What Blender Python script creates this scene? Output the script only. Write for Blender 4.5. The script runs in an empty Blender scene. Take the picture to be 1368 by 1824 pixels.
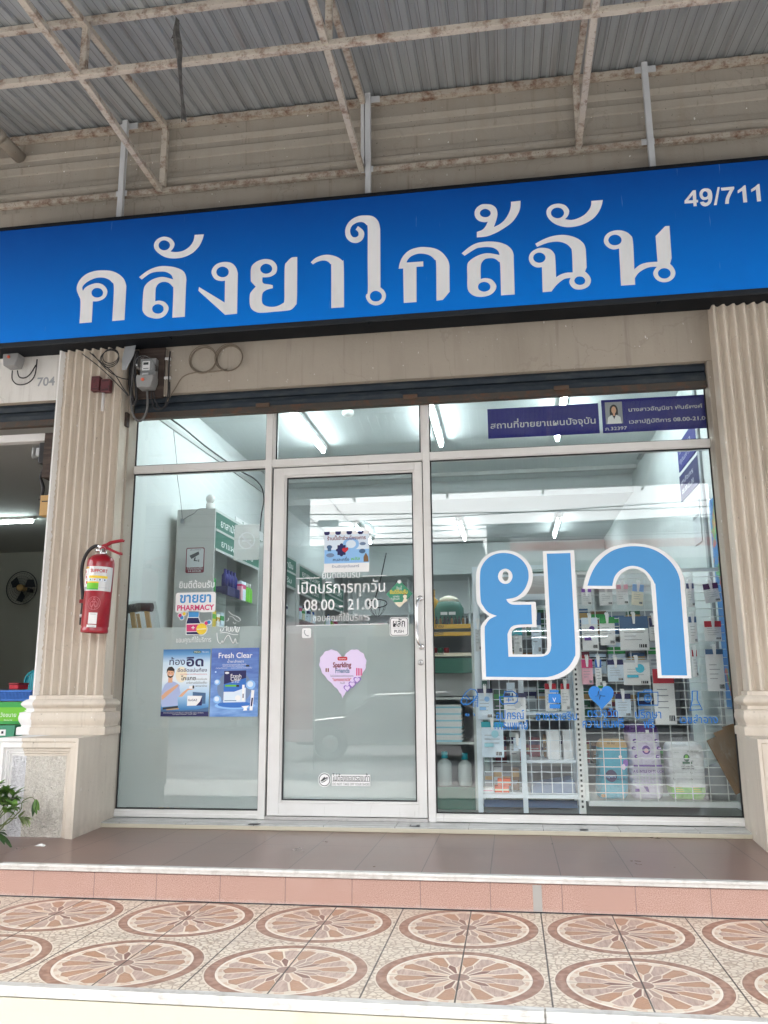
import bpy, bmesh, math, random
from mathutils import Vector, Matrix
SC = bpy.context.scene
COL = SC.collection
rad = math.radians
# ---------------------------------------------------------------- camera, world, sun, exposure
F_PX, PITCH, YAW, ROLL = 1478.99, 0.2097, 0.1478, -0.0070     # focal length in pixels of a 1368 x 1824 picture
CAM = Vector((0.8705, -4.9434, 0.7585))
_f = Vector((-math.sin(YAW)*math.cos(PITCH), math.cos(YAW)*math.cos(PITCH), math.sin(PITCH)))
_r = Vector((math.cos(YAW), math.sin(YAW), 0)); _u = _r.cross(_f)
RX = _r*math.cos(ROLL)+_u*math.sin(ROLL); UX = _u*math.cos(ROLL)-_r*math.sin(ROLL)
cd = bpy.data.cameras.new('camera'); cam = bpy.data.objects.new('camera', cd); COL.objects.link(cam)
cam.matrix_world = Matrix(((RX.x, UX.x, -_f.x, CAM.x), (RX.y, UX.y, -_f.y, CAM.y), (RX.z, UX.z, -_f.z, CAM.z), (0, 0, 0, 1)))
cd.sensor_fit = 'VERTICAL'; cd.sensor_height = 36.0; cd.lens = F_PX/1824*36.0; cd.clip_start = 0.05; cd.clip_end = 2000
SC.camera = cam
SUN_EL, SUN_AZ = rad(52), rad(205)
wd = bpy.data.worlds.new("World"); SC.world = wd; wd.use_nodes = True
wn = wd.node_tree; bg = wn.nodes['Background']
sky = wn.nodes.new('ShaderNodeTexSky'); sky.sky_type = 'NISHITA'; sky.sun_disc = False
sky.sun_elevation = SUN_EL; sky.sun_rotation = SUN_AZ; sky.air_density = 1.0; sky.dust_density = 6.0; sky.ozone_density = 1.0
hs = wn.nodes.new('ShaderNodeHueSaturation'); hs.inputs['Saturation'].default_value = 0.22      # overcast: nearly white
wn.links.new(sky.outputs[0], hs.inputs['Color']); wn.links.new(hs.outputs[0], bg.inputs['Color'])
bg.inputs['Strength'].default_value = 0.15
sl = bpy.data.lights.new('sun', 'SUN'); sl.energy = 1.5; sl.angle = rad(12); sl.color = (1.0, 0.97, 0.93)
so = bpy.data.objects.new('sun', sl); COL.objects.link(so)
sd = Vector((math.sin(SUN_AZ)*math.cos(SUN_EL), math.cos(SUN_AZ)*math.cos(SUN_EL), math.sin(SUN_EL)))   # towards the sun
so.rotation_euler = sd.to_track_quat('Z', 'Y').to_euler(); so.location = sd*40
SC.view_settings.view_transform = 'Standard'; SC.view_settings.look = 'None'; SC.view_settings.gamma = 1.0
SC.view_settings.use_curve_mapping = False
SC.view_settings.exposure = 3.05
SC.cycles.use_denoising = True
SC.cycles.max_bounces = 10; SC.cycles.diffuse_bounces = 5; SC.cycles.transparent_max_bounces = 24; SC.cycles.glossy_bounces = 4
SC.cycles.sample_clamp_indirect = 6.0; SC.cycles.caustics_reflective = False; SC.cycles.caustics_refractive = False

# ---------------------------------------------------------------- measuring: a pixel of the photograph on a real plane
def ray(u, v): return RX*((u-684)/F_PX) - UX*((v-912)/F_PX) + _f
def aty(u, v, y): d = ray(u, v); t = (y-CAM.y)/d.y; return CAM+d*t
def atx(u, v, x): d = ray(u, v); t = (x-CAM.x)/d.x; return CAM+d*t
def atz(u, v, z): d = ray(u, v); t = (z-CAM.z)/d.z; return CAM+d*t

# ---------------------------------------------------------------- materials
MAT = {}
class NT:
    def __init__(s, name):
        s.m = bpy.data.materials.new(name); s.m.use_nodes = True; s.t = s.m.node_tree; s.n = s.t.nodes; s.l = s.t.links
        s.b = s.n['Principled BSDF']; s.out = s.n['Material Output']; s._p = None
    def new(s, k, **kw):
        n = s.n.new(k)
        for a, b in kw.items(): setattr(n, a, b)
        return n
    def put(s, sock, v):
        if isinstance(v, bpy.types.NodeSocket): s.l.new(v, sock)
        elif v is not None: sock.default_value = v
    def math(s, op, a, b=None, c=None, clamp=False):
        n = s.new('ShaderNodeMath', operation=op, use_clamp=clamp)
        for i, v in enumerate((a, b, c)):
            if v is not None: s.put(n.inputs[i], v)
        return n.outputs[0]
    def pos(s):
        if s._p is None: s._p = s.new('ShaderNodeNewGeometry').outputs['Position']
        return s._p
    def xyz(s, v=None):
        n = s.new('ShaderNodeSeparateXYZ'); s.l.new(v or s.pos(), n.inputs[0]); return n.outputs[0], n.outputs[1], n.outputs[2]
    def vec(s, x, y, z):
        n = s.new('ShaderNodeCombineXYZ')
        for i, v in enumerate((x, y, z)): s.put(n.inputs[i], v)
        return n.outputs[0]
    def scaled(s, sc, v=None):
        n = s.new('ShaderNodeMapping'); s.l.new(v or s.pos(), n.inputs[0]); n.inputs['Scale'].default_value = sc if isinstance(sc, (tuple, list)) else (sc,)*3
        return n.outputs[0]
    def noise(s, sc, detail=4, rough=.6, v=None, dist=0):
        n = s.new('ShaderNodeTexNoise'); s.l.new(s.scaled(sc, v), n.inputs['Vector']); n.inputs['Scale'].default_value = 1
        n.inputs['Detail'].default_value = detail; n.inputs['Roughness'].default_value = rough; n.inputs['Distortion'].default_value = dist
        return n.outputs['Fac']
    def step(s, v, lo, hi):
        n = s.new('ShaderNodeMapRange'); s.put(n.inputs[0], v); n.inputs[1].default_value = lo; n.inputs[2].default_value = hi; return n.outputs[0]
    def mix(s, f, a, b):
        n = s.new('ShaderNodeMix', data_type='RGBA'); s.put(n.inputs[0], f)
        for i, v in ((6, a), (7, b)): s.put(n.inputs[i], v if isinstance(v, bpy.types.NodeSocket) else (*v[:3], 1))
        return n.outputs[2]
    def bump(s, h, strength=.4, dist=.01):
        n = s.new('ShaderNodeBump'); s.put(n.inputs['Height'], h); n.inputs['Strength'].default_value = strength; n.inputs['Distance'].default_value = dist
        s.l.new(n.outputs[0], s.b.inputs['Normal'])
    def fin(s, col, rough=.6, metal=0, spec=.5, coat=0):
        s.put(s.b.inputs['Base Color'], col if isinstance(col, bpy.types.NodeSocket) else (*col, 1))
        s.put(s.b.inputs['Roughness'], rough); s.put(s.b.inputs['Metallic'], metal); s.b.inputs['Specular IOR Level'].default_value = spec
        s.b.inputs['Coat Weight'].default_value = coat
        MAT[s.m.name] = s.m; return s.m
def pm(name, col, rough=.5, metal=0, spec=.5, var=(), bump=None, coat=0):
    """paint with layers of wear: var = (colour, noise scale, from, to, amount)"""
    t = NT(name); c = col
    for (c2, sc, lo, hi, amt) in var:
        f = t.math('MULTIPLY', t.step(t.noise(sc), lo, hi), amt); c = t.mix(f, c, c2)
    if bump: t.bump(t.noise(bump[0], 5), bump[1], bump[2])
    return t.fin(c, rough, metal, spec, coat)
def lamp_mat(name, col, k):
    t = NT(name); t.fin(col, .5); t.b.inputs['Emission Color'].default_value = (*col, 1); t.b.inputs['Emission Strength'].default_value = k

WALL = (.43, .385, .325)
def plaster(name, col, split=None, dirt=1.0):
    t = NT(name)
    a = t.noise((1.2, 1.2, 1.2), 5); b = t.noise((9, 9, 1.6), 5); s = t.noise((26, 26, 1.1), 4); k = t.noise((55, 55, 55), 2)
    c = t.mix(t.step(a, .3, .75), col, tuple(x*.86 for x in col))
    c = t.mix(t.math('MULTIPLY', t.step(b, .48, .72), .35*dirt), c, (.30, .26, .21))
    c = t.mix(t.math('MULTIPLY', t.step(s, .60, .74), .40*dirt), c, (.20, .17, .14))
    c = t.mix(t.math('MULTIPLY', t.step(k, .70, .76), .7*dirt), c, (.10, .085, .07))
    cv = t.new('ShaderNodeTexVoronoi'); cv.feature = 'DISTANCE_TO_EDGE'; dn = t.new('ShaderNodeTexNoise'); t.l.new(t.scaled(5), dn.inputs['Vector']); dn.inputs['Scale'].default_value = 1; dn.inputs['Detail'].default_value = 5
    vm = t.new('ShaderNodeVectorMath', operation='MULTIPLY_ADD'); t.l.new(dn.outputs['Color'], vm.inputs[0]); vm.inputs[1].default_value = (.5, .5, .5); t.l.new(t.scaled(1.1), vm.inputs[2]); t.l.new(vm.outputs[0], cv.inputs['Vector']); cv.inputs['Scale'].default_value = 1
    c = t.mix(t.math('MULTIPLY', t.math('MULTIPLY', t.math('LESS_THAN', cv.outputs['Distance'], .006), t.step(t.noise(.9, 2), .45, .6)), .14*dirt), c, (.12, .10, .085))
    zz = t.xyz()[2]; sp = t.math('MULTIPLY', t.step(t.math('MULTIPLY_ADD', t.noise(11, 4), .22, zz), .20, .06), .42); c = t.mix(sp, c, (.27, .225, .18))        # mud splashed up from the floor
    ch = t.noise((38, 38, 20), 2); c = t.mix(t.math('MULTIPLY', t.step(ch, .735, .745), .8), c, (.80, .79, .77))       # chips
    if split is not None:
        x, y, z = t.xyz(); e = t.math('MULTIPLY_ADD', t.noise(40, 2), .02, x)
        w = t.mix(t.step(b, .5, .8), (.80, .80, .79), (.66, .66, .66))
        c = t.mix(t.math('LESS_THAN', e, split), c, w)
    t.bump(t.math('ADD', t.noise(60, 4), t.math('MULTIPLY', t.noise(7, 3), 1.5)), .22, .008)
    t.fin(c, .78, 0, .3)
plaster('wall_paint', WALL); plaster('pilaster_paint', (.70, .635, .545), split=-1.795, dirt=.6); plaster('shaft_paint', (.68, .61, .52), split=-1.945, dirt=.6); plaster('pilaster_paint_right', (.68, .61, .52), dirt=.6)
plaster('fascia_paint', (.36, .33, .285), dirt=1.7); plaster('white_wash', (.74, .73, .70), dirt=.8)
t = NT('rough_stucco'); x, y, z = t.xyz()
v = t.new('ShaderNodeTexNoise'); t.l.new(t.scaled(62), v.inputs['Vector']); v.inputs['Scale'].default_value = 1; v.inputs['Detail'].default_value = 3; v.inputs['Distortion'].default_value = 1.6
h = v.outputs['Fac']; c = t.mix(t.step(h, .36, .62), (.60, .565, .50), (.80, .77, .70))
c2 = t.mix(t.step(h, .36, .62), (.66, .66, .68), (.84, .85, .87)); c = t.mix(t.math('LESS_THAN', x, -1.79), c, c2)
t.bump(h, 1.0, .022); t.fin(c, .85, 0, .2)
def steel(name, col, rust=.5, rough=.55):
    t = NT(name); a = t.noise((14, 14, 14), 6, .7); b = t.noise((3, 3, 3), 3); k = t.noise((90, 90, 90), 3)
    c = t.mix(t.math('MULTIPLY', t.step(b, .4, .7), .35), col, tuple(x*.7 for x in col))
    c = t.mix(t.math('MULTIPLY', t.step(a, .62-.12*rust, .70), .85*rust), c, (.14, .06, .03))
    c = t.mix(t.math('MULTIPLY', t.step(k, .62, .7), .6*rust), c, (.12, .055, .03))
    t.bump(a, .25, .004); t.fin(c, rough, 0, .4)
steel('truss_paint', (.52, .475, .41), 1.15); steel('rail_paint', (.44, .395, .335), 1.3); steel('silver_paint', (.56, .58, .60), .12, .45)
steel('shutter_bar', (.07, .06, .05), 1.0); steel('rusty_lug', (.10, .07, .05), 1.0)
def joints(t, c, off, size, w):
    q = t.math('FRACT', t.math('DIVIDE', t.math('SUBTRACT', c, off), size)); d = t.math('ABSOLUTE', t.math('SUBTRACT', q, .5)); return t.math('GREATER_THAN', d, .5-w/size/2)
t = NT('roof_sheet'); x, y, z = t.xyz()
a = t.noise((2.5, .5, 1), 5); b = t.noise((30, .8, 1), 4); k = t.noise((60, 60, 60), 3)
c = t.mix(t.step(a, .3, .7), (.38, .41, .425), (.31, .33, .34))
c = t.mix(t.math('MULTIPLY', t.step(b, .55, .75), .65), c, (.22, .19, .17)); c = t.mix(t.math('MULTIPLY', t.step(k, .66, .74), .35), c, (.14, .12, .10)); c = t.mix(t.math('MULTIPLY', joints(t, x, .0525, .055, .004), .7), c, (.10, .09, .085))
t.bump(b, .15, .01); t.fin(c, .5, .15, .4)
t = NT('shutter_paint'); b = t.noise((10, 10, 30), 5); c = t.mix(t.step(b, .45, .7), (.020, .030, .042), (.045, .055, .062)); t.fin(c, .55, .1, .3)
pm('alu_white', (.74, .735, .72), .32, 0, .5, [((.60, .585, .55), (3, 3, 3), .45, .75, .6), ((.45, .44, .42), (40, 40, 6), .66, .75, .5)])
pm('alu_grey', (.50, .49, .48), .35, .2, .5, [((.36, .36, .35), (30, 4, 30), .5, .7, .5)])
pm('gasket', (.012, .012, .013), .5)
pm('chrome', (.75, .75, .75), .12, 1.0); pm('steel_dull', (.5, .5, .5), .35, 1.0)
pm('white_paint', (.80, .80, .79), .45); pm('paper_white', (.86, .86, .86), .6); pm('white_vinyl', (.88, .88, .88), .45)
pm('nosing_metal', (.62, .61, .585), .42, .3, .5, [((.42, .40, .37), (20, 20, 20), .5, .7, .7), ((.8, .8, .79), (6, 40, 6), .55, .7, .7)])
pm('black', (.012, .012, .014), .45); pm('black_rubber', (.02, .02, .022), .5, 0, .4); pm('cable_grey', (.13, .13, .13), .5); pm('cable_tan', (.20, .165, .125), .6)
pm('dark_board', (.055, .04, .035), .7, 0, .3, [((.10, .075, .06), (4, 4, 40), .45, .65, .8)]); pm('maroon', (.10, .022, .028), .5, 0, .5, [((.03, .015, .015), (40, 40, 40), .55, .65, .8)])
pm('grey_plastic', (.27, .275, .275), .45); pm('orange_red', (.75, .14, .07), .4); pm('paper_dirty', (.62, .61, .6), .7)
pm('sign_black', (.006, .008, .011), .6, 0, .15, [((.012, .015, .02), (8, 8, 8), .5, .75, .6)]); pm('sign_frame_grey', (.022, .027, .034), .5, 0, .2)
t = NT('sign_blue'); x, y, z = t.xyz()                               # vinyl: the blue runs from deep at the top to bright at the foot
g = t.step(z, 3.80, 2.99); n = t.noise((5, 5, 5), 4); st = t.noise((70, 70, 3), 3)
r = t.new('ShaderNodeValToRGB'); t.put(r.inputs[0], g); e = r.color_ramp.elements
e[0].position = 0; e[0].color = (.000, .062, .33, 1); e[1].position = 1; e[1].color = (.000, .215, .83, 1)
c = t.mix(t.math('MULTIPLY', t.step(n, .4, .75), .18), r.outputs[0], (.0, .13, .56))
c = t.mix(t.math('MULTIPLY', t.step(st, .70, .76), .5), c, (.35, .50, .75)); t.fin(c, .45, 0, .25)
t = NT('sign_letter'); n = t.noise((9, 9, 3), 5); c = t.mix(t.step(n, .45, .8), (.87, .89, .92), (.76, .78, .80)); t.fin(c, .4)
pm('vinyl_blue', (.055, .31, .68), .38); pm('icon_blue', (.012, .20, .62), .4); pm('red_paint', (.33, .005, .018), .28, 0, .5, [((.22, .004, .012), (7, 7, 7), .4, .75, .5), ((.4, .10, .10), (60, 60, 60), .69, .74, .5)], coat=.2)
pm('red_dark', (.24, .005, .012), .35); pm('label_silver', (.62, .62, .62), .35, .3); pm('emblem_pink', (.62, .16, .19), .5)
def flat(name, hexs, rough=.5):
    v = [int(hexs[i:i+2], 16)/255 for i in (0, 2, 4)]
    pm(name, tuple((x/12.92 if x <= .04045 else ((x+.055)/1.055)**2.4) for x in v), rough)
for n, hx in dict(navy='101054', deepblue='020878', blue='2f6fc4', sky='8fc0ee', pale='dbe9f6', teal='1f9aa8', green='2f9c46', lime='6cc02c', yellow='f1d13c', gold='d9a92f',
                  pink='f2b9c8', rose='d83a78', crimson='c0182e', orange='e8602c', lavender='e3d3f2', violet='8a5ac0', purple='5c2c8c', skin='e0ac8a', hair='241a16', ink='20242c',
                  grey='9a9ea2', lightgrey='c9cdd0', shirt='a9b8de', darkgreen='1d5a3a', brown='7a5a38', tan='b8955e', cream='efe6cf', aqua='4cc0dc', steelblue='41648c',
                  shelf='c5ccc8', counter='2f6b5a', midgreen='3a8c6c', maroonflat='7a2034', cyan2='a6dcea', bluegrey='6f86a8').items(): flat(n, hx)
# glass: clear thin panes with the reflection of the street
def glass(name, tint, refl=1.0):
    t = NT(name); lw = t.new('ShaderNodeLayerWeight'); lw.inputs[0].default_value = .5
    f = t.math('MULTIPLY_ADD', t.math('POWER', lw.outputs['Facing'], 5), .93, .048*refl)
    tr = t.new('ShaderNodeBsdfTransparent'); tr.inputs[0].default_value = (*tint, 1); gl = t.new('ShaderNodeBsdfGlossy'); gl.inputs['Roughness'].default_value = 0.0
    mx = t.new('ShaderNodeMixShader'); t.put(mx.inputs[0], f); t.l.new(tr.outputs[0], mx.inputs[1]); t.l.new(gl.outputs[0], mx.inputs[2]); t.l.new(mx.outputs[0], t.out.inputs[0]); MAT[name] = t.m
glass('glass', (.965, .985, .98), 1.1); glass('clear_plastic', (.93, .94, .95), 1.2)
def film(name, col, a):
    t = NT(name); tr = t.new('ShaderNodeBsdfTransparent'); d = t.new('ShaderNodeBsdfDiffuse'); d.inputs[0].default_value = (*col, 1); tl = t.new('ShaderNodeBsdfTranslucent'); tl.inputs[0].default_value = (*col, 1)
    m1 = t.new('ShaderNodeMixShader'); m1.inputs[0].default_value = .35; t.l.new(d.outputs[0], m1.inputs[1]); t.l.new(tl.outputs[0], m1.inputs[2])
    n = t.noise((1.5, 1.5, 3), 4); k = t.math('MULTIPLY_ADD', n, .15, a-.075)
    m2 = t.new('ShaderNodeMixShader'); t.put(m2.inputs[0], k); t.l.new(tr.outputs[0], m2.inputs[1]); t.l.new(m1.outputs[0], m2.inputs[2]); t.l.new(m2.outputs[0], t.out.inputs[0]); MAT[name] = t.m
film('frost_film', (.74, .78, .775), .56); film('plastic_bag', (.8, .8, .8), .22); film('clear_sticker', (.85, .87, .87), .55)
# inside of the shop
pm('shop_wall', (.66, .69, .685), .6, 0, .3, [((.56, .59, .59), (2, 2, .6), .4, .75, .5)]); pm('shop_ceiling', (.62, .65, .65), .7); pm('shop_floor', (.40, .43, .42), .25)
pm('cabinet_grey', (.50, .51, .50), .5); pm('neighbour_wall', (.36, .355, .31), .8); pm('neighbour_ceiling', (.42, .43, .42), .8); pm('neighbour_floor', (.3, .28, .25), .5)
lamp_mat('tube_rear', (.86, .97, 1.0), 3.6); lamp_mat('tube_light', (.86, .97, 1.0), 7.0); lamp_mat('tube_light_dim', (.86, 1.0, .97), 7.0)
# floors
t = NT('porch_tile'); x, y, z = t.xyz()
j = t.math('MAXIMUM', joints(t, x, -.129, .2935, .0042), t.math('MULTIPLY', joints(t, y, -1.19, .5935, .003), .6))
cell = t.new('ShaderNodeTexWhiteNoise'); t.l.new(t.vec(t.math('FLOOR', t.math('DIVIDE', t.math('SUBTRACT', x, -.129), .2935)), 0, 0), cell.inputs['Vector'])
a = t.noise((3, 3, 1), 5); k = t.noise((160, 160, 160), 2)
c = t.mix(t.step(a, .3, .7), (.175, .105, .085), (.24, .155, .13)); c = t.mix(t.math('MULTIPLY', cell.outputs[0], .25), c, (.29, .20, .17)); c = t.mix(t.math('MULTIPLY', t.step(k, .45, .75), .2), c, (.15, .115, .105))
c = t.mix(t.math('MULTIPLY', t.step(t.noise(9, 5), .6, .75), .14), c, (.30, .25, .225)); c = t.mix(j, c, (.06, .045, .04)); t.bump(t.math('SUBTRACT', t.math('MULTIPLY', k, .2), j), .3, .003)
t.fin(c, t.math('MULTIPLY_ADD', a, .10, .24), 0, .5)
t = NT('riser_tile'); x, y, z = t.xyz(); k = t.noise((290, 290, 290), 2); a = t.noise((5, 5, 5), 4)
c = t.mix(t.step(k, .35, .66), (.285, .155, .125), (.53, .365, .305)); c = t.mix(t.math('MULTIPLY', t.step(a, .5, .8), .25), c, (.50, .35, .31))
j = joints(t, x, -.13, .2935, .004); c = t.mix(j, c, (.25, .17, .15))
c = t.mix(t.math('MULTIPLY', t.step(t.math('ADD', z, t.math('MULTIPLY', t.noise(30, 3), .03)), -.118, -.142), .55), c, (.55, .50, .47)); t.bump(t.math('SUBTRACT', 0, j), .3, .003); t.fin(c, .5, 0, .4)
t = NT('threshold_tile'); n = t.noise((3, 12, 3), 6, .7, dist=1.0); c = t.mix(t.step(n, .35, .7), (.50, .52, .51), (.31, .325, .32)); x, y, z = t.xyz(); c = t.mix(joints(t, x, .21, .4, .003), c, (.12, .12, .12)); t.fin(c, .2, 0, .5)
t = NT('terrace_tile'); x, y, z = t.xyz(); S = .571
u = t.math('DIVIDE', t.math('SUBTRACT', x, -.473), S); w = t.math('DIVIDE', t.math('SUBTRACT', y, -1.4495), S)
lu = t.math('SUBTRACT', t.math('FRACT', t.math('ADD', u, .5)), .5); lw_ = t.math('SUBTRACT', t.math('FRACT', t.math('ADD', w, .5)), .5)
rr = t.math('SQRT', t.math('ADD', t.math('MULTIPLY', lu, lu), t.math('MULTIPLY', lw_, lw_))); th = t.math('ARCTAN2', lw_, lu)
NW = 20
sec = t.math('MULTIPLY', t.math('ADD', t.math('DIVIDE', th, 2*math.pi), .5), NW); fs = t.math('FRACT', sec); isec = t.math('FLOOR', sec)
wn_ = t.new('ShaderNodeTexWhiteNoise'); t.l.new(t.vec(isec, 3.3, 0), wn_.inputs['Vector']); rnd = wn_.outputs[0]
CREAM = (.73, .65, .54); TAUPE = (.42, .30, .25); WOOD = (.36, .19, .115); RING = (.28, .14, .095); DARK = (.25, .125, .10)
grain = t.noise((110, 14, 10), 3); gr2 = t.new('ShaderNodeTexWave'); gr2.wave_type = 'RINGS'; t.l.new(t.vec(lu, lw_, 0), gr2.inputs['Vector']); gr2.inputs['Scale'].default_value = 26; gr2.inputs['Distortion'].default_value = 6
wood = t.mix(t.step(gr2.outputs['Fac'], .3, .8), WOOD, (.56, .34, .22)); taupe = t.mix(t.step(grain, .35, .65), TAUPE, (.58, .45, .385))
PEACH = (.66, .49, .375)
par = t.math('FRACT', t.math('MULTIPLY', isec, .5)); wedge = t.mix(t.math('LESS_THAN', par, .25), taupe, wood)
tri = t.math('ABSOLUTE', t.math('MULTIPLY_ADD', fs, 2.0, -1.0))                                                # 1 at the wedge sides, 0 in its middle
edge = t.math('MULTIPLY', t.math('MULTIPLY', t.math('MINIMUM', fs, t.math('SUBTRACT', 1.0, fs)), rr), 2*math.pi/NW)
c = t.mix(t.math('LESS_THAN', edge, .0062), wedge, CREAM)
sec2 = t.math('ADD', sec, .5); f2 = t.math('FRACT', sec2); i2 = t.math('MODULO', t.math('FLOOR', sec2), NW); e2 = t.math('MULTIPLY', t.math('MULTIPLY', t.math('MINIMUM', f2, t.math('SUBTRACT', 1.0, f2)), rr), 2*math.pi/NW)
k3 = t.math('FRACT', t.math('MULTIPLY', i2, .25)); inn = t.mix(t.math('LESS_THAN', k3, .2), t.mix(t.math('LESS_THAN', k3, .6), PEACH, TAUPE), DARK); inn = t.mix(t.math('LESS_THAN', e2, .0052), inn, CREAM)
rb = t.math('MULTIPLY_ADD', tri, .055, .165); c = t.mix(t.math('LESS_THAN', rr, rb), c, inn); c = t.mix(t.math('LESS_THAN', t.math('ABSOLUTE', t.math('SUBTRACT', rr, rb)), .0055), c, CREAM)
c = t.mix(t.math('LESS_THAN', rr, .066), c, CREAM); c = t.mix(t.math('LESS_THAN', rr, .058), c, t.mix(grain, DARK, TAUPE))
lim = t.math('MULTIPLY_ADD', tri, -.022, .372); fac = t.mix(t.math('LESS_THAN', tri, .45), CREAM, PEACH); c = t.mix(t.math('GREATER_THAN', rr, lim), c, fac); c = t.mix(t.math('LESS_THAN', t.math('ABSOLUTE', t.math('SUBTRACT', rr, lim)), .004), c, CREAM)
c = t.mix(t.math('GREATER_THAN', rr, .392), c, (.80, .74, .64)); blk = t.noise((34, 34, 34), 1)
c = t.mix(t.math('GREATER_THAN', rr, .408), c, t.mix(t.step(blk, .40, .62), RING, (.40, .235, .17))); c = t.mix(t.math('GREATER_THAN', rr, .470), c, (.74, .66, .55))
vo = t.new('ShaderNodeTexVoronoi'); vo.feature = 'DISTANCE_TO_EDGE'; t.l.new(t.scaled((42, 42, 42)), vo.inputs['Vector']); vo.inputs['Scale'].default_value = 1
peb = t.mix(t.step(vo.outputs['Distance'], .03, .14), (.46, .37, .29), (.74, .67, .56)); c = t.mix(t.math('GREATER_THAN', rr, .478), c, peb)
c = t.mix(t.math('MULTIPLY', t.step(t.noise((4, 4, 4), 5), .5, .8), .3), c, (.30, .24, .20))
tv = t.new('ShaderNodeTexWhiteNoise'); t.l.new(t.vec(t.math('FLOOR', t.math('MULTIPLY', u, 2.0)), t.math('FLOOR', t.math('MULTIPLY', w, 2.0)), 1.0), tv.inputs['Vector']); c = t.mix(t.math('MULTIPLY', tv.outputs[0], .16), c, (.40, .30, .25)); c = t.mix(t.math('MULTIPLY', t.step(t.noise(45, 3), .68, .74), .5), c, (.14, .11, .09)); jd = joints(t, x, -.473, S/2, .0055); jl = joints(t, y, -1.4495, S/2, .0035); c = t.mix(t.math('MULTIPLY', jl, .55), c, (.20, .17, .15)); c = t.mix(t.math('MULTIPLY', jd, .9), c, (.04, .035, .03))
t.bump(t.math('SUBTRACT', 0, jd), .4, .003); t.fin(c, t.math('MULTIPLY_ADD', t.noise(6, 4), .3, .22), 0, .5)
pm('cream_paint', (.52, .49, .39), .7, 0, .3, [((.45, .40, .32), (8, 8, 2), .55, .75, .6)], (40, .3, .004))
[pm('pack_'+n, v, .38, 0, .5, (), (16, .9, .03)) for n, v in dict(aqua=(.05, .42, .58), tan=(.62, .40, .16), lavender=(.70, .64, .78), purple=(.10, .025, .20), lime=(.16, .50, .035), white=(.82, .83, .84)).items()]
pm('street', (.28, .275, .265), .9, 0, .3, [((.23, .225, .215), (.6, .6, .6), .4, .7, .7), ((.46, .45, .44), (9, 9, 9), .6, .75, .5)], (50, .4, .01))
pm('asphalt', (.085, .085, .087), .9, 0, .3, [((.06, .06, .06), (2, 2, 2), .4, .7, .7)]); pm('concrete', (.36, .35, .33), .85, 0, .3, [((.22, .21, .2), (1, 1, 1), .45, .75, .6)])

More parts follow.
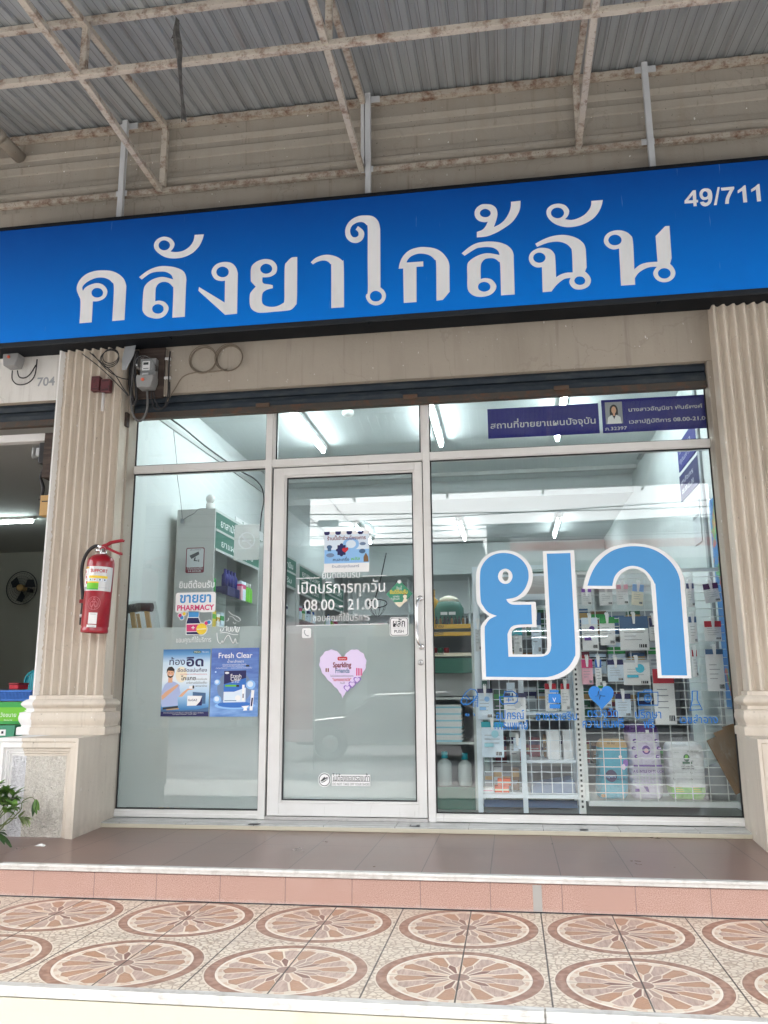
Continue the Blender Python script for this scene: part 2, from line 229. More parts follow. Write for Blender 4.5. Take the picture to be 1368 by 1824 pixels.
# ---------------------------------------------------------------- mesh builder
WL = {}                                                               # world place of every thing's origin
class MB:
    def __init__(s, mat='white_paint'): s.v = []; s.f = []; s.fm = []; s.mats = [mat]; s.c = 0; s.sm = []; s.smooth = False
    def m(s, name):
        if name not in s.mats: s.mats.append(name)
        s.c = s.mats.index(name); return s
    def add(s, vs, fs):
        o = len(s.v); s.v += [tuple(p) for p in vs]
        for f in fs: s.f.append([o+i for i in f]); s.fm.append(s.c); s.sm.append(s.smooth)
        return s
    def box(s, x0, x1, y0, y1, z0, z1):
        return s.add([(x, y, z) for z in (z0, z1) for y in (y0, y1) for x in (x0, x1)], [(0, 2, 3, 1), (4, 5, 7, 6), (0, 1, 5, 4), (2, 6, 7, 3), (0, 4, 6, 2), (1, 3, 7, 5)])
    def bar(s, a, b, w, h=None, up=(0, 0, 1)):
        a = Vector(a); b = Vector(b); d = (b-a).normalized(); h = h or w; up = Vector(up)
        if abs(d.dot(up)) > .98: up = Vector((0, 1, 0))
        r = d.cross(up).normalized(); u = r.cross(d); q = [r*(i*w/2)+u*(j*h/2) for i, j in ((-1, -1), (1, -1), (1, 1), (-1, 1))]
        return s.add([a+k for k in q]+[b+k for k in q], [(0, 1, 2, 3), (7, 6, 5, 4), (0, 4, 5, 1), (1, 5, 6, 2), (2, 6, 7, 3), (3, 7, 4, 0)])
    def tube(s, pts, r, n=8, cap=True):
        pts = [Vector(p) for p in pts]; rs = r if isinstance(r, (list, tuple)) else [r]*len(pts); vs = []; prev = None
        for i, p in enumerate(pts):
            d = (pts[min(i+1, len(pts)-1)]-pts[max(i-1, 0)]).normalized()
            if prev is None: prev = d.orthogonal().normalized()
            a = (prev-d*prev.dot(d)); a = a.normalized() if a.length > 1e-6 else d.orthogonal().normalized(); prev = a; b = d.cross(a)
            vs += [p+(a*math.cos(2*math.pi*k/n)+b*math.sin(2*math.pi*k/n))*rs[i] for k in range(n)]
        fs = [(i*n+k, i*n+(k+1) % n, (i+1)*n+(k+1) % n, (i+1)*n+k) for i in range(len(pts)-1) for k in range(n)]
        old = s.smooth; s.smooth = True; s.add(vs, fs); s.smooth = old; o = len(s.v)-len(vs)
        if cap:
            s.f.append([o+k for k in range(n)][::-1]); s.f.append([o+len(vs)-n+k for k in range(n)]); s.fm += [s.c, s.c]; s.sm += [False, False]
        return s
    def lathe(s, prof, o=(0, 0, 0), n=24, axis='z', sm=True):
        vs = []
        for r, z in prof:
            for k in range(n):
                a = 2*math.pi*k/n; p = (r*math.cos(a), r*math.sin(a), z)
                if axis == 'y': p = (p[0], p[2], p[1])
                if axis == 'x': p = (p[2], p[0], p[1])
                vs.append((o[0]+p[0], o[1]+p[1], o[2]+p[2]))
        old = s.smooth; s.smooth = sm; s.add(vs, [(i*n+k, i*n+(k+1) % n, (i+1)*n+(k+1) % n, (i+1)*n+k) for i in range(len(prof)-1) for k in range(n)]); s.smooth = old
        o_ = len(s.v)-len(vs); s.f.append([o_+k for k in range(n)][::-1]); s.f.append([o_+len(vs)-n+k for k in range(n)]); s.fm += [s.c]*2; s.sm += [False]*2
        return s
    def prism(s, poly, lo, hi, ax='x'):
        """a closed outline swept along an axis; outline is (y,z) for x, (x,z) for y, (x,y) for z"""
        P = {'x': lambda p, t: (t, p[0], p[1]), 'y': lambda p, t: (p[0], t, p[1]), 'z': lambda p, t: (p[0], p[1], t)}[ax]; n = len(poly)
        return s.add([P(p, lo) for p in poly]+[P(p, hi) for p in poly], [list(range(n))[::-1], list(range(n, 2*n))]+[(i, (i+1) % n, n+(i+1) % n, n+i) for i in range(n)])
    def plate(s, pts, y, th=.0006):
        """flat outline (x,z) standing in a plane y, facing the street"""
        return s.prism(pts, y, y+th, 'y')
    def rect(s, x0, x1, z0, z1, y, th=.0006): return s.box(min(x0, x1), max(x0, x1), y, y+th, min(z0, z1), max(z0, z1))
    def disc(s, x, z, rx, rz, y, th=.0006, n=24): return s.plate([(x+rx*math.cos(2*math.pi*k/n), z+rz*math.sin(2*math.pi*k/n)) for k in range(n)], y, th)
    def rrect(s, x0, x1, z0, z1, r, y, th=.0006):
        p = []
        for cx, cz, a0 in ((x1-r, z1-r, 0), (x0+r, z1-r, 90), (x0+r, z0+r, 180), (x1-r, z0+r, 270)):
            p += [(cx+r*math.cos(rad(a0+k*22.5)), cz+r*math.sin(rad(a0+k*22.5))) for k in range(5)]
        return s.plate(p, y, th)
    def raw(s, vs, fs): return s.add(vs, fs)
    def build(s, name, parent=None, loc=None, bevel=0, normals=True):
        me = bpy.data.meshes.new(name); o = bpy.data.objects.new(name, me); COL.objects.link(o)
        if parent is not None: base = WL[parent.name]; WL[o.name] = base; o.parent = parent
        else:
            base = Vector(loc) if loc is not None else Vector((sum(p[0] for p in s.v)/len(s.v), sum(p[1] for p in s.v)/len(s.v), min(p[2] for p in s.v)))
            o.location = base; WL[o.name] = base
        me.from_pydata([(p[0]-base[0], p[1]-base[1], p[2]-base[2]) for p in s.v], [], s.f)
        for k in s.mats: me.materials.append(MAT[k])
        me.polygons.foreach_set('material_index', s.fm); me.polygons.foreach_set('use_smooth', s.sm); me.update()
        if normals:
            b = bmesh.new(); b.from_mesh(me); bmesh.ops.recalc_face_normals(b, faces=b.faces); b.to_mesh(me); b.free()
        if bevel:
            md = o.modifiers.new('edge', 'BEVEL'); md.width = bevel; md.segments = 2; md.limit_method = 'ANGLE'; md.angle_limit = rad(40)
        return o
def tag(o, label, cat, group=None, kind=None):
    if label: o['label'] = label
    if cat: o['category'] = cat
    if group: o['group'] = group
    if kind or label: o['kind'] = kind or 'thing'
    return o
def struct(o): o['kind'] = 'structure'; return o
def thing(name, label, cat, loc, group=None):
    o = bpy.data.objects.new(name, None); COL.objects.link(o); o.location = loc; o.empty_display_size = .1; WL[o.name] = Vector(loc)
    return tag(o, label, cat, group)
def dup(o, d, label=None, parent=None):
    """a copy of a thing with its parts and sub-parts, moved by d"""
    c = o.copy(); COL.objects.link(c); WL[c.name] = WL[o.name]+Vector(d)
    if parent is None: c.location = o.location+Vector(d)
    else: c.parent = parent
    if label: c['label'] = label
    for ch in [k for k in bpy.data.objects if k.parent == o]: dup(ch, d, None, c)
    return c
# ---------------------------------------------------------------- lettering
TONES = '่้๊๋'; UPPER = 'ิีึืัํ็'
_tc = {}
def text_mesh(body, bold=0.0, shear=0.0):
    key = (body, bold, shear)
    if key in _tc: return _tc[key]
    c = bpy.data.curves.new('t', 'FONT'); c.body = body; c.size = 1; c.offset = bold; c.shear = shear; c.resolution_u = 4
    c.materials.append(None); c.materials.append(None); c.materials.append(None)
    for i, ch in enumerate(body):
        if i and ch in TONES and (body[i-1] in UPPER or (i+1 < len(body) and body[i+1] == 'ำ')): c.body_format[i].material_index = 1
        elif ch in TONES+UPPER: c.body_format[i].material_index = 2
    o = bpy.data.objects.new('t', c); COL.objects.link(o); bpy.context.view_layer.update()
    me = bpy.data.meshes.new_from_object(o.evaluated_get(bpy.context.evaluated_depsgraph_get()))
    up = {}
    for p in me.polygons:
        if p.material_index:
            for i in p.vertices: up[i] = p.material_index
    vs = [(v.co.x, v.co.y+(.19 if up.get(v.index) == 1 else 0), {1: 2, 2: 1}.get(up.get(v.index), 0)) for v in me.vertices]; fs = [list(p.vertices) for p in me.polygons]
    bpy.data.objects.remove(o); bpy.data.meshes.remove(me); bpy.data.curves.remove(c)
    if not vs: vs = [(0, 0, 0)]
    _tc[key] = (vs, fs); return _tc[key]
def text(mb, body, x0, x1, z, y, hz=None, bold=0.0, fn=None, shear=0.0):
    """lettering from x0 to x1 on the baseline z; hz = height of a plain letter, else in proportion"""
    vs, fs = text_mesh(body, bold, shear); a = min(v[0] for v in vs); b = max(v[0] for v in vs); k = (x1-x0)/max(b-a, 1e-6); kz = abs(k) if hz is None else hz/.62
    out = []
    for v in vs:
        X, Z, d = x0+(v[0]-a)*k, z+v[1]*kz, .00012*v[2]
        out.append((X, y-d, Z) if fn is None else fn(X, Z, d))
    return mb.add(out, fs)
def smooth_pts(s, n=5):
    """outline written as 'x,z' in millimetres, '!' marks a corner; Catmull-Rom between the others"""
    P = []
    for w in s.split():
        c = w.endswith('!'); a, b = w.rstrip('!').split(','); P.append((int(a)/1000, int(b)/1000, c))
    out = []; N = len(P)
    for i in range(N):
        p1, p2 = P[i], P[(i+1) % N]; out.append(p1[:2])
        if p1[2] and p2[2]: continue
        p0 = p1 if p1[2] else P[i-1]; p3 = p2 if p2[2] else P[(i+2) % N]
        for k in range(1, n):
            t_ = k/n; out.append(tuple(.5*(2*p1[j]+(p2[j]-p0[j])*t_+(2*p0[j]-5*p1[j]+4*p2[j]-p3[j])*t_*t_+(3*p1[j]-p0[j]-3*p2[j]+p3[j])*t_**3) for j in (0, 1)))
    return out
def outline_mesh(mb, loops, y, th=.002):
    """fills outlines (with their holes) in the plane y and gives them a thickness"""
    c = bpy.data.curves.new('g', 'CURVE'); c.dimensions = '2D'; c.fill_mode = 'BOTH'; c.extrude = th/2
    for L in loops:
        s = c.splines.new('POLY'); s.points.add(len(L)-1); s.use_cyclic_u = True
        for p, q in zip(s.points, L): p.co = (q[0], q[1], 0, 1)
    o = bpy.data.objects.new('g', c); COL.objects.link(o); bpy.context.view_layer.update()
    me = bpy.data.meshes.new_from_object(o.evaluated_get(bpy.context.evaluated_depsgraph_get()))
    mb.add([(v.co.x, y-v.co.z, v.co.y) for v in me.vertices], [list(p.vertices) for p in me.polygons])
    bpy.data.objects.remove(o); bpy.data.meshes.remove(me); bpy.data.curves.remove(c); return mb
def glyph(mb, name, y, th=.002): return outline_mesh(mb, [smooth_pts(s) for s in GLYPHS[name]], y, th)
def arc(c, r, a0, a1, n=16, pl='xz', y=0):
    return [(c[0]+r*math.cos(rad(a0+(a1-a0)*k/n)), y, c[1]+r*math.sin(rad(a0+(a1-a0)*k/n))) for k in range(n+1)]
def cr(pts, n=6):
    """a smooth run through points in space"""
    P = [Vector(p) for p in pts]; out = []
    for i in range(len(P)-1):
        p0 = P[max(i-1, 0)]; p1 = P[i]; p2 = P[i+1]; p3 = P[min(i+2, len(P)-1)]
        for k in range(n):
            t_ = k/n; out.append(.5*(2*p1+(p2-p0)*t_+(2*p0-5*p1+4*p2-p3)*t_*t_+(3*p1-p0-3*p2+p3)*t_**3))
    return out+[P[-1]]
GLYPHS = {
 'ko': ["-1798,3078! -1802,3227 -1819,3275 -1834,3312 -1834,3349 -1813,3391 -1772,3424 -1716,3439 -1659,3439 -1602,3429 -1551,3403 -1513,3365 -1495,3320 -1493,3284 -1491,3078! -1574,3077! -1578,3309 -1597,3351 -1627,3376 -1670,3389 -1720,3386 -1768,3365 -1795,3338 -1797,3320 -1792,3303! -1773,3329 -1731,3347 -1689,3350 -1649,3332 -1623,3295 -1626,3259 -1646,3236 -1680,3224 -1717,3225! -1715,3079!", "-1650,3280 -1654,3263 -1668,3252 -1688,3249 -1709,3255 -1725,3269 -1731,3287 -1727,3303 -1713,3315 -1693,3317 -1672,3311 -1657,3297"],
 'lo': ["-1409,3369! -1368,3400 -1327,3421 -1279,3432 -1230,3431 -1174,3419 -1125,3397 -1099,3369 -1088,3329 -1088,3279 -1086,3069! -1169,3069! -1171,3258 -1181,3287 -1207,3313 -1242,3322 -1273,3313 -1289,3289 -1292,3261 -1290,3191! -1259,3193 -1224,3179 -1198,3143 -1204,3108 -1226,3082 -1260,3071 -1301,3076 -1344,3095 -1370,3128 -1374,3168 -1373,3274 -1359,3313 -1323,3342 -1275,3356 -1233,3354 -1175,3333! -1192,3367 -1228,3390 -1270,3396 -1312,3395 -1346,3383 -1390,3351!", "-1230,3134 -1234,3117 -1248,3106 -1267,3104 -1287,3110 -1302,3123 -1308,3140 -1304,3156 -1290,3167 -1271,3170 -1251,3164 -1236,3151"],
 'mark1': ["-1045,3635! -983,3633! -992,3594 -1014,3549 -1054,3509 -1108,3485 -1170,3480 -1233,3493 -1284,3526 -1314,3562 -1318,3599 -1296,3630 -1255,3642 -1212,3629 -1186,3601 -1179,3579 -1187,3554 -1205,3532! -1165,3524 -1117,3529 -1076,3555 -1052,3592", "-1209,3576 -1214,3559 -1228,3547 -1247,3544 -1267,3551 -1282,3565 -1288,3584 -1284,3601 -1270,3613 -1251,3616 -1231,3609 -1216,3595"],
 'ngo': ["-1000,3266! -826,3145! -829,3296! -858,3296 -896,3312 -919,3350 -916,3385 -889,3415 -842,3426 -794,3416 -763,3386 -748,3346 -746,3310 -743,3063! -821,3062! -1003,3240!", "-806,3353 -811,3335 -825,3323 -846,3320 -867,3327 -883,3342 -889,3361 -884,3379 -869,3391 -848,3394 -828,3387 -812,3372"],
 'yo': ["-661,3317 -661,3359 -652,3387 -619,3412 -572,3422 -525,3410 -497,3380 -490,3348 -499,3317 -529,3299 -559,3296 -584,3298! -584,3268 -571,3253 -541,3246 -516,3238! -515,3218! -554,3210 -578,3194 -584,3170 -583,3132 -571,3110 -538,3094 -491,3092 -452,3108 -439,3128 -440,3235 -440,3361 -428,3388 -402,3414 -382,3418! -361,3418! -359,3263 -359,3114 -367,3091 -392,3065 -425,3059 -497,3058 -576,3057 -616,3064 -650,3089 -662,3125 -663,3184 -653,3207 -626,3237! -659,3276!", "-522,3351 -527,3334 -541,3323 -560,3320 -580,3326 -594,3340 -600,3358 -595,3374 -581,3386 -562,3389 -542,3382 -528,3369"],
 'aa': ["-273,3373! -243,3400 -197,3415 -151,3413 -105,3395 -72,3367 -63,3342 -60,3053! -140,3054! -142,3328 -147,3350 -170,3373 -203,3379 -236,3371 -259,3358!"],
 'mai': ["27,3595! 57,3566 67,3541 61,3509 41,3487 12,3480 -21,3492 -47,3523 -54,3563 -47,3601 -21,3638 25,3662 77,3664 123,3652 155,3617 166,3573 168,3517 167,3167! 191,3141 201,3107 187,3070 158,3052 127,3052 95,3071 77,3106 79,3127 89,3153 88,3364 89,3570 80,3599 58,3619 25,3621 -8,3604 -22,3577 -21,3549 -8,3525 12,3519 28,3527 31,3544 25,3559 12,3572!", "176,3107 171,3090 157,3078 138,3075 119,3081 106,3095 101,3113 106,3131 120,3143 139,3146 157,3139 171,3125"],
 'ko2': ["281,3281! 288,3318 310,3364 349,3399 400,3413 445,3412 501,3399 545,3371 578,3326 592,3284 592,3236 590,3103! 547,3053! 509,3051! 512,3291 503,3323 475,3353 437,3368 399,3371 361,3359 339,3339 329,3318! 433,3317! 433,3284! 391,3285! 388,3052! 310,3052! 309,3281!"],
 'lo2': ["669,3350! 714,3386 758,3408 802,3414 851,3412 900,3401 943,3379 969,3349 980,3317 980,3277 977,3054! 896,3054! 898,3250 890,3275 866,3297 835,3303 807,3298 788,3277 781,3247 779,3170! 807,3174 843,3162 866,3132 870,3108 855,3080 827,3061 784,3054 742,3062 712,3085 698,3119 699,3193 701,3268 714,3294 749,3318 793,3334 836,3335 897,3318! 889,3346 862,3369 825,3378 782,3378 751,3371 686,3332!", "835,3115 830,3099 816,3089 797,3086 779,3092 765,3104 761,3121 766,3137 780,3147 799,3150 818,3144 831,3131"],
 'tone': ["978,3667! 1036,3668! 1032,3621 1015,3578 979,3529 928,3493 878,3467 822,3449 764,3448! 765,3484! 798,3495 817,3514 834,3547! 812,3546 781,3557 760,3582 755,3617 768,3647 797,3666 829,3667 863,3657 887,3632 894,3597 887,3559 869,3507! 905,3523 937,3551 963,3593 976,3634", "853,3603 848,3589 836,3580 819,3578 803,3583 791,3595 787,3609 792,3623 804,3632 821,3635 837,3629 849,3617"],
 'cho': ["1112,3373! 1158,3396 1208,3412 1262,3417 1310,3409 1357,3387 1391,3354 1404,3319 1405,3276 1404,3193! 1393,3167! 1415,3139 1424,3108 1412,3076 1384,3058 1351,3054 1322,3064 1303,3089 1299,3112 1308,3133! 1278,3131 1254,3119 1222,3092 1192,3055! 1141,3055! 1144,3217! 1114,3218 1088,3234 1071,3265 1073,3299 1091,3324 1126,3341 1162,3341 1198,3328 1220,3299 1225,3265 1224,3143! 1250,3159 1286,3168 1322,3167! 1324,3300 1318,3327 1298,3352 1266,3370 1230,3376 1182,3372 1122,3352!", "1168,3276 1162,3260 1149,3249 1130,3246 1113,3252 1100,3265 1096,3283 1101,3299 1115,3310 1133,3313 1151,3307 1164,3293", "1391,3108 1386,3094 1374,3085 1358,3083 1343,3088 1332,3099 1328,3113 1333,3126 1345,3136 1361,3138 1377,3133 1387,3122"],
 'mark2': ["1455,3624! 1523,3624! 1513,3586 1490,3541 1454,3503 1399,3475 1344,3464 1290,3468 1236,3492 1199,3532 1187,3571 1196,3601 1224,3622 1264,3626 1300,3611 1320,3581 1321,3561 1312,3538 1294,3519! 1328,3510 1365,3515 1408,3535 1440,3569 1453,3599", "1291,3561 1285,3544 1271,3532 1251,3529 1232,3536 1218,3550 1214,3569 1220,3586 1235,3598 1255,3600 1274,3594 1287,3579"],
 'no': ["1513,3356 1522,3385 1550,3409 1598,3417 1639,3404 1667,3378 1679,3337 1675,3156! 1709,3182 1753,3193 1809,3193! 1810,3358! 1868,3416! 1893,3416! 1890,3209! 1878,3173! 1895,3149 1904,3116 1893,3085 1865,3064 1831,3061 1800,3076 1782,3104 1782,3133 1803,3162! 1766,3163 1733,3154 1697,3131 1674,3100! 1673,3059! 1593,3059! 1597,3298! 1567,3294 1538,3307 1518,3332", "1615,3351 1609,3334 1594,3323 1575,3320 1556,3326 1543,3340 1539,3358 1546,3375 1560,3386 1579,3389 1598,3383 1611,3369", "1877,3113 1871,3097 1857,3086 1839,3083 1822,3089 1810,3102 1806,3119 1812,3135 1826,3146 1844,3149 1862,3143 1874,3130"],
 'n4': ["2043,3634! 2060,3634! 2058,3570! 2068,3569! 2066,3553! 2057,3554! 2057,3530! 2039,3530! 2039,3552! 1990,3553! 1991,3571!", "2039,3570! 2040,3605! 2011,3571!"],
 'n9': ["2114,3640 2096,3636 2082,3621 2078,3602 2082,3582 2093,3568 2108,3565 2125,3570! 2123,3558 2116,3548 2105,3547 2097,3555! 2077,3553! 2082,3537 2095,3526 2109,3524 2126,3531 2140,3547 2148,3572 2150,3598 2146,3621 2133,3636", "2125,3600 2122,3590 2116,3584 2109,3582 2102,3585 2097,3593 2096,3603 2099,3613 2105,3620 2112,3622 2119,3618 2124,3610"],
 'nslash': ["2184,3641! 2196,3640! 2169,3526! 2153,3526!"],
 'n7': ["2202,3635! 2276,3635! 2276,3622! 2262,3599 2249,3574 2241,3553 2237,3527! 2216,3528! 2221,3555 2230,3580 2250,3615! 2204,3616!"],
 'n1': ["2333,3638! 2341,3637! 2339,3527! 2318,3527! 2319,3604! 2293,3589! 2293,3607! 2316,3622!"],
 'n1b': ["2410,3637! 2418,3637! 2416,3527! 2394,3525! 2395,3604! 2368,3589! 2368,3607! 2392,3622!"],
 'yw': ["702,806! 702,1083 711,1125 733,1154 755,1174! 719,1203 693,1240 684,1277 685,1412 697,1467 726,1516 770,1549 825,1564 880,1564 934,1547 981,1508 1012,1458 1020,1403 1007,1348 978,1300 935,1271 890,1256! 1030,1252! 1029,1105! 928,1105 895,1091 883,1065 884,950! 1046,948 1072,957 1084,988 1085,1112 1084,1553! 1267,1553! 1267,1228 1269,973 1259,915 1227,863 1179,826 1126,807 1068,801", "878,1410 875,1395 868,1384 858,1381 849,1385 842,1396 840,1411 844,1425 851,1436 860,1440 870,1435 876,1424"],
 'yb': ["726,823! 726,1082 735,1124 760,1157 800,1175! 752,1196 723,1233 708,1276 709,1423 725,1479 760,1521 806,1544 855,1549 909,1538 957,1506 988,1459 995,1410 987,1367 961,1319 918,1284 859,1272! 868,1254 886,1242 916,1238 1003,1237! 1003,1122! 917,1120 881,1107 861,1074 858,1050 859,936! 1027,934 1072,941 1096,958 1106,993 1108,1052 1107,1537! 1244,1537! 1244,1228 1243,974 1234,927 1199,875 1151,841 1092,821 1022,817", "901,1407 894,1385 878,1368 856,1363 835,1370 820,1387 815,1409 822,1432 838,1448 860,1454 881,1447 896,1430"],
 'aw': ["1303,1323! 1326,1398 1362,1470 1414,1524 1476,1562 1542,1579 1612,1583 1686,1572 1758,1544 1818,1495 1856,1439 1877,1373 1879,1291 1874,804! 1691,807! 1692,1306 1684,1361 1661,1403 1628,1427 1596,1434 1558,1425 1522,1399 1496,1355 1492,1318!"],
 'ab': ["1332,1340! 1353,1398 1383,1452 1429,1504 1485,1542 1546,1561 1611,1566 1680,1557 1741,1531 1796,1485 1834,1429 1853,1368 1854,1291 1851,820! 1713,822! 1716,1295 1712,1344 1689,1394 1655,1431 1608,1449 1565,1446 1521,1424 1489,1388 1473,1336!"],
}
ZF, ZT = -.012, -.15
XL, XM1, XM1R, XM2, XM2R, XR = -1.519, -.627, -.5843, .3777, .4208, 2.086
YG = .030                                                              # outer face of the glass
# ---------------------------------------------------------------- ground
struct(MB('street').box(-90, 90, -7.5, -2.3, -.62, -.56).build('forecourt', loc=(0, -5, -.56)))
struct(MB('asphalt').box(-90, 90, -130, -7.5, -.64, -.58).build('street', loc=(0, -10, -.58)))
struct(MB('porch_tile').box(-9, 9, -1.205, .0, ZF-.026, ZF).build('porch_floor', loc=(0, -.6, ZF)))
b = MB('riser_tile').box(-9, 9, -1.2, -1.1, ZT-.02, ZF-.027); b.m('ink').box(-9, 9, -1.203, -1.2003, ZT-.01, ZT+.0045).m('concrete').box(.925, .962, -1.2025, -1.2003, ZT+.006, ZF-.03).box(-9, 9, -1.099, .2, ZT-.3, ZF-.030); struct(b.build('porch_step', loc=(0, -1.2, ZT)))
struct(MB('terrace_tile').box(-9, 9, -2.262, -1.2, ZT-.08, ZT).build('terrace_floor', loc=(0, -1.8, ZT)))
struct(MB('cream_paint').box(-9, 9, -2.29, -2.0, -.58, ZT-.03).build('terrace_step', loc=(0, -2.2, -.56)))
def nosing(y, z, h, label, gap):
    b = MB('nosing_metal'); cuts = [-9, -1.52, -1.47, 9] if gap else [-9, -.9, -.897, .93, .933, 9]
    for i in range(0, len(cuts)-1):
        if gap and i == 1: continue
        b.box(cuts[i], cuts[i+1]-.002, y-.006, y+.03, z-h, z+.004); b.box(cuts[i], cuts[i+1]-.002, y-.010, y-.0062, z-h*.35, z+.001)
    tag(b.build('edge_strip', loc=(0, y, z), bevel=.0015), label, 'edge strip')
nosing(-1.206, ZF, .022, 'worn white metal edge strip with a gap, along the brown porch step', True)
nosing(-2.285, ZT, .026, 'long metal edge strip at the front of the patterned terrace tiles', False)
b = MB('threshold_tile').box(XL, XR, -.185, .0, ZF+.001, .018); b.m('cream_paint').box(XL, XR, -.19, -.1852, ZF+.001, .011); struct(b.build('threshold', loc=(.28, -.1, ZF), bevel=.002))
rng = random.Random(4)
for u, v, w_, lab in ((453, 1468, .030, 'dark scrap of tape on the threshold below the left window post'), (739, 1471, .028, 'dark square floor socket cover on the threshold right of the door'), (1040, 1478, .022, 'dark scrap on the threshold below the white shelf rack')):
    p = atz(u, v, .0185); b = MB('ink').box(p.x-w_, p.x+w_, p.y-.022, p.y+.022, .0185, .0205)
    if 'socket' in lab: b.m('grey').box(p.x-w_*.7, p.x+w_*.3, p.y-.012, p.y+.012, .0205, .022)
    tag(b.build('tape_scrap' if 'scrap' in lab else 'floor_socket'), lab, 'scrap' if 'scrap' in lab else 'socket')
p = atz(1278, 1470, .02); bb = MB('ink').lathe([(.0, 0), (.012, .0), (.014, .008), (.008, .016), (.001, .019)], (p.x, p.y, .0185), 9); tag(bb.build('pebble'), 'small dark pebble on the threshold near the right pillar', 'pebble')
p = atz(72, 1507, ZF+.001); bb = MB('paper_white').raw([(p.x-.03, p.y-.01, ZF+.002), (p.x+.03, p.y-.015, ZF+.002), (p.x+.022, p.y+.012, ZF+.004), (p.x-.005, p.y+.02, ZF+.010), (p.x-.025, p.y+.01, ZF+.004)], [(0, 1, 2, 3, 4)]); tag(bb.build('litter_scrap', normals=False), 'white paper scrap on the brown porch tiles by the left pillar', 'litter')
# ---------------------------------------------------------------- the shophouse
H = thing('shophouse', 'beige shophouse row with fluted pillars and a glazed white-framed shopfront', 'building', (.284, 0, 0))
prof = [(-.09, 2.645), (-.09, 3.86), (-.110, 3.865), (-.110, 4.045), (-.10, 4.05), (-.10, 4.15), (-.112, 4.155), (-.130, 4.165), (-.132, 4.185), (-.118, 4.20), (-.112, 4.24), (-.096, 4.245), (-.096, 4.345), (-.106, 4.352), (-.116, 4.40), (-.106, 4.41), (-.098, 4.415), (-.098, 4.455), (-.104, 4.460), (-.118, 4.49), (-.104, 4.50), (-.100, 4.6), (-.100, 5.4), (.15, 5.4), (.15, 2.645)]
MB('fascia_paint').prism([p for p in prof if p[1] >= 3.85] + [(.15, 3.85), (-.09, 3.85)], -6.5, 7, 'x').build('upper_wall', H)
MB('wall_paint').box(-6.5, 7, -.09, .15, 2.645, 3.849).build('lintel_wall', H)
MB('wall_paint').box(-2.0, XL, -.09, .045, ZF, 2.644).build('jamb_wall', H, bevel=.006); MB('wall_paint').box(XR, 2.62, -.09, .045, ZF, 2.644).build('jamb_wall', H, bevel=.006)
b = MB('white_wash').box(-6.4, -2.02, -.0945, -.0902, 2.646, 3.2); b.m('grey'); text(b, '704', aty(66, 688, -.0945).x, aty(97, 688, -.0945).x, aty(66, 688, -.0945).z, -.0955, bold=.02); b.build('white_wall_patch', H)
def mould(mb, x0, x1, y0, yb, prof):
    vs = []
    for o, z in prof: vs += [(x0-o, yb, z), (x0-o, y0-o, z), (x1+o, y0-o, z), (x1+o, yb, z)]
    n = len(prof); fs = [(i*4+k, i*4+k+1, i*4+k+5, i*4+k+4) for i in range(n-1) for k in range(3)]+[(0, 1, 2, 3), (4*n-1, 4*n-2, 4*n-3, 4*n-4)]
    return mb.add(vs, fs)
def pilaster(x0, x1, px0, px1, side, mat):
    pts = [(x0, -.05), (x0, -.192)]; n = 8; pit = (x1-x0)/n
    for i in range(n):
        a = x0+i*pit; pts += [(a+.004, -.200), (a+.014, -.200), (a+.016, -.194)]
        pts += [(a+.016+(pit-.016)*k/6, -.194+.027*math.sin(math.pi*k/6)) for k in range(1, 6)]+[(a+pit, -.194)]
    pts += [(x1, -.192), (x1, -.05)]
    S_ = MB('shaft_paint' if side > 0 else mat).prism(pts, .735, 2.99, 'z').build('pilaster', H)
    tor = lambda o, z0, z1, r, k=7: [(o+r*math.sin(math.pi*i/k), z0+(z1-z0)*i/k) for i in range(k+1)]
    pr = [(.054, .507), (.054, .546), (.050, .551), (.036, .553), (.036, .562)]+[(.038+.012*math.sin(math.pi*min(1, i/5)*.75), .566+.068*i/6) for i in range(7)]+[(.020, .640), (.020, .656)]+tor(.024, .660, .708, .020)+[(.012, .712), (.012, .732), (-.004, .7345)]
    mould(MB('shaft_paint' if side > 0 else mat), x0, x1, -.195, -.05, pr).build('base_moulding', S_)
    yb, yf, zt = -.002, -.565, .5065
    lv = [(0, yf), (.016, yf), (.018, yf+.010), (.020, yf+.006), (.044, yf+.004), (.047, yf+.022), (.052, yf+.020), (.060, yf+.021), (.062, yf+.030), (.071, yf+.028), (.073, yf+.037), (.084, yf+.037)]
    vs = []; fs = []
    for i, y in lv: vs += [(px0+i, y, ZF), (px0+i, y, zt-i*1.15), (px1-i, y, zt-i*1.15), (px1-i, y, ZF)]
    for k in range(len(lv)-1): fs += [(4*k+j, 4*k+j+1, 4*k+j+5, 4*k+j+4) for j in range(3)]
    o = len(vs); bl, br = (px0, px1-.045) if side > 0 else (px0+.045, px1)
    vs += [(px0, yb, ZF), (px0, yb, zt), (px1, yb, zt), (px1, yb, ZF)]
    if side > 0: vs[o+2] = (px1-.046, yb, zt); vs[o+3] = (px1-.046, yb, ZF)
    else: vs[o] = (px0+.046, yb, ZF); vs[o+1] = (px0+.046, yb, zt)
    fs += [(0, o, o+1, 1), (1, o+1, o+2, 2), (2, o+2, o+3, 3)]
    P_ = MB(mat).add(vs, fs).build('pedestal', S_)
    i = .084; y = yf+.038; MB('rough_stucco' if side > 0 else 'rough_stucco').box(px0+i-.004, px1-i+.004, y, y+.02, ZF, zt-i*1.15+.004).build('stucco_panel', S_)
pilaster(-1.985, -1.535, -1.955, -1.470, 1, 'pilaster_paint'); pilaster(2.115, 2.565, 2.036, 2.52, -1, 'pilaster_paint_right')
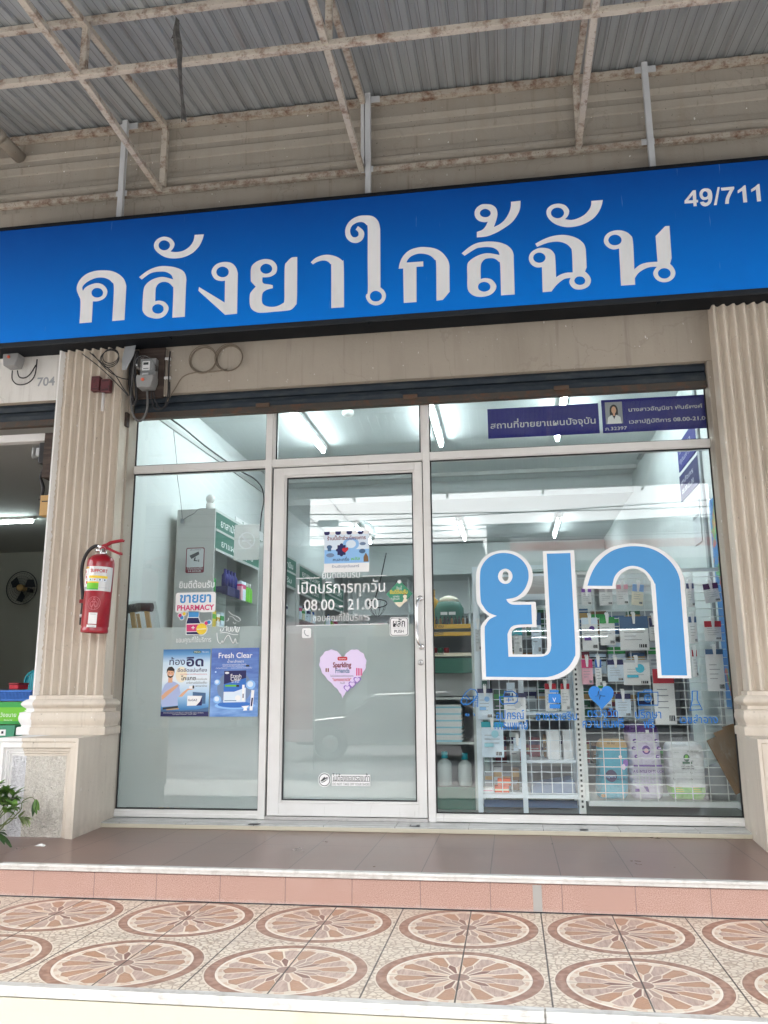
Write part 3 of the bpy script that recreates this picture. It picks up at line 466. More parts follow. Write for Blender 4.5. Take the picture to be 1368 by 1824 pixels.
# roller shutters
def shutter(x0, x1, zb, zt, lugs):
    b = MB('shutter_paint'); n = max(2, int((zt-zb-.04)/.05)); hgt = (zt-zb-.04)/n
    for i in range(n):
        z = zb+.04+i*hgt; b.prism([(-.028, z), (-.046, z+.004), (-.052, z+hgt*.5), (-.046, z+hgt-.006), (-.028, z+hgt-.002)], x0, x1, 'x')
    b.m('black').box(x0, x1, -.026, -.012, zb+.04, zt+.05); s = b.build('roller_shutter', H)
    MB('shutter_bar').box(x0, x1, -.062, -.014, zb, zb+.016).box(x0, x1, -.056, -.018, zb+.016, zb+.042).build('bottom_bar', s, bevel=.002)
    for u in lugs:
        q = aty(u, 730, -.06); MB('rusty_lug').box(q.x-.045, q.x+.045, -.070, -.0555, zb+.030, zb+.058).build('pull_lug', s, bevel=.003)
shutter(XL+.01, XR-.006, 2.492, 2.66, (468, 731, 1002)); shutter(-5.4, -2.02, 2.485, 2.655, ())
MB('alu_white').box(-5.4, -2.01, .0, .06, 2.40, 2.452).build('transom_bar', H, bevel=.002)
# shopfront frames
def beads(b, x0, x1, z0, z1, w=.015):
    b.m('gasket').box(x0, x0+w*.5, YG-.008, YG-.001, z0, z1).box(x1-w*.5, x1, YG-.008, YG-.001, z0, z1).box(x0+w*.5, x1-w*.5, YG-.008, YG-.001, z0, z0+w*.5).box(x0+w*.5, x1-w*.5, YG-.008, YG-.001, z1-w*.5, z1)
def window(x0, x1, z0, z1, fr):
    b = MB('alu_white')
    for q in fr: (b.prism(q[2], q[0], q[1], 'x') if isinstance(q[2], list) else b.box(*q))
    w = b.build('window', H, bevel=.002); g = MB('gasket'); beads(g, x0, x1, z0, z1); g.build('gasket', w)
    MB('glass').box(x0+.002, x1-.002, YG, YG+.006, z0+.002, z1-.002).build('pane', w); return w
ZTB, ZTT, ZB0, ZB1 = 2.142, 2.192, .0205, .0633
mul = [MB('alu_white').box(a, c, .0, .09, .0185, 2.66).build('mullion', H, bevel=.002) for a, c in ((XM1, XM1R), (XM2, XM2R))]
tr = lambda a, c: [(a, c, [(.003, ZTT), (.003, ZTB+.006), (.009, ZTB+.0055), (.009, ZTB), (.085, ZTB), (.085, ZTT)])]
br = lambda a, c: [(a, c, [(.003, ZB0), (.003, ZB0+.022), (.006, ZB0+.0225), (.006, ZB1), (.085, ZB1), (.085, ZB0)])]
window(XL, XM1, ZB1, ZTB, br(XL, XM1))
window(XL, XM1, ZTT, 2.655, [(XL, XM1, .003, .085, 2.625, 2.66)])
window(XM1R+.018, XM2-.012, ZTT, 2.655, tr(XM1R, XM2)+[(XM1R, XM1R+.017, .012, .085, ZTT+.001, 2.65), (XM2-.011, XM2, .012, .085, ZTT+.001, 2.65)])
window(XM2R, XR, ZB1, ZTB, br(XM2R, XR))
for a_, c_ in ((XL, XM1), (XM2R, XR)): q_ = tr(a_, c_)[0]; MB('alu_white').prism(q_[2], a_, c_, 'x').build('transom', H, bevel=.002)
window(XM2R, XR, ZTT, 2.655, [(XM2R, XR, .003, .085, 2.625, 2.66)])
# the door
dx0, dx1, dz0, dz1 = XM1R+.012, XM2-.006, .040, 2.132
gx0, gx1 = aty(505.5, 1100, .0).x, aty(738, 1100, .0).x; gz0, gz1 = aty(600, 1427.5, .0).z, aty(600, 846, .0).z
b = MB('alu_white'); b.box(dx0, gx0-.012, .004, .05, dz0, dz1); b.box(gx1+.012, dx1, .004, .05, dz0, dz1); b.box(gx0-.0118, gx1+.0118, .004, .05, gz1+.012, dz1); b.box(gx0-.0118, gx1+.0118, .004, .05, dz0, gz0-.012)
b.box(gx0-.0118, gx0, .012, .05, gz0-.0118, gz1+.0118).box(gx1, gx1+.0118, .012, .05, gz0-.0118, gz1+.0118).box(gx0, gx1, .012, .05, gz0-.0118, gz0).box(gx0, gx1, .012, .05, gz1, gz1+.0118)
D = b.build('door', H, bevel=.002)
g = MB('gasket').box(XM1R, dx0, .03, .06, .02, 2.14).box(dx1, XM2, .03, .06, .02, 2.14).box(dx0, dx1, .03, .06, dz1, ZTB); beads(g, gx0, gx1, gz0, gz1); g.build('gasket', D)
MB('glass').box(gx0+.002, gx1-.002, YG, YG+.006, gz0+.002, gz1-.002).build('pane', D)
MB('alu_grey').box(XM1R+.002, XM2-.002, -.01, .07, .0185, .036).build('sill', D, bevel=.002)
p0 = aty(748, 1066, -.0); p1 = aty(750, 1152, 0); hx = p0.x
b = MB('chrome').tube(cr([(hx, .006, p0.z), (hx, -.03, p0.z-.003), (hx-.012, -.058, p0.z-.035), (hx-.014, -.068, (p0.z+p1.z)/2), (hx-.010, -.058, p1.z+.035), (hx+.004, -.03, p1.z+.003), (hx+.004, .006, p1.z)]), .0085, 10)
b.lathe([(.017, .0035), (.017, -.004), (.010, -.006)], (hx, 0, p0.z), 16, 'y').lathe([(.017, .0035), (.017, -.004), (.010, -.006)], (hx+.004, 0, p1.z), 16, 'y'); b.build('handle', D)
q = aty(749.5, 1180, 0); MB('steel_dull').lathe([(.017, .0035), (.017, -.003), (.013, -.006), (.004, -.007)], (q.x, 0, q.z), 20, 'y').m('black').box(q.x-.0018, q.x+.0018, -.0085, -.0072, q.z-.006, q.z+.006).build('lock', D)
# rooms behind the glass
b = MB('shop_wall'); b.box(-1.85, -1.655, .046, 8.0, 0, 3.3); b.box(2.24, 2.44, .046, 8.0, 0, 3.3); b.box(-1.85, 2.44, 7.6, 7.8, 0, 3.3); b.box(-1.654, 2.239, 6.9, 7.0, 2.36, 2.80); b.build('inner_wall', H)
b = MB('shop_ceiling').box(-1.85, 2.44, .151, 4.05, 3.005, 3.1).box(-1.654, 2.239, 4.05, 7.59, 2.82, 2.9).box(-1.654, 2.239, 4.02, 4.05, 2.80, 3.004); b.m('cabinet_grey').box(-1.65, 2.23, 3.62, 3.68, 2.965, 3.004); b.build('ceiling', H)
MB('shop_floor').box(-1.85, 2.44, .091, 8.0, -.1, .012).build('shop_floor', H)
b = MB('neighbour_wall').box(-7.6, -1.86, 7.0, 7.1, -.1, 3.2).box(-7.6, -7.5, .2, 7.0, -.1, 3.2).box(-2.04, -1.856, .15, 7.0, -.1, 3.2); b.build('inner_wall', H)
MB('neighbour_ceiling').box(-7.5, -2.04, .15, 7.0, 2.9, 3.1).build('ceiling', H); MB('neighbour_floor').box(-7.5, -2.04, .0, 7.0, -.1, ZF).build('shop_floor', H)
MB('wall_paint').box(-7.6, -5.4, -.09, .15, ZF-.5, 2.644).build('side_wall', H); MB('wall_paint').box(2.621, 7, -.09, .15, ZF-.5, 2.644).build('side_wall', H)
b = MB('wall_paint').box(-7.9, 7, .15, 9, 5.2, 5.4).box(-7.9, -7.7, .15, 9, -.5, 5.2).box(6.8, 7, .15, 9, -.5, 5.2).box(-6.5, 7, 8.9, 9.1, -.5, 5.4); b.build('roof', H)
# ---------------------------------------------------------------- canopy
CN = thing('canopy', 'rusty steel canopy with corrugated grey sheets sloping out over the porch', 'canopy', (.3, -3, 4.2))
zr = lambda y: 4.66+.155*(y+.1)                                       # underside of the sheets
def sheet(x0, x1, y0, y1):
    pts = []; x = x0; pit = .114
    while x < x1:
        pts += [(x, 0), (x+.050, 0), (x+.058, .014), (x+.100, .014)]; x += pit-.004
    vs = []; n = len(pts)
    for yy in (y0, y1): vs += [(px, yy, zr(yy)+pz) for px, pz in pts]
    for yy in (y0, y1): vs += [(px, yy, zr(yy)+pz+.002) for px, pz in pts]
    return MB('roof_sheet').add(vs, [(i, i+1, n+i+1, n+i) for i in range(n-1)]+[(2*n+i, 3*n+i, 3*n+i+1, 2*n+i+1) for i in range(n-1)])
sheet(-7, 8, -3.3, -.10).build('roof_sheet', CN); sheet(-7.06, 8, -7.0, -3.2).build('roof_sheet', CN)
T = .037
for y in (-1.22, -2.5, -3.8, -5.2, -6.9): MB('truss_paint').bar((-7, y, zr(y)-.026), (8, y, zr(y)-.026), T).build('purlin', CN, bevel=.003)
MB('rail_paint').bar((-7, -.125, 4.612), (8, -.125, 4.612), .044).build('wall_rail', CN, bevel=.003); MB('rail_paint').bar((-7, -.142, 4.083), (8, -.142, 4.083), .036).build('wall_rail', CN, bevel=.003)
MB('truss_paint').bar((-7, -1.255, 4.082), (8, -1.255, 4.082), .036).build('tie_rail', CN, bevel=.003)
for i, x in enumerate((-4.14, -2.745, -1.352, .040, 1.424, 2.82, 4.2)):
    b = MB('truss_paint'); zc = lambda y: zr(y)-.075
    b.bar((x, -.15, zc(-.15)), (x, -6.95, zc(-6.95)), T); b.build('rafter', CN, bevel=.003)
    b = MB('truss_paint'); xo = x-.012
    b.bar((xo, -.165, 4.083), (xo, -1.23, 4.094), T).bar((xo, -1.23, 4.094), (xo, -3.9, zc(-3.9)-.05), T); b.build('lower_chord', CN, bevel=.003)
    [MB('truss_paint').bar((x, y, z), (x, y, zc(y)-.02), w).build('strut', CN, bevel=.003) for y, z, w in ((-.15, 4.11, .040), (-1.235, 4.12, .036), (-2.5, 4.25, .036))]
for x in (-4.14, 4.2): MB('truss_paint').bar((x, -6.85, -.56), (x, -6.85, zr(-6.85)-.1), .09).build('post', CN, bevel=.004)
# ---------------------------------------------------------------- shop sign
SG = thing('shop_sign', 'long blue shop sign with large white Thai lettering above the shopfront', 'sign', (.3, -.22, 2.95))
SX0, SX1, SZ0, SZ1 = -2.45, 2.98, 2.945, 3.815
b = MB('sign_black').box(SX0, SX1, -.292, -.135, SZ0, SZ1); b.m('sign_frame_grey').box(SX0, SX1, -.309, -.2925, SZ0, SZ0+.032).m('sign_black').box(SX0, SX1, -.309, -.2925, SZ1-.022, SZ1).box(SX1-.022, SX1, -.309, -.2925, SZ0+.032, SZ1-.022)
for u, v in ((658, 603), (1176, 567), (300, 605)): q = aty(u, v, -.3); b.box(q.x-.012, q.x+.012, -.300, -.27, SZ0-.012, SZ0-.0005)
b.build('sign_box', SG, bevel=.003)
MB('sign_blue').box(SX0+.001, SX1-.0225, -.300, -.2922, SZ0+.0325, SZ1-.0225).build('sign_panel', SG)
for n in ('ko', 'lo', 'mark1', 'ngo', 'yo', 'aa', 'mai', 'ko2', 'lo2', 'tone', 'cho', 'mark2', 'no'): glyph(MB('sign_letter'), n, -.3015, .0016).build('letter', SG)
for n in ('n4', 'n9', 'nslash', 'n7', 'n1', 'n1b'): glyph(MB('sign_letter'), n, -.3015, .0016).build('number', SG)
for u, ut in ((225, 232), (656, 178), (1148, 135)):
    x = aty(u, ut, -.17).x; b = MB('silver_paint').box(x-.018, x+.018, -.200, -.164, SZ1-.12, 4.628); b.box(x-.055, x+.075, -.158, -.149, 4.585, 4.630); b.box(x-.05, x+.03, -.1635, -.1605, 4.062, 4.106)
    if u == 656: b.box(x-.047, x-.024, -.190, -.166, 4.1, 4.60)
    b.build('hanger', SG, bevel=.002)
# ---------------------------------------------------------------- things outside the shop
def cable(name, label, pxs, y, r, mat='black_rubber', n=6, group=None, rest=None):
    """a cable lying in the plane y (or with its own depth as a third number)"""
    pts = []
    for p in pxs:
        q = aty(p[0], p[1], y if len(p) < 3 else p[2]); pts.append(q)
    return tag(MB(mat).tube(cr(pts, n), r, 6).build(name), label, 'cable', group)
# fire extinguisher
ye = -.292; pb = aty(167.7, 1127.5, ye); ps = aty(181.5, 990, ye); Rc = .079; Hc = (ps-pb).length; cx, cz = pb.x, pb.z
FE = thing('fire_extinguisher', 'red fire extinguisher with black hose hung on the fluted pillar', 'fire extinguisher', (cx, ye, cz))
b = MB('red_paint').lathe([(.0, .012), (Rc-.014, .012), (Rc-.010, 0), (Rc-.003, 0), (Rc, .006), (Rc, .016), (Rc-.004, .030), (Rc-.004, .034), (Rc, .040), (Rc, Hc-.045), (Rc-.004, Hc-.025), (Rc-.018, Hc-.008), (Rc-.040, Hc+.004), (.030, Hc+.008), (.020, Hc+.009)], (cx, ye, cz), 40)
b.build('cylinder', FE)
def cyl(mb, x0, x1, z0, z1, k=.0012, n=10):
    R = Rc+k; vs = []
    for i in range(n+1):
        a = (x0+(x1-x0)*i/n)/R
        for z in (z0, z1): vs.append((cx+R*math.sin(a), ye-R*math.cos(a), cz+z))
    return mb.add(vs, [(2*i, 2*i+2, 2*i+3, 2*i+1) for i in range(n)])
def cfn(k=.0022):
    R = Rc+k
    return lambda X, Z, d: (cx+(R+d)*math.sin(X/R), ye-(R+d)*math.cos(X/R), cz+Z)
zl = lambda v: Hc*(1127.5-v)/(1127.5-990)
b = MB('label_silver'); cyl(b, -.125, .125, zl(1055), zl(1012)); b.m('paper_white'); cyl(b, -.112, -.040, zl(1048), zl(1016), .0016); b.m('gold'); cyl(b, -.112, -.036, zl(1016), zl(1012.5), .0018); b.m('grey'); cyl(b, -.112, -.036, zl(1053), zl(1048.5), .0018)
b.m('crimson'); text(b, 'SUPPORT', -.020, .083, zl(1022.5), 0, hz=.017, bold=.02, fn=cfn())
b.m('yellow'); cyl(b, -.030, .086, zl(1033), zl(1028.5), .0018); b.m('lime'); cyl(b, -.040, .036, zl(1051.5), zl(1041.5), .0018); b.m('green'); cyl(b, -.040, .036, zl(1053.5), zl(1051.4), .0019); b.m('yellow'); cyl(b, -.040, .036, zl(1041.5), zl(1039), .0019)
for i, (k, w_) in enumerate((('pale', -.024), ('pale', .004), ('pale', .034), ('pale', .062))):
    b.m(k); cyl(b, w_, w_+.018, zl(1038), zl(1033.6), .0018, 3); b.m(('green', 'orange', 'ink', 'ink')[i]); cyl(b, w_+.004, w_+.012, zl(1037), zl(1034.4), .0022, 3)
for i in range(3):
    z = 1019+i*9.5; b.m('crimson'); cyl(b, -.072+.01*i, -.060+.01*i, zl(z+5), zl(z), .0022, 3); b.m('ink'); cyl(b, -.100, -.076, zl(z+1.2), zl(z+.3), .0022, 3); cyl(b, -.066+.01*(i % 2), -.046, zl(z+7.2), zl(z+6.6), .0022, 3)
b.m('grey'); text(b, 'DRY CHEMICAL', .040, .086, zl(1050), 0, hz=.004, fn=cfn())
b.build('label', FE)
b = MB('emblem_pink'); R2 = .0375; ez = zl(1077); f = cfn(.0016)
def ring(rx, rz, w_, n=28, cxx=.020, czz=ez, a0=0, a1=360):
    vs = []
    for i in range(n+1):
        a = rad(a0+(a1-a0)*i/n)
        for q in (0, w_): vs.append(f(cxx+(rx-q)*math.cos(a), czz+(rz-q)*math.sin(a), 0))
    b.add(vs, [(2*i, 2*i+2, 2*i+3, 2*i+1) for i in range(n)])
ring(R2, R2*1.06, .0022); ring(.028, .030, .0016, a0=-60, a1=60); ring(.028, .030, .0016, a0=120, a1=240); ring(.008, .008, .003, czz=ez+.014); ring(.006, .008, .003, czz=ez+.028)
for s in (-1, 1): ring(.010, .016, .003, cxx=.020+s*.011, czz=ez-.006); ring(.005, .016, .003, cxx=.020+s*.006, czz=ez-.022, a0=90+s*0, a1=90-s*180)
b.build('emblem', FE)
b = MB('paper_white'); cyl(b, -.004, .046, zl(1113), zl(1093.5), .0016); cyl(b, -.010, .046, zl(1119), zl(1114.5), .0016); b.m('grey'); cyl(b, .004, .038, zl(1096.5), zl(1095.8), .002); cyl(b, .0, .038, zl(1117.4), zl(1116.4), .002); b.build('inspection_tag', FE)
zt = Hc+.008
b = MB('chrome').lathe([(.021, zt-.002), (.021, zt+.012), (.017, zt+.014), (.017, zt+.034), (.014, zt+.036)], (cx+.008, ye, cz), 16); b.lathe([(.011, -.052), (.011, -.016)], (cx+.008, ye, cz+zt+.026), 12, 'x'); b.build('valve', FE)
b = MB('red_paint'); L = lambda dx, dz: (cx+.008+dx, ye, cz+zt+dz)
def lever(pts, w_): 
    for a, c in zip(pts, pts[1:]): b.bar(L(*a), L(*c), w_, .0045, (0, 0, 1)); b.bar((L(*a)[0], ye-w_/2, L(*a)[2]-.006), (L(*c)[0], ye-w_/2, L(*c)[2]-.006), .003, .014); b.bar((L(*a)[0], ye+w_/2, L(*a)[2]-.006), (L(*c)[0], ye+w_/2, L(*c)[2]-.006), .003, .014)
lever([(-.020, .052), (.022, .066), (.042, .079), (.112, .092), (.122, .090)], .024); lever([(.014, .048), (.036, .040), (.060, .028), (.108, .010), (.118, .012)], .022)
b.box(cx-.012, cx+.030, ye-.014, ye+.014, cz+zt+.030, cz+zt+.056); b.build('lever', FE, bevel=.002)
b = MB('steel_dull').tube([(cx+.008+.022*math.cos(rad(a)), ye-.017, cz+zt+.026+.020*math.sin(rad(a))) for a in range(0, 361, 30)], .0012, 5); b.build('pull_ring', FE)
hp = [aty(u, v, ye-.005) for u, v in ((171, 973.5), (163, 974), (153, 982), (145, 997), (141.5, 1015), (142, 1035), (144.5, 1058), (145.5, 1080), (144, 1100), (143.5, 1114))]
b = MB('black_rubber').tube(cr(hp), .0105, 12); b.m('chrome').tube([aty(177, 974.5, ye-.005), aty(170, 973.5, ye-.005)], .0125, 12); b.m('label_silver').tube([aty(144, 1095, ye-.005), aty(143.7, 1101, ye-.005)], .0115, 12); b.build('hose', FE)
q = aty(147, 1072, ye-.005); MB('red_dark').box(q.x-.020, q.x+.034, ye-.026, ye+.012, q.z-.012, q.z+.010).build('hose_clip', FE, bevel=.004)
MB('red_dark').box(cx-.082, cx-.070, ye, ye+.085, cz+.30, cz+.33).build('wall_bracket', FE)
FE.rotation_euler = (0, math.atan2((ps-pb).x, (ps-pb).z), 0)
# electricity meters
def meter(u0, u1, v0, v1, label, yw, board):
    a = aty(u0, v1, yw); c = aty(u1, v0, yw); cxm = (a.x+c.x)/2; w_ = (c.x-a.x); zb, zt_ = a.z, c.z; h = zt_-zb
    M_ = thing('electricity_meter', label, 'electricity meter', (cxm, yw, zb))
    if board: MB('dark_board').box(a.x-.03, c.x+.032, yw+.012, yw+.032, zb-.045, zt_+.10).build('backing_board', M_, bevel=.002)
    b = MB('grey_plastic').prism([(cxm-w_*.42, zb), (cxm+w_*.36, zb), (cxm+w_*.5, zb+h*.22), (cxm+w_*.5, zb+h*.40), (cxm-w_*.5, zb+h*.40), (cxm-w_*.5, zb+h*.22)], yw-.075, yw+.010, 'y'); b.build('terminal_cover', M_, bevel=.006)
    MB('orange_red').lathe([(.0, -.008), (.009, -.008), (.011, 0)], (cxm-.01, yw-.0755, zb+h*.24), 14, 'y').build('seal', M_)
    MB('grey_plastic').box(cxm-w_*.45, cxm+w_*.45, yw-.03, yw+.010, zb+h*.405, zt_).m('paper_white').rect(cxm-w_*.34, cxm+w_*.10, zb+h*.62, zb+h*.92, yw-.0315, .001).m('ink').rect(cxm-w_*.28, cxm+w_*.02, zb+h*.80, zb+h*.88, yw-.0325, .0008).rect(cxm-w_*.28, cxm+w_*.04, zb+h*.67, zb+h*.69, yw-.0325, .0008).m('paper_white').rect(cxm-w_*.32, cxm+w_*.04, zb+h*.44, zb+h*.54, yw-.0315, .001).build('dial', M_)
    MB('clear_plastic').lathe([(w_*.5, 0), (w_*.5, -.09), (w_*.46, -.115), (w_*.3, -.125), (.002, -.128)], (cxm, yw, zb+h*.70), 28, 'y').build('glass_cover', M_)
    return M_
meter(250, 283, 641, 697, 'electricity meter with a glass dome on a dark board beside the shutter', -.135, True)
meter(15, 47, 596, 659, 'grey electricity meter on the white wall above the neighbouring opening', -.135, False)
G1 = 'cables hanging from the electricity meter'
for pts, r, lab in (([(262, 696), (263, 715), (261, 733), (252, 749), (243, 748), (236, 735), (233, 715), (234, 690), (238, 655), (242, 625)], .0075, 'thick grey cable looping down below the glass-domed meter'),
                    ([(236, 720), (230, 690), (232, 655), (240, 625)], .006, 'outermost black cable of the bundle left of the glass-domed meter'),
                    ([(240, 722), (234, 690), (236, 650), (243, 625)], .008, 'thick black cable in the bundle left of the glass-domed meter'),
                    ([(237, 722), (243, 712), (242, 685), (241, 660), (246, 625)], .009, 'black cable coming down beside the dark meter board'),
                    ([(270, 697), (270, 712), (276, 727), (285, 730), (293, 722), (298, 710), (300, 690), (301, 650), (303, 626)], .005, 'black cable looping below the meter to the tan conduit'),
                    ([(274, 697), (277, 715), (286, 727), (297, 722), (302, 705), (302, 680)], .004, 'thinner black cable looping below the meter, inside the larger loop')):
    cable('cable', lab, pts, -.155, r, 'cable_grey' if 'grey' in lab else 'black_rubber', group=G1)
for pts, lab in (([(22, 660), (22, 676), (32, 685), (50, 682), (62, 668), (66, 640)], 'outer black loop of cable below the grey meter on the white wall'), ([(31, 660), (34, 671), (44, 673), (54, 666), (64, 650)], 'inner black loop of cable below the grey meter on the white wall')):
    cable('cable', lab, pts, -.115, .0042)
b = MB('wall_paint'); q0 = aty(297, 624, -.1); q1 = aty(297, 706, -.1)
for dx in (-.016, 0, .016): b.tube([(q0.x+dx, -.102, q0.z), (q1.x+dx, -.102, q1.z)], .0065, 8)
b.m('paper_white')
for v in (640, 674): k = aty(297, v, -.1); b.box(k.x-.028, k.x+.028, -.114, -.092, k.z-.008, k.z+.008)
tag(b.build('conduit'), 'three tan conduits clipped side by side right of the meter board', 'conduit')
for cxp, cyp, lab in ((361, 641, 'left coil of thin tan cable under the sign'), (408, 638, 'right coil of thin tan cable under the sign')):
    b = MB('cable_tan'); rnd_ = random.Random(int(cxp))
    for k in range(4):
        o = aty(cxp+rnd_.uniform(-1.2, 1.2), cyp+rnd_.uniform(-1.2, 1.2), -.105); rr_ = .084+.003*k
        b.tube([(o.x+rr_*math.cos(a*math.pi/12), -.098-.004*k, o.z+rr_*math.sin(a*math.pi/12)) for a in range(25)], .0024, 5)
    tag(b.build('cable_coil'), lab, 'cable coil', 'coils of thin cable under the sign')
cable('cable', 'thin tan cable running along the wall from the coils to the meter conduit', [(404, 658), (380, 662), (345, 664), (325, 672), (312, 692), (302, 708), (290, 726)], -.1, .0032, 'cable_tan')
for pts, lab in (([(146, 630), (175, 652), (205, 680), (228, 705)], 'black wire slanting across the top of the fluted pillar to the meter cables'), ([(165, 630), (190, 658), (212, 672), (229, 676)], 'thin black wire sagging below the sign at the fluted pillar'),
                 ([(160, 628), (185, 650), (205, 668), (220, 692), (229, 704)], 'second thin black wire slanting across the fluted pillar')):
    cable('cable', lab, pts, -.225, .0034)
b = MB('black_rubber'); o = aty(197, 634, -.23)
for k in range(3): b.tube([(o.x+(.055+.005*k)*math.cos(a*math.pi/10), -.228-.006*k, o.z-.012*k+(.05+.004*k)*math.sin(a*math.pi/10)) for a in range(21)], .0028, 5)
tag(b.build('cable_coil'), 'small black coil of wire under the sign on the fluted pillar', 'cable coil')
for (u0, v0, u1, v1), y, m_, lab in (((166, 673, 182, 699), -.205, 'maroon', 'left square of the pair of dark red boxes high on the fluted pillar'), ((183, 678, 200, 701), -.205, 'maroon', 'right square of the pair of dark red boxes high on the fluted pillar'), ((216, 737, 231, 762), -.095, 'dark_board', 'small blackened wooden block on the wall below the meter cables')):
    a = aty(u0, v1, y); c = aty(u1, v0, y); tag(MB(m_).box(a.x, c.x, y-.035, y+.006, a.z, c.z).m('black').box(a.x+.008, c.x-.008, y-.037, y-.0351, a.z+.008, a.z+.012).box(a.x+.008, c.x-.008, y-.037, y-.0351, c.z-.014, c.z-.010).build('junction_box', bevel=.004), lab, 'junction box', 'small boxes on the pillar' if 'maroon' == m_ else None)
q = aty(184, 718, -.205); tag(MB('paper_dirty').tube([(q.x, -.212, q.z-.055), (q.x, -.212, q.z+.09)], .010, 10).build('conduit'), 'short pale conduit stub below the dark red boxes on the pillar', 'conduit')
a = aty(221, 662, -.17); c = aty(246, 626, -.17); b = MB('grey').raw([(a.x, -.20, a.z), (a.x+.03, -.205, a.z-.005), (c.x-.01, -.21, a.z+.09), (c.x, -.20, c.z+.05), (a.x+.01, -.19, c.z+.05), (a.x-.006, -.196, a.z+.08)], [(0, 1, 2, 5), (5, 2, 3, 4)]); tag(b.build('paper_scrap', normals=False), 'crumpled white paper tucked behind the black cables under the sign', 'paper')
# downpipe and ragged cloth up under the canopy
a = aty(36, 281, -.12); c = aty(-40, 205, -.55); tag(MB('fascia_paint').tube([a, (a+c)/2, c], .044, 16).tube([(a*.45+c*.55)+(a-c).normalized()*.03, (a*.45+c*.55)-(a-c).normalized()*.03], .050, 16).build('downpipe'), 'beige drain pipe slanting from the canopy to the upper wall', 'pipe')
t = NT('rag_cloth'); t.fin(t.mix(t.step(t.noise(30), .4, .7), (.07, .07, .068), (.16, .155, .15)), .9)
b = MB('rag_cloth'); yy = -1.305; pts = [(316, 36, .008), (314, 55, .016), (317, 75, .022), (320, 95, .016), (320, 115, .009), (322, 150, .005), (325, 180, .004), (327, 200, .010), (328, 217, .012)]
vs = []
for u, v, w_ in pts: q = aty(u, v, yy); vs += [(q.x-w_, yy, q.z), (q.x, yy-.02, q.z), (q.x+w_*.8, yy+.004, q.z)]
b.add(vs, [(3*i+j, 3*i+j+1, 3*i+j+4, 3*i+j+3) for i in range(len(pts)-1) for j in (0, 1)]); q = aty(309, 62, yy); b.add([(q.x-.012, yy, q.z-.02), (q.x+.03, yy-.01, q.z+.06), (q.x+.035, yy, q.z+.0), (q.x-.006, yy+.01, q.z+.02)], [(0, 2, 1, 3)])
o = b.build('rag', normals=False); md = o.modifiers.new('t', 'SOLIDIFY'); md.thickness = .004; tag(o, 'ragged dark strip of cloth hanging from the canopy purlin', 'rag')
# plant by the left pillar
rng = random.Random(11)
PT = thing('potted_plant', 'leafy green potted plant at the foot of the left pillar', 'plant', (-1.98, -.80, ZF))
t = NT('terracotta'); t.fin(t.mix(t.step(t.noise(12), .4, .7), (.34, .15, .09), (.42, .22, .15)), .8)
MB('terracotta').lathe([(.0, 0), (.075, 0), (.11, .17), (.12, .172), (.12, .20), (.105, .20), (.10, .165), (.0, .16)], (-1.98, -.80, ZF), 28).build('pot', PT)
t = NT('leaf_green'); x, y, z = t.xyz(); n = t.noise(14, 3); t.fin(t.mix(t.step(n, .3, .7), (.07, .17, .03), (.17, .31, .07)), .45); t.b.inputs['Transmission Weight'].default_value = 0
pm('leaf_pale', (.24, .33, .12), .5, 0, .5, [((.36, .42, .22), (40, 40, 40), .4, .65, .8)]); pm('leaf_dark', (.025, .07, .022), .5, 0, .5, [((.07, .13, .03), (30, 30, 30), .4, .7, .8)]); pm('stem_green', (.16, .20, .075), .6)
def leaf(mb, p, d, L_, w_, up=(0, 0, 1), curl=.25):
    p = Vector(p); d = Vector(d).normalized(); s = d.cross(Vector(up)); s = s.normalized() if s.length > .05 else Vector((1, 0, 0)); n_ = s.cross(d); vs = []; N = 7
    for i in range(N):
        q = i/(N-1); ww = w_*math.sin(math.pi*min(.97, .06+q*.94))**.8*(1-.25*q); c = p+d*L_*q-n_*(curl*L_*q*q); vs += [c-s*ww+n_*ww*.30, c, c+s*ww+n_*ww*.30]
    mb.add(vs, [(3*i+j, 3*i+j+1, 3*i+j+4, 3*i+j+3) for i in range(N-1) for j in (0, 1)])
lf = MB('leaf_green'); lf.smooth = True; st = MB('stem_green'); root = Vector((-1.98, -.80, ZF+.17))
def branch(px, y, r=.004):
    pts = [root]+[aty(u, v, y) for u, v in px]; st.tube(cr(pts, 5), [r*1.3-(r*.8)*i/(5*(len(pts)-1)) for i in range(5*(len(pts)-1)+1)], 6); return pts
tips = [((-30, 1470), (-10, 1440), (2, 1415)), ((-25, 1465), (5, 1440), (12, 1412)), ((-20, 1468), (8, 1442), (24, 1418)), ((-30, 1450), (-12, 1425), (-8, 1402)), ((-35, 1465), (-20, 1440), (-28, 1408)), ((-18, 1475), (4, 1452), (26, 1438)), ((-60, 1465), (-70, 1430), (-75, 1400)), ((-50, 1450), (-50, 1420), (-52, 1390))]
for k, tp in enumerate(tips):
    y = -.78+rng.uniform(-.06, .06); P_ = branch(tp, y, .0035)
    for j in range(17):
        base = P_[2].lerp(P_[3], rng.uniform(.1, 1)); a = rng.uniform(0, 2*math.pi); d = Vector((math.cos(a)*.9+.15, math.sin(a)*.6, rng.uniform(.1, 1.0)))
        lf.m('leaf_green' if rng.random() < .88 else 'leaf_dark'); leaf(lf, base, d, rng.uniform(.045, .072), rng.uniform(.011, .016), curl=rng.uniform(.1, .5))
    for j in range(6): a = j*math.pi/3+rng.random(); lf.m('leaf_green'); leaf(lf, P_[3], (math.cos(a), .6*math.sin(a), .75), rng.uniform(.05, .08), .015)
y = -.74; P_ = branch(((-25, 1490), (0, 1478), (15, 1460), (30, 1457)), y, .0045)
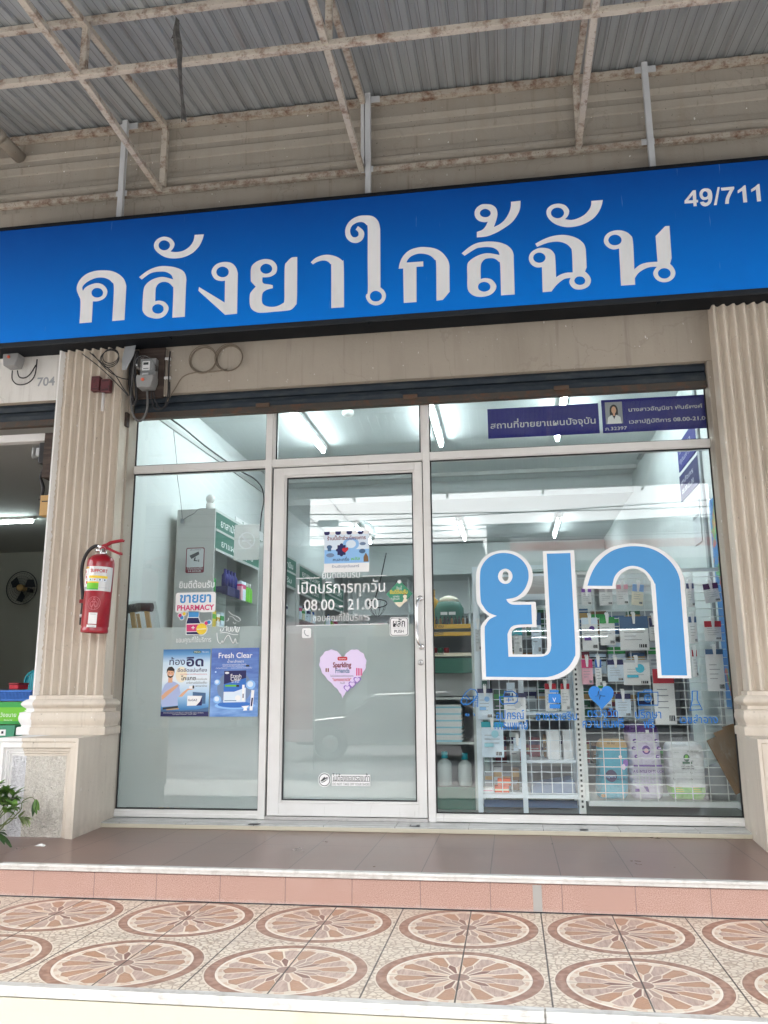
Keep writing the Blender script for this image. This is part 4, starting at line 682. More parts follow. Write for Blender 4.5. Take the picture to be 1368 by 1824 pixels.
for j in range(9): a = rng.uniform(-.9, 1.3); lf.m('leaf_pale'); leaf(lf, aty(34, 1456, y), (math.cos(a), -.3+rng.uniform(-.3, .3), math.sin(a)*.8), rng.uniform(.045, .07), .013, curl=.3)
for j in range(5): a = rng.uniform(-.4, .6); lf.m('leaf_pale'); leaf(lf, aty(43, 1458, y), (math.cos(a), -.2, math.sin(a)), .05, .010, curl=.5)
P_ = branch(((0, 1470), (30, 1450), (38, 1440), (40, 1428), (52, 1421), (60, 1422), (62, 1430)), -.70, .003)
for dx, L_ in ((-.10, .085), (.16, .075), (.45, .06)): lf.m('leaf_dark' if dx < 0 else 'leaf_green'); leaf(lf, aty(64, 1424, -.70), (dx, -.15, -1), L_, .015, up=(0, -1, .1), curl=.1)
branch(((-20, 1480), (12, 1462), (28, 1440), (31, 1420)), -.76, .003)
for a_, L_ in (((1, -.2, -.35), .14), ((.8, -.5, -.15), .11), ((.7, -.3, .35), .08), ((.3, -.6, .3), .09), ((.9, -.1, .1), .07)): lf.m('leaf_dark'); leaf(lf, aty(-8, 1484, -.8), a_, L_, .020, curl=.25)
st.build('stem', PT); lf.build('foliage', PT, normals=False)
# ---------------------------------------------------------------- inside the neighbouring shop
p = atz(-30, 932, 2.84); q = atz(78, 933, 2.84)
LT = thing('ceiling_lamp', 'long fluorescent ceiling lamp in the dim neighbouring shop', 'ceiling lamp', ((p.x+q.x)/2, p.y, 2.84)); MB('white_paint').box(p.x-.4, q.x-.02, p.y-.03, p.y+.03, 2.862, 2.899).build('batten', LT); MB('tube_light_dim').tube([(p.x-.35, p.y, 2.838), (q.x-.05, p.y, 2.838)], .016, 10).build('tube', LT)
o = aty(38, 1047, 6.7); FN = thing('wall_fan', 'round wall fan with wire guard in the neighbouring shop', 'fan', (o.x, 6.7, o.z))
b = MB('ink')
for r_ in (.06, .10, .14, .18, .22, .25): b.tube([(o.x+r_*math.cos(k*math.pi/18), 6.66+.05*(r_/.25)**2, o.z+r_*math.sin(k*math.pi/18)) for k in range(37)], .0022 if r_ < .25 else .008, 4)
for k in range(32): a = k*math.pi/16; b.tube([(o.x+.05*math.cos(a), 6.66, o.z+.05*math.sin(a)), (o.x+.25*math.cos(a+.25), 6.71, o.z+.25*math.sin(a+.25))], .0014, 3)
b.build('guard', FN); MB('tan').lathe([(.0, -.06), (.046, -.055), (.05, -.03), (.05, .08)], (o.x, 6.7, o.z), 20, 'y').build('hub', FN)
for k in range(3):
    a = k*2*math.pi/3+.4; MB('ink').raw([(o.x+.04*math.cos(a), 6.73, o.z+.04*math.sin(a)), (o.x+.21*math.cos(a-.35), 6.74, o.z+.21*math.sin(a-.35)), (o.x+.22*math.cos(a+.2), 6.72, o.z+.22*math.sin(a+.2)), (o.x+.15*math.cos(a+.6), 6.71, o.z+.15*math.sin(a+.6))], [(0, 1, 2, 3)]).build('blade', FN, normals=False)
MB('ink').bar((o.x, 6.79, o.z), (o.x, 6.99, o.z-.02), .05).build('bracket', FN)
def nb(u0, v0, u1, v1, y): a = aty(u0, v1, y); c = aty(u1, v0, y); return a.x, c.x, a.z, c.z
x0, x1, z0, z1 = nb(-70, 1250, 52, 1290, .30); CT = thing('counter', 'counter in the neighbouring shop with a green printed front cloth', 'counter', ((x0+x1)/2, .5, ZF)); MB('green').box(x0, x1, .285, .30, z0, z1).m('lime').box(x0, x1, .283, .2849, z0+.03, z1-.028).m('white_vinyl'); b = MB('green').box(x0, x1, .285, .30, z0, z1).m('lime').box(x0, x1, .2835, .2849, z0+.02, z1-.035).m('white_vinyl')
text(b, 'วังขนาย', aty(0, 1278, .28).x, aty(28, 1278, .28).x, aty(0, 1277, .28).z, .2825); text(b, '#น้ำ', aty(34, 1277, .28).x, aty(50, 1277, .28).x, aty(0, 1276.5, .28).z, .2825); text(b, 'วังขนาย', aty(6, 1283, .28).x, aty(21, 1283, .28).x, aty(0, 1283.5, .28).z, .2825, hz=.006); b.build('front_cloth', CT)
MB('brown').box(x0, x1, .301, .9, z1-.03, z1-.002).build('top', CT); MB('brown').box(x0, x0+.05, .31, .88, ZF, z1-.031).build('leg', CT); MB('brown').box(x1-.05, x1, .31, .88, ZF, z1-.031).build('leg', CT)
x0, x1, z0, z1 = nb(-45, 1229, 56, 1249, .34); b = MB('cyan2'); b = MB('blue'); b.box(x0, x1, .33, .345, z0, z0+.012).box(x0-.01, x1+.01, .325, .35, z1-.012, z1).box(x0, x1, .60, .615, z0, z1).box(x0, x0+.012, .345, .60, z0, z1).box(x1-.012, x1, .345, .60, z0, z1).box(x0, x1, .345, .6, z0, z0+.006)
n_ = 40
for k in range(n_): xx = x0+(x1-x0)*(k+.5)/n_; b.box(xx-.0028, xx+.0028, .331, .343, z0+.012, z1-.012)
tag(b.build('basket'), 'blue slatted plastic basket on the green-fronted counter next door', 'basket')
x0, x1, z0, z1 = nb(25, 1217, 42, 1228, .46); tag(MB('crimson').box(x0, x1, .40, .52, z0, z1).m('red_dark').box(x0-.003, x1+.003, .395, .525, z1-.012, z1+.003).build('tub', bevel=.003), 'small crimson tub behind the blue basket next door', 'tub')
a = aty(42, 1229, .62); c = aty(66, 1195, .62); b = MB('teal')
for k in range(7):
    xx = a.x+(c.x-a.x)*k/6; hh = math.sqrt(max(0, 1-((k-5)/5.6)**2)); b.bar((xx, .62, a.z-.1), (xx, .635, a.z+(c.z-a.z)*hh), .012, .006)
b.tube(cr([(a.x, .62, a.z-.1), (a.x+.005, .625, a.z+(c.z-a.z)*.6), (a.x+(c.x-a.x)*.5, .635, c.z-.005), (c.x, .635, c.z)]), .008, 8); tag(b.build('chair_back'), 'teal plastic chair back with slats beside the pillar next door', 'chair')
x0, x1, z0, z1 = nb(12, 1291, 44, 1312, .27); tag(MB('midgreen').prism([(x0+.01, z0-.1), (x1-.01, z0-.1), (x1, z1), (x0, z1)], .16, .26, 'y').m('paper_white').rect(x0+.02, x0+.06, z0+.012, z0+.05, .1585, .001).m('ink').rect(x0+.03, x0+.045, z0+.024, z0+.040, .1575, .001).build('bin', bevel=.003), 'green plastic bin with a white tag under the counter next door', 'bin')
a = aty(57, 818, -.02); c = aty(82, 790, -.02); EL = thing('meter_box', 'glass-fronted meter on the side of the pillar above the neighbouring opening', 'electricity meter', (c.x, -.03, a.z))
MB('dark_board').box(c.x+.012, -1.992, -.06, .09, a.z-.14, c.z+.06).build('backing_board', EL); MB('black').box(c.x-.03, c.x+.0115, -.05, .06, a.z-.04, c.z).build('case', EL, bevel=.006); MB('clear_plastic').box(a.x, c.x-.031, -.04, .05, a.z, c.z-.01).build('glass_cover', EL, bevel=.015); MB('label_silver').box(a.x+.03, c.x-.032, -.03, .04, a.z+.02, c.z-.03).build('dial', EL); MB('black_rubber').tube(cr([(c.x, 0, a.z-.04), (c.x-.03, 0, a.z-.12), (c.x, -.01, a.z-.2), (c.x-.02, 0, a.z-.28)]), .012, 8).build('cable_tail', EL)
a = aty(74, 920, -.02); c = aty(83, 884, -.02); tag(MB('tan').box(a.x, -1.99, -.05, .02, a.z, c.z).m('ink').box(a.x+.012, -1.992, -.053, -.0501, a.z+.09, a.z+.097).build('switch_box', bevel=.003), 'tan box fixed on the pillar side facing the neighbouring opening', 'switch box')
# ---------------------------------------------------------------- stickers, films and posters on the glass
YO, YI = YG-.0022, YG+.0085                                           # outer and inner side of the panes
def A(u, v, y=YO): q = aty(u, v, y); return q.x, q.z
def R_(u0, v0, u1, v1, y=YO):
    """x0, x1, z0, z1 of an upright rectangle whose corners are these pixels"""
    a = aty(u0, v0, y); b_ = aty(u1, v1, y); return min(a.x, b_.x), max(a.x, b_.x), min(a.z, b_.z), max(a.z, b_.z)
def T(mb, s, u0, v0, u1, v1=None, y=YO, d=.0012, hz=None, bold=0.0):
    a = aty(u0, v0, y); c = aty(u1, v0 if v1 is None else v1, y); text(mb, s, a.x, c.x, (a.z+c.z)/2 if v1 is not None else a.z, y-d, hz, bold)
# frosted privacy films inside the glass
z = aty(330, 1117, YI).z; tag(MB('frost_film').box(XL+.008, XM1-.004, YI, YI+.0006, ZB1+.008, z).build('privacy_film'), 'frosted privacy film on the lower half of the left window', 'window film')
z = aty(600, 1113, YI).z; tag(MB('frost_film').box(gx0+.004, gx1-.004, YI, YI+.0006, gz0+.004, z).build('privacy_film'), 'frosted privacy film on the lower half of the glass door', 'window film')
# the two big letters
for n, lab in (('y', 'left big blue letter with white outline and a round head on the window'), ('a', 'big blue arched letter with white outline on the right window, the right one')):
    L_ = glyph(MB('white_vinyl'), n+'w', YO, .0012).build('window_letter'); tag(L_, lab, 'letter sticker'); glyph(MB('vinyl_blue'), n+'b', YO-.0014, .0008).build('blue_face', L_)
# blue notices behind the transom glass
def notice(u0, v0, u1, v1, lab, fill):
    y = YI; x0, x1, z0, z1 = R_(u0, v0, u1, v1, y); N_ = MB('deepblue').box(x0, x1, y, y+.003, z0, z1).build('notice'); tag(N_, lab, 'notice'); b = MB('lightgrey'); fill(b, y, z0, z1); b.build('print', N_)
def f1(b, y, z0, z1): T(b, 'สถานที่ขายยาแผนปัจจุบัน', 874, 766, 1061, 752, y, hz=.034, bold=.012)
def f2(b, y, z0, z1):
    T(b, 'นางสาวอัญนิชา พันธ์พงศ์ ภ', 1120, 736, 1262, 723, y, hz=.021, bold=.012); T(b, 'เวลาปฏิบัติการ 08.00-21.00', 1121, 757, 1263, 745, y, hz=.021, bold=.012); T(b, 'ภ.32397', 1078, 767, 1117, 765, y, hz=.018, bold=.01)
    x0, x1, a, c = R_(1077, 717, 1110, 754, y); w_ = x1-x0; h = c-a; d = y-.0012
    b.m('grey').rect(x0, x1, a, c, d).m('hair').disc(x0+w_*.5, a+h*.62, w_*.24, h*.26, d-.0004).rect(x0+w_*.26, x0+w_*.74, a+h*.40, a+h*.62, d-.0004).m('skin').disc(x0+w_*.5, a+h*.62, w_*.14, h*.17, d-.0008).rect(x0+w_*.44, x0+w_*.56, a+h*.36, a+h*.5, d-.0008)
    b.m('paper_white').plate([(x0+w_*.08, a), (x0+w_*.92, a), (x0+w_*.86, a+h*.30), (x0+w_*.62, a+h*.40), (x0+w_*.5, a+h*.22), (x0+w_*.38, a+h*.40), (x0+w_*.14, a+h*.30)], d-.0006).m('ink').plate([(x0+w_*.43, a+h*.36), (x0+w_*.57, a+h*.36), (x0+w_*.5, a+h*.2)], d-.0009)
notice(868, 729, 1068.5, 771.5, 'dark blue notice in white Thai lettering behind the upper right window', f1); notice(1070.5, 713, 1266, 762, 'dark blue notice with a small portrait photo behind the upper right window', f2)
# poster one: man in a blue shirt
y = YO; x0, x1, z0, z1 = R_(291.5, 1157, 371, 1276, y); w_ = x1-x0; h = z1-z0; P = lambda a, c: (x0+w_*a, z0+h*c)
b = MB('pale').rect(x0, x1, z0, z1, y)
t = NT('poster_sky'); _x, _y, pz_ = t.xyz(); g_ = t.step(pz_, z0, z1); ra = t.new('ShaderNodeValToRGB'); t.put(ra.inputs[0], g_); E_ = ra.color_ramp.elements; E_[0].position = 0; E_[0].color = (.01, .06, .22, 1); E_[1].position = 1; E_[1].color = (.03, .16, .42, 1)
for ps_, cl in ((.12, (.05, .22, .50)), (.30, (.35, .58, .80)), (.55, (.80, .87, .92)), (.80, (.62, .78, .90)), (.92, (.14, .36, .66))): e_ = E_.new(ps_); e_.color = (*cl, 1)
t.fin(ra.outputs[0], .45); b.m('poster_sky').rect(x0, x1, z0, z1, y-.0006)
b.m('navy').rect(x0, x1, z0, z0+h*.07, y-.0007); b.m('steelblue').plate([P(0, .07), P(1, .07), P(1, .135), P(.75, .10), P(.4, .085), P(0, .10)], y-.0007)
d = y-.0014; b.m('darkgreen').disc(*P(.72, .955), w_*.085, h*.022, d); b.m('paper_white'); text(b, 'MEGA', P(.66, 0)[0], P(.79, 0)[0], P(0, .943)[1], d-.0006); text(b, 'We care', P(.82, 0)[0], P(.96, 0)[0], P(0, .946)[1], d-.0003)
b.m('navy'); text(b, 'ท้อง', P(.14, 0)[0], P(.47, 0)[0], P(0, .765)[1], d, hz=h*.085, bold=.006); text(b, 'อืด', P(.5, 0)[0], P(.86, 0)[0], P(0, .745)[1], d, hz=h*.115, bold=.030)
text(b, 'อึดอัดแน่นท้อง', P(.32, 0)[0], P(.94, 0)[0], P(0, .66)[1], d, hz=h*.042, bold=.012); b.m('crimson'); text(b, 'อาหารไม่ย่อย จากแก๊สในกระเพาะอาหาร', P(.38, 0)[0], P(.94, 0)[0], P(0, .615)[1], d, hz=h*.016); b.m('ink'); text(b, 'โกแกซ', P(.40, 0)[0], P(.71, 0)[0], P(0, .535)[1], d, hz=h*.05, bold=.02)
text(b, 'ตัวช่วยเรื่องแก๊ส', P(.72, 0)[0], P(.95, 0)[0], P(0, .538)[1], d, hz=h*.02); text(b, 'มาจิบหมดไม่ต้องเคี้ยว', P(.52, 0)[0], P(.95, 0)[0], P(0, .482)[1], d, hz=h*.026); text(b, 'พกพาง่าย', P(.71, 0)[0], P(.95, 0)[0], P(0, .435)[1], d, hz=h*.022)
b.m('cream').disc(*P(.40, .62), w_*.12, h*.12, y-.0008)
# the man: shirt, arms, head
b.m('shirt').plate([P(.02, .14), P(.36, .16), P(.34, .30), P(.38, .46), P(.30, .50), P(.21, .525), P(.14, .52), P(.06, .47), P(.0, .36), P(.0, .2)], d); b.m('ink').plate([P(.04, .13), P(.36, .155), P(.36, .125), P(.04, .10)], d-.0004); b.m('tan').plate([P(.12, .105), P(.38, .125), P(.38, .105), P(.12, .092)], d-.0005)
b.m('skin').plate([P(.13, .50), P(.22, .50), P(.22, .58), P(.13, .58)], d-.0003).disc(*P(.175, .635), w_*.072, h*.065, d-.0008); b.m('hair').plate([P(.09, .64), P(.095, .70), P(.13, .735), (P(.20, .74)), P(.255, .70), P(.255, .64), P(.235, .675), P(.12, .68)], d-.0012).plate([P(.105, .625), P(.125, .585), P(.175, .568), P(.225, .585), P(.245, .625), P(.215, .602), P(.175, .594), P(.135, .602)], d-.0012)
b.m('ink').disc(*P(.145, .648), w_*.010, h*.005, d-.0013).disc(*P(.205, .648), w_*.010, h*.005, d-.0013); b.m('paper_white').plate([P(.145, .615), P(.205, .615), P(.19, .603), P(.16, .603)], d-.0014)
b.m('skin').plate([P(.02, .24), P(.10, .29), P(.34, .44), P(.36, .47), P(.32, .475), P(.08, .36), P(.0, .30)], d-.0012).plate([P(.36, .29), P(.44, .29), P(.56, .385), P(.70, .40), P(.55, .41), P(.44, .35)], d-.0012); b.m('shirt').plate([P(.27, .36), P(.36, .30), P(.40, .34), P(.36, .46)], d-.0005)
b.m('paper_white').rect(*P(.58, .41)[:1], P(.66, .41)[0], P(0, .41)[1], P(0, .45)[1], d-.0004); b.m('ink').rect(P(.65, 0)[0], P(.685, 0)[0], P(0, .41)[1], P(0, .455)[1], d-.0005)
b.m('steelblue').plate([P(.66, .18), P(.93, .185), P(.93, .345), P(.66, .36)], d-.0002); b.m('paper_white').plate([P(.55, .155), P(.86, .16), P(.86, .30), P(.55, .305)], d-.0008); b.m('navy').plate([P(.74, .157), P(.86, .16), P(.86, .30), P(.82, .22)], d-.0012); text(b, 'GoGAZ', P(.57, 0)[0], P(.76, 0)[0], P(0, .225)[1], d-.0012, bold=.01)
b.m('lightgrey'); text(b, 'โปรดอ่านฉลากและคำเตือนก่อนใช้ทุกครั้ง ปรึกษาเภสัชกร', P(.06, 0)[0], P(.9, 0)[0], P(0, .045)[1], d, hz=h*.014); text(b, 'ใบอนุญาตโฆษณา เลขที่ 000', P(.25, 0)[0], P(.75, 0)[0], P(0, .025)[1], d, hz=h*.012)
tag(b.build('poster'), 'poster of a smiling man in a pale blue shirt on the left window', 'poster', 'posters on the left window')
# poster two: blue eye-drop advert
x0, x1, z0, z1 = R_(377.5, 1155, 459, 1276.5, y); w_ = x1-x0; h = z1-z0
b = MB('blue').rect(x0, x1, z0, z1, y); t = NT('poster_blue'); px_, py_, pz_ = t.xyz(); g_ = t.step(pz_, z0, z1); n = t.noise((6, 6, 26), 4)
t.fin(t.mix(t.step(n, .35, .7), t.mix(g_, (.10, .24, .58), (.07, .12, .42)), t.mix(g_, (.28, .48, .80), (.10, .20, .56))), .45); b.m('poster_blue').rect(x0, x1, z0, z1, y-.0006)
b.m('white_vinyl'); text(b, 'Fresh Clear', P(.15, 0)[0], P(.86, 0)[0], P(0, .855)[1], d, bold=.012); text(b, 'น้ำยาล้างตา', P(.34, 0)[0], P(.68, 0)[0], P(0, .785)[1], d, hz=h*.03); text(b, 'ล้างและทำความสะอาดดวงตา ให้สดชื่น', P(.24, 0)[0], P(.74, 0)[0], P(0, .75)[1], d, hz=h*.014); text(b, 'ไม่มีสารกันเสีย ใช้ง่าย พกพาสะดวก', P(.24, 0)[0], P(.68, 0)[0], P(0, .727)[1], d, hz=h*.014)
text(b, 'อ่อนโยนต่อดวงตา', P(.10, 0)[0], P(.34, 0)[0], P(0, .70)[1], d, hz=h*.013); text(b, 'สะอาด ปลอดภัย มั่นใจทุกครั้ง', P(.42, 0)[0], P(.86, 0)[0], P(0, .70)[1], d, hz=h*.013)
b.m('ink').rect(P(.73, 0)[0], P(.80, 0)[0], P(0, .725)[1], P(0, .75)[1], d); b.m('bluegrey').disc(*P(.5, .42), w_*.36, h*.25, y-.0009).m('sky').disc(*P(.52, .16), w_*.42, h*.055, y-.0009).m('blue').disc(*P(.52, .175), w_*.36, h*.045, y-.0011)
b.m('pale').plate([P(.28, .205), P(.74, .21), P(.74, .67), P(.28, .665)], d); b.m('navy').plate([P(.28, .47), P(.74, .56), P(.74, .67), P(.28, .665)], d-.0006).m('blue').plate([P(.28, .36), P(.5, .36), P(.74, .42), P(.74, .57), P(.28, .48)], d-.0004); b.m('white_vinyl'); text(b, 'Fresh', P(.42, 0)[0], P(.64, 0)[0], P(0, .565)[1], d-.001); text(b, 'Clear', P(.42, 0)[0], P(.64, 0)[0], P(0, .520)[1], d-.001); text(b, 'eye drops', P(.44, 0)[0], P(.60, 0)[0], P(0, .495)[1], d-.001); b.disc(*P(.34, .635), w_*.045, h*.016, d-.001).disc(*P(.58, .27), w_*.06, h*.04, d-.0006)
b.m('lime').rect(P(.31, 0)[0], P(.55, 0)[0], P(0, .435)[1], P(0, .46)[1], d-.001); b.m('ink').rect(P(.54, 0)[0], P(.60, 0)[0], P(0, .43)[1], P(0, .46)[1], d-.0011); b.m('steelblue').rect(P(.3, 0)[0], P(.55, 0)[0], P(0, .225)[1], P(0, .235)[1], d-.001)
b.m('white_vinyl').rect(P(.665, 0)[0], P(.715, 0)[0], P(0, .23)[1], P(0, .46)[1], d-.001).plate([P(.83, .09), P(.89, .09), P(.92, .38), P(.86, .385)], d-.0006).plate([P(.66, .15), P(.82, .16), P(.77, .12), P(.78, .09), P(.70, .085), P(.71, .12)], d-.0006); b.m('navy').plate([P(.85, .15), P(.88, .15), P(.9, .27), P(.865, .27)], d-.001).rect(P(.68, 0)[0], P(.70, 0)[0], P(0, .27)[1], P(0, .33)[1], d-.0015)
for a_, c_, r_ in ((.14, .50, .065), (.15, .25, .085), (.84, .46, .10), (.10, .65, .02)): b.m('sky').disc(*P(a_, c_), w_*r_, h*r_*.66, d-.0002).m('pale').disc(*P(a_-r_*.1, c_+r_*.08), w_*r_*.6, h*r_*.42, d-.0005)
tag(b.build('poster'), 'blue eye drop poster with white bubbles on the left window', 'poster', 'posters on the left window')
# stickers above the posters
b = MB('white_vinyl'); T(b, 'ยินดีต้อนรับ', 319, 1048, 382, 1046, hz=.036, bold=.012); tag(b.build('window_lettering'), 'white welcome lettering on the left window above the pharmacy sticker', 'lettering')
b = MB('white_vinyl'); T(b, 'ขอบคุณที่ใช้บริการ', 313.5, 1145, 376, 1143, hz=.026); tag(b.build('window_lettering'), 'white lettering on the left window under the medicine bottle sticker', 'lettering')
x0, x1, z0, z1 = R_(313.5, 1056, 383.5, 1090); b = MB('white_vinyl').rrect(x0, x1, z0, z1, .014, YO); b.m('icon_blue'); b.m('vinyl_blue'); T(b, 'ขายยา', 320, 1074, 376, 1072, hz=.052, bold=.028); b.m('rose'); T(b, 'PHARMACY', 315.5, 1087.5, 381.5, 1086, bold=.030); tag(b.build('sticker'), 'white sticker reading pharmacy in blue and red on the left window', 'sticker')
def O(mb, pts, u0, v0, s, y, th=.0006): return mb.plate([A(u0+p*s, v0+q*s, y) for p, q in pts][::-1], y, th)
b = MB('white_vinyl'); q = lambda pts, y: O(b, pts, 290, 880, .148, y)          # outline in the pixels of the enlarged view
bot = [(312, 1418), (432, 1418), (432, 1465), (425, 1480), (448, 1550), (448, 1688), (285, 1688), (285, 1550), (305, 1480), (312, 1465)]; cxb, cyb = 366, 1555
q([(cxb+(a-cxb)*1.12, cyb+(c-cyb)*1.06) for a, c in bot], YO); b.disc(*A(290+465*.148, 880+1625*.148), .040, .040, YO)
for (a, c), (e, g) in (((210, 1465), (235, 1495)), ((530, 1552), (565, 1540))): pass
b.m('icon_blue'); b.m('navy'); q([(305, 1485), (425, 1485), (448, 1550), (448, 1688), (285, 1688), (285, 1550)], YO-.0008); b.m('aqua'); b.m('vinyl_blue'); q([(312, 1420), (432, 1420), (432, 1462), (424, 1484), (308, 1484), (312, 1462)], YO-.0010); b.m('rose'); q([(286, 1570), (447, 1565), (447, 1650), (286, 1655)], YO-.0012)
b.m('white_vinyl'); q([(344, 1604), (384, 1603), (384, 1612), (344, 1613)], YO-.0018); q([(360, 1588), (369, 1588), (369, 1628), (360, 1628)], YO-.0019); q([(286, 1560), (447, 1556), (447, 1567), (286, 1571)], YO-.0017); q([(286, 1654), (447, 1650), (447, 1657), (286, 1662)], YO-.0017); q([(305, 1482), (428, 1481), (430, 1489), (303, 1490)], YO-.0018)
b.m('yellow').disc(*A(290+467*.148, 880+1624*.148), .034, .034, YO-.0020); b.m('white_vinyl'); q([(412, 1624), (524, 1618), (524, 1625), (412, 1631)], YO-.0026)
for (a, c, k1, k2, an) in ((218, 1475, 'rose', 'vinyl_blue', 50), (540, 1548, 'rose', 'vinyl_blue', -15)):
    o = A(290+a*.148, 880+c*.148)
    for i, k in ((-1, k1), (1, k2)):
        ca, sa = math.cos(rad(-an)), math.sin(rad(-an)); b.m('white_vinyl').disc(o[0]+i*.010*ca, o[1]+i*.010*sa, .016, .016, YO); b.m(k).disc(o[0]+i*.009*ca, o[1]+i*.009*sa, .0115, .0115, YO-.001)
b.m('white_vinyl').disc(*A(290+258*.148, 880+1442*.148), .014, .014, YO); b.m('yellow').disc(*A(290+258*.148, 880+1442*.148), .010, .010, YO-.001)
tag(b.build('sticker'), 'sticker of a medicine bottle and pills on the left window', 'sticker')
# hand-drawn white lettering
b = MB('white_vinyl'); tz = lambda pts: b.tube(cr([aty(290+a*.148, 880+c*.148, YO) for a, c in pts], 5), .0028, 4)
for pts in ([(650, 1670), (660, 1760), (690, 1800), (715, 1765), (722, 1790), (750, 1740), (775, 1705), (800, 1705), (830, 1770), (850, 1795), (872, 1740), (885, 1790), (910, 1795)], [(690, 1672), (760, 1668), (840, 1690), (905, 1692)], [(790, 1410), (830, 1450), (890, 1475), (925, 1500), (930, 1525)], [(800, 1470), (840, 1480), (880, 1520), (920, 1535)], [(790, 1490), (785, 1520), (760, 1530)], [(845, 1540), (860, 1560), (880, 1550)], [(700, 1620), (690, 1650), (720, 1645), (730, 1610)], [(745, 1610), (770, 1590), (765, 1650)], [(790, 1600), (785, 1645), (810, 1650), (815, 1600)], [(835, 1600), (830, 1655), (850, 1640), (870, 1590), (880, 1660)], [(895, 1600), (890, 1660), (910, 1650), (920, 1600)], [(670, 1510), (655, 1540), (665, 1560)]): tz(pts)
tag(b.build('window_lettering'), 'hand-drawn white scribbled lettering on the left window beside the bottle sticker', 'lettering')
x0, x1, z0, z1 = R_(418, 935, 461, 997, YI); b = MB('clear_sticker').rrect(x0, x1, z0, z1, .006, YI, .0008); o = ((x0+x1)/2, (z0+z1)/2+.01); b.m('grey')
b.m('lightgrey')
for k in range(24): a = k*math.pi/12; e = a+math.pi/12; b.plate([(o[0]+.055*math.cos(a), o[1]+.055*math.sin(a)), (o[0]+.055*math.cos(e), o[1]+.055*math.sin(e)), (o[0]+.047*math.cos(e), o[1]+.047*math.sin(e)), (o[0]+.047*math.cos(a), o[1]+.047*math.sin(a))], YI-.0012)
b.plate([(o[0]-.042, o[1]+.034), (o[0]-.034, o[1]+.042), (o[0]+.042, o[1]-.034), (o[0]+.034, o[1]-.042)], YI-.0014).rect(o[0]-.03, o[0]+.03, o[1]-.006, o[1]+.006, YI-.0012)
tag(b.build('sticker'), 'pale see-through sticker seen from its back high on the left window', 'sticker')
# door: opening hours and small stickers
DG = 'white lettering on the glass door'
def line(u0, v0, u1, v1, th, lab):
    a = A(u0, v0); c = A(u1, v1); zz = (a[1]+c[1])/2; tag(MB('white_vinyl').rect(a[0], c[0], zz-th/2, zz+th/2, YO).build('window_line'), lab, 'line sticker', 'white lines on the glass door')
line(527.5, 1030.5, 569, 1029, .005, 'short white line left of the welcome lettering on the door'); line(645.5, 1026, 689, 1025, .005, 'short white line right of the welcome lettering on the door'); line(526.5, 1115, 691, 1110.5, .005, 'long white line below the opening hours on the door')
for s, u0, v0, u1, v1, hz, bo, lab in (('ยินดีต้อนรับ', 574, 1031, 641, 1028, .037, .0, 'white welcome lettering between two short lines on the door'), ('เปิดบริการทุกวัน', 530, 1058, 686, 1053, .060, .006, 'large white open every day lettering on the door'), ('08.00 - 21.00', 541.5, 1088, 674, 1084, .058, .008, 'large white opening hours in figures on the door'), ('ขอบคุณที่ใช้บริการ', 557.5, 1107.5, 658.5, 1104.5, .036, .0, 'small white thank you lettering under the opening hours')):
    b = MB('white_vinyl'); T(b, s, u0, v0, u1, v1, hz=hz, bold=bo); tag(b.build('window_lettering'), lab, 'lettering', DG)
x0, x1, z0, z1 = R_(538, 1119, 554, 1136.5); b = MB('white_vinyl').rrect(x0, x1, z0, z1, .010, YO); b.m('grey'); o = ((x0+x1)/2, (z0+z1)/2); b.tube(cr([(o[0]-.010, YO-.001, o[1]+.017), (o[0]-.013, YO-.001, o[1]+.004), (o[0]-.004, YO-.001, o[1]-.012), (o[0]+.012, YO-.001, o[1]-.017)]), [.0045, .0055]+[.0025]*15+[.0055, .0045], 6); tag(b.build('sticker'), 'small white telephone sticker on the door under the long line', 'sticker')
x0, x1, z0, z1 = R_(694, 1099.5, 728, 1133); b = MB('white_vinyl').rrect(x0, x1, z0, z1, .016, YO); e = .0045; b.m('ink').rrect(x0+e, x1-e, z0+e, z1-e, .013, YO-.0006).m('white_vinyl').rrect(x0+e*1.7, x1-e*1.7, z0+e*1.7, z1-e*1.7, .011, YO-.0012).m('ink'); T(b, 'ผลัก', 700, 1117, 721.5, 1115.5, d=.0018, hz=.038, bold=.014); T(b, 'PUSH', 702.5, 1127.5, 719, 1126.8, d=.0018, bold=.008); b.m('grey').rect(x0+.016, x1-.016, z0+.048, z0+.0495, YO-.0018); tag(b.build('sticker'), 'square white push sticker on the glass door beside the handle', 'sticker')
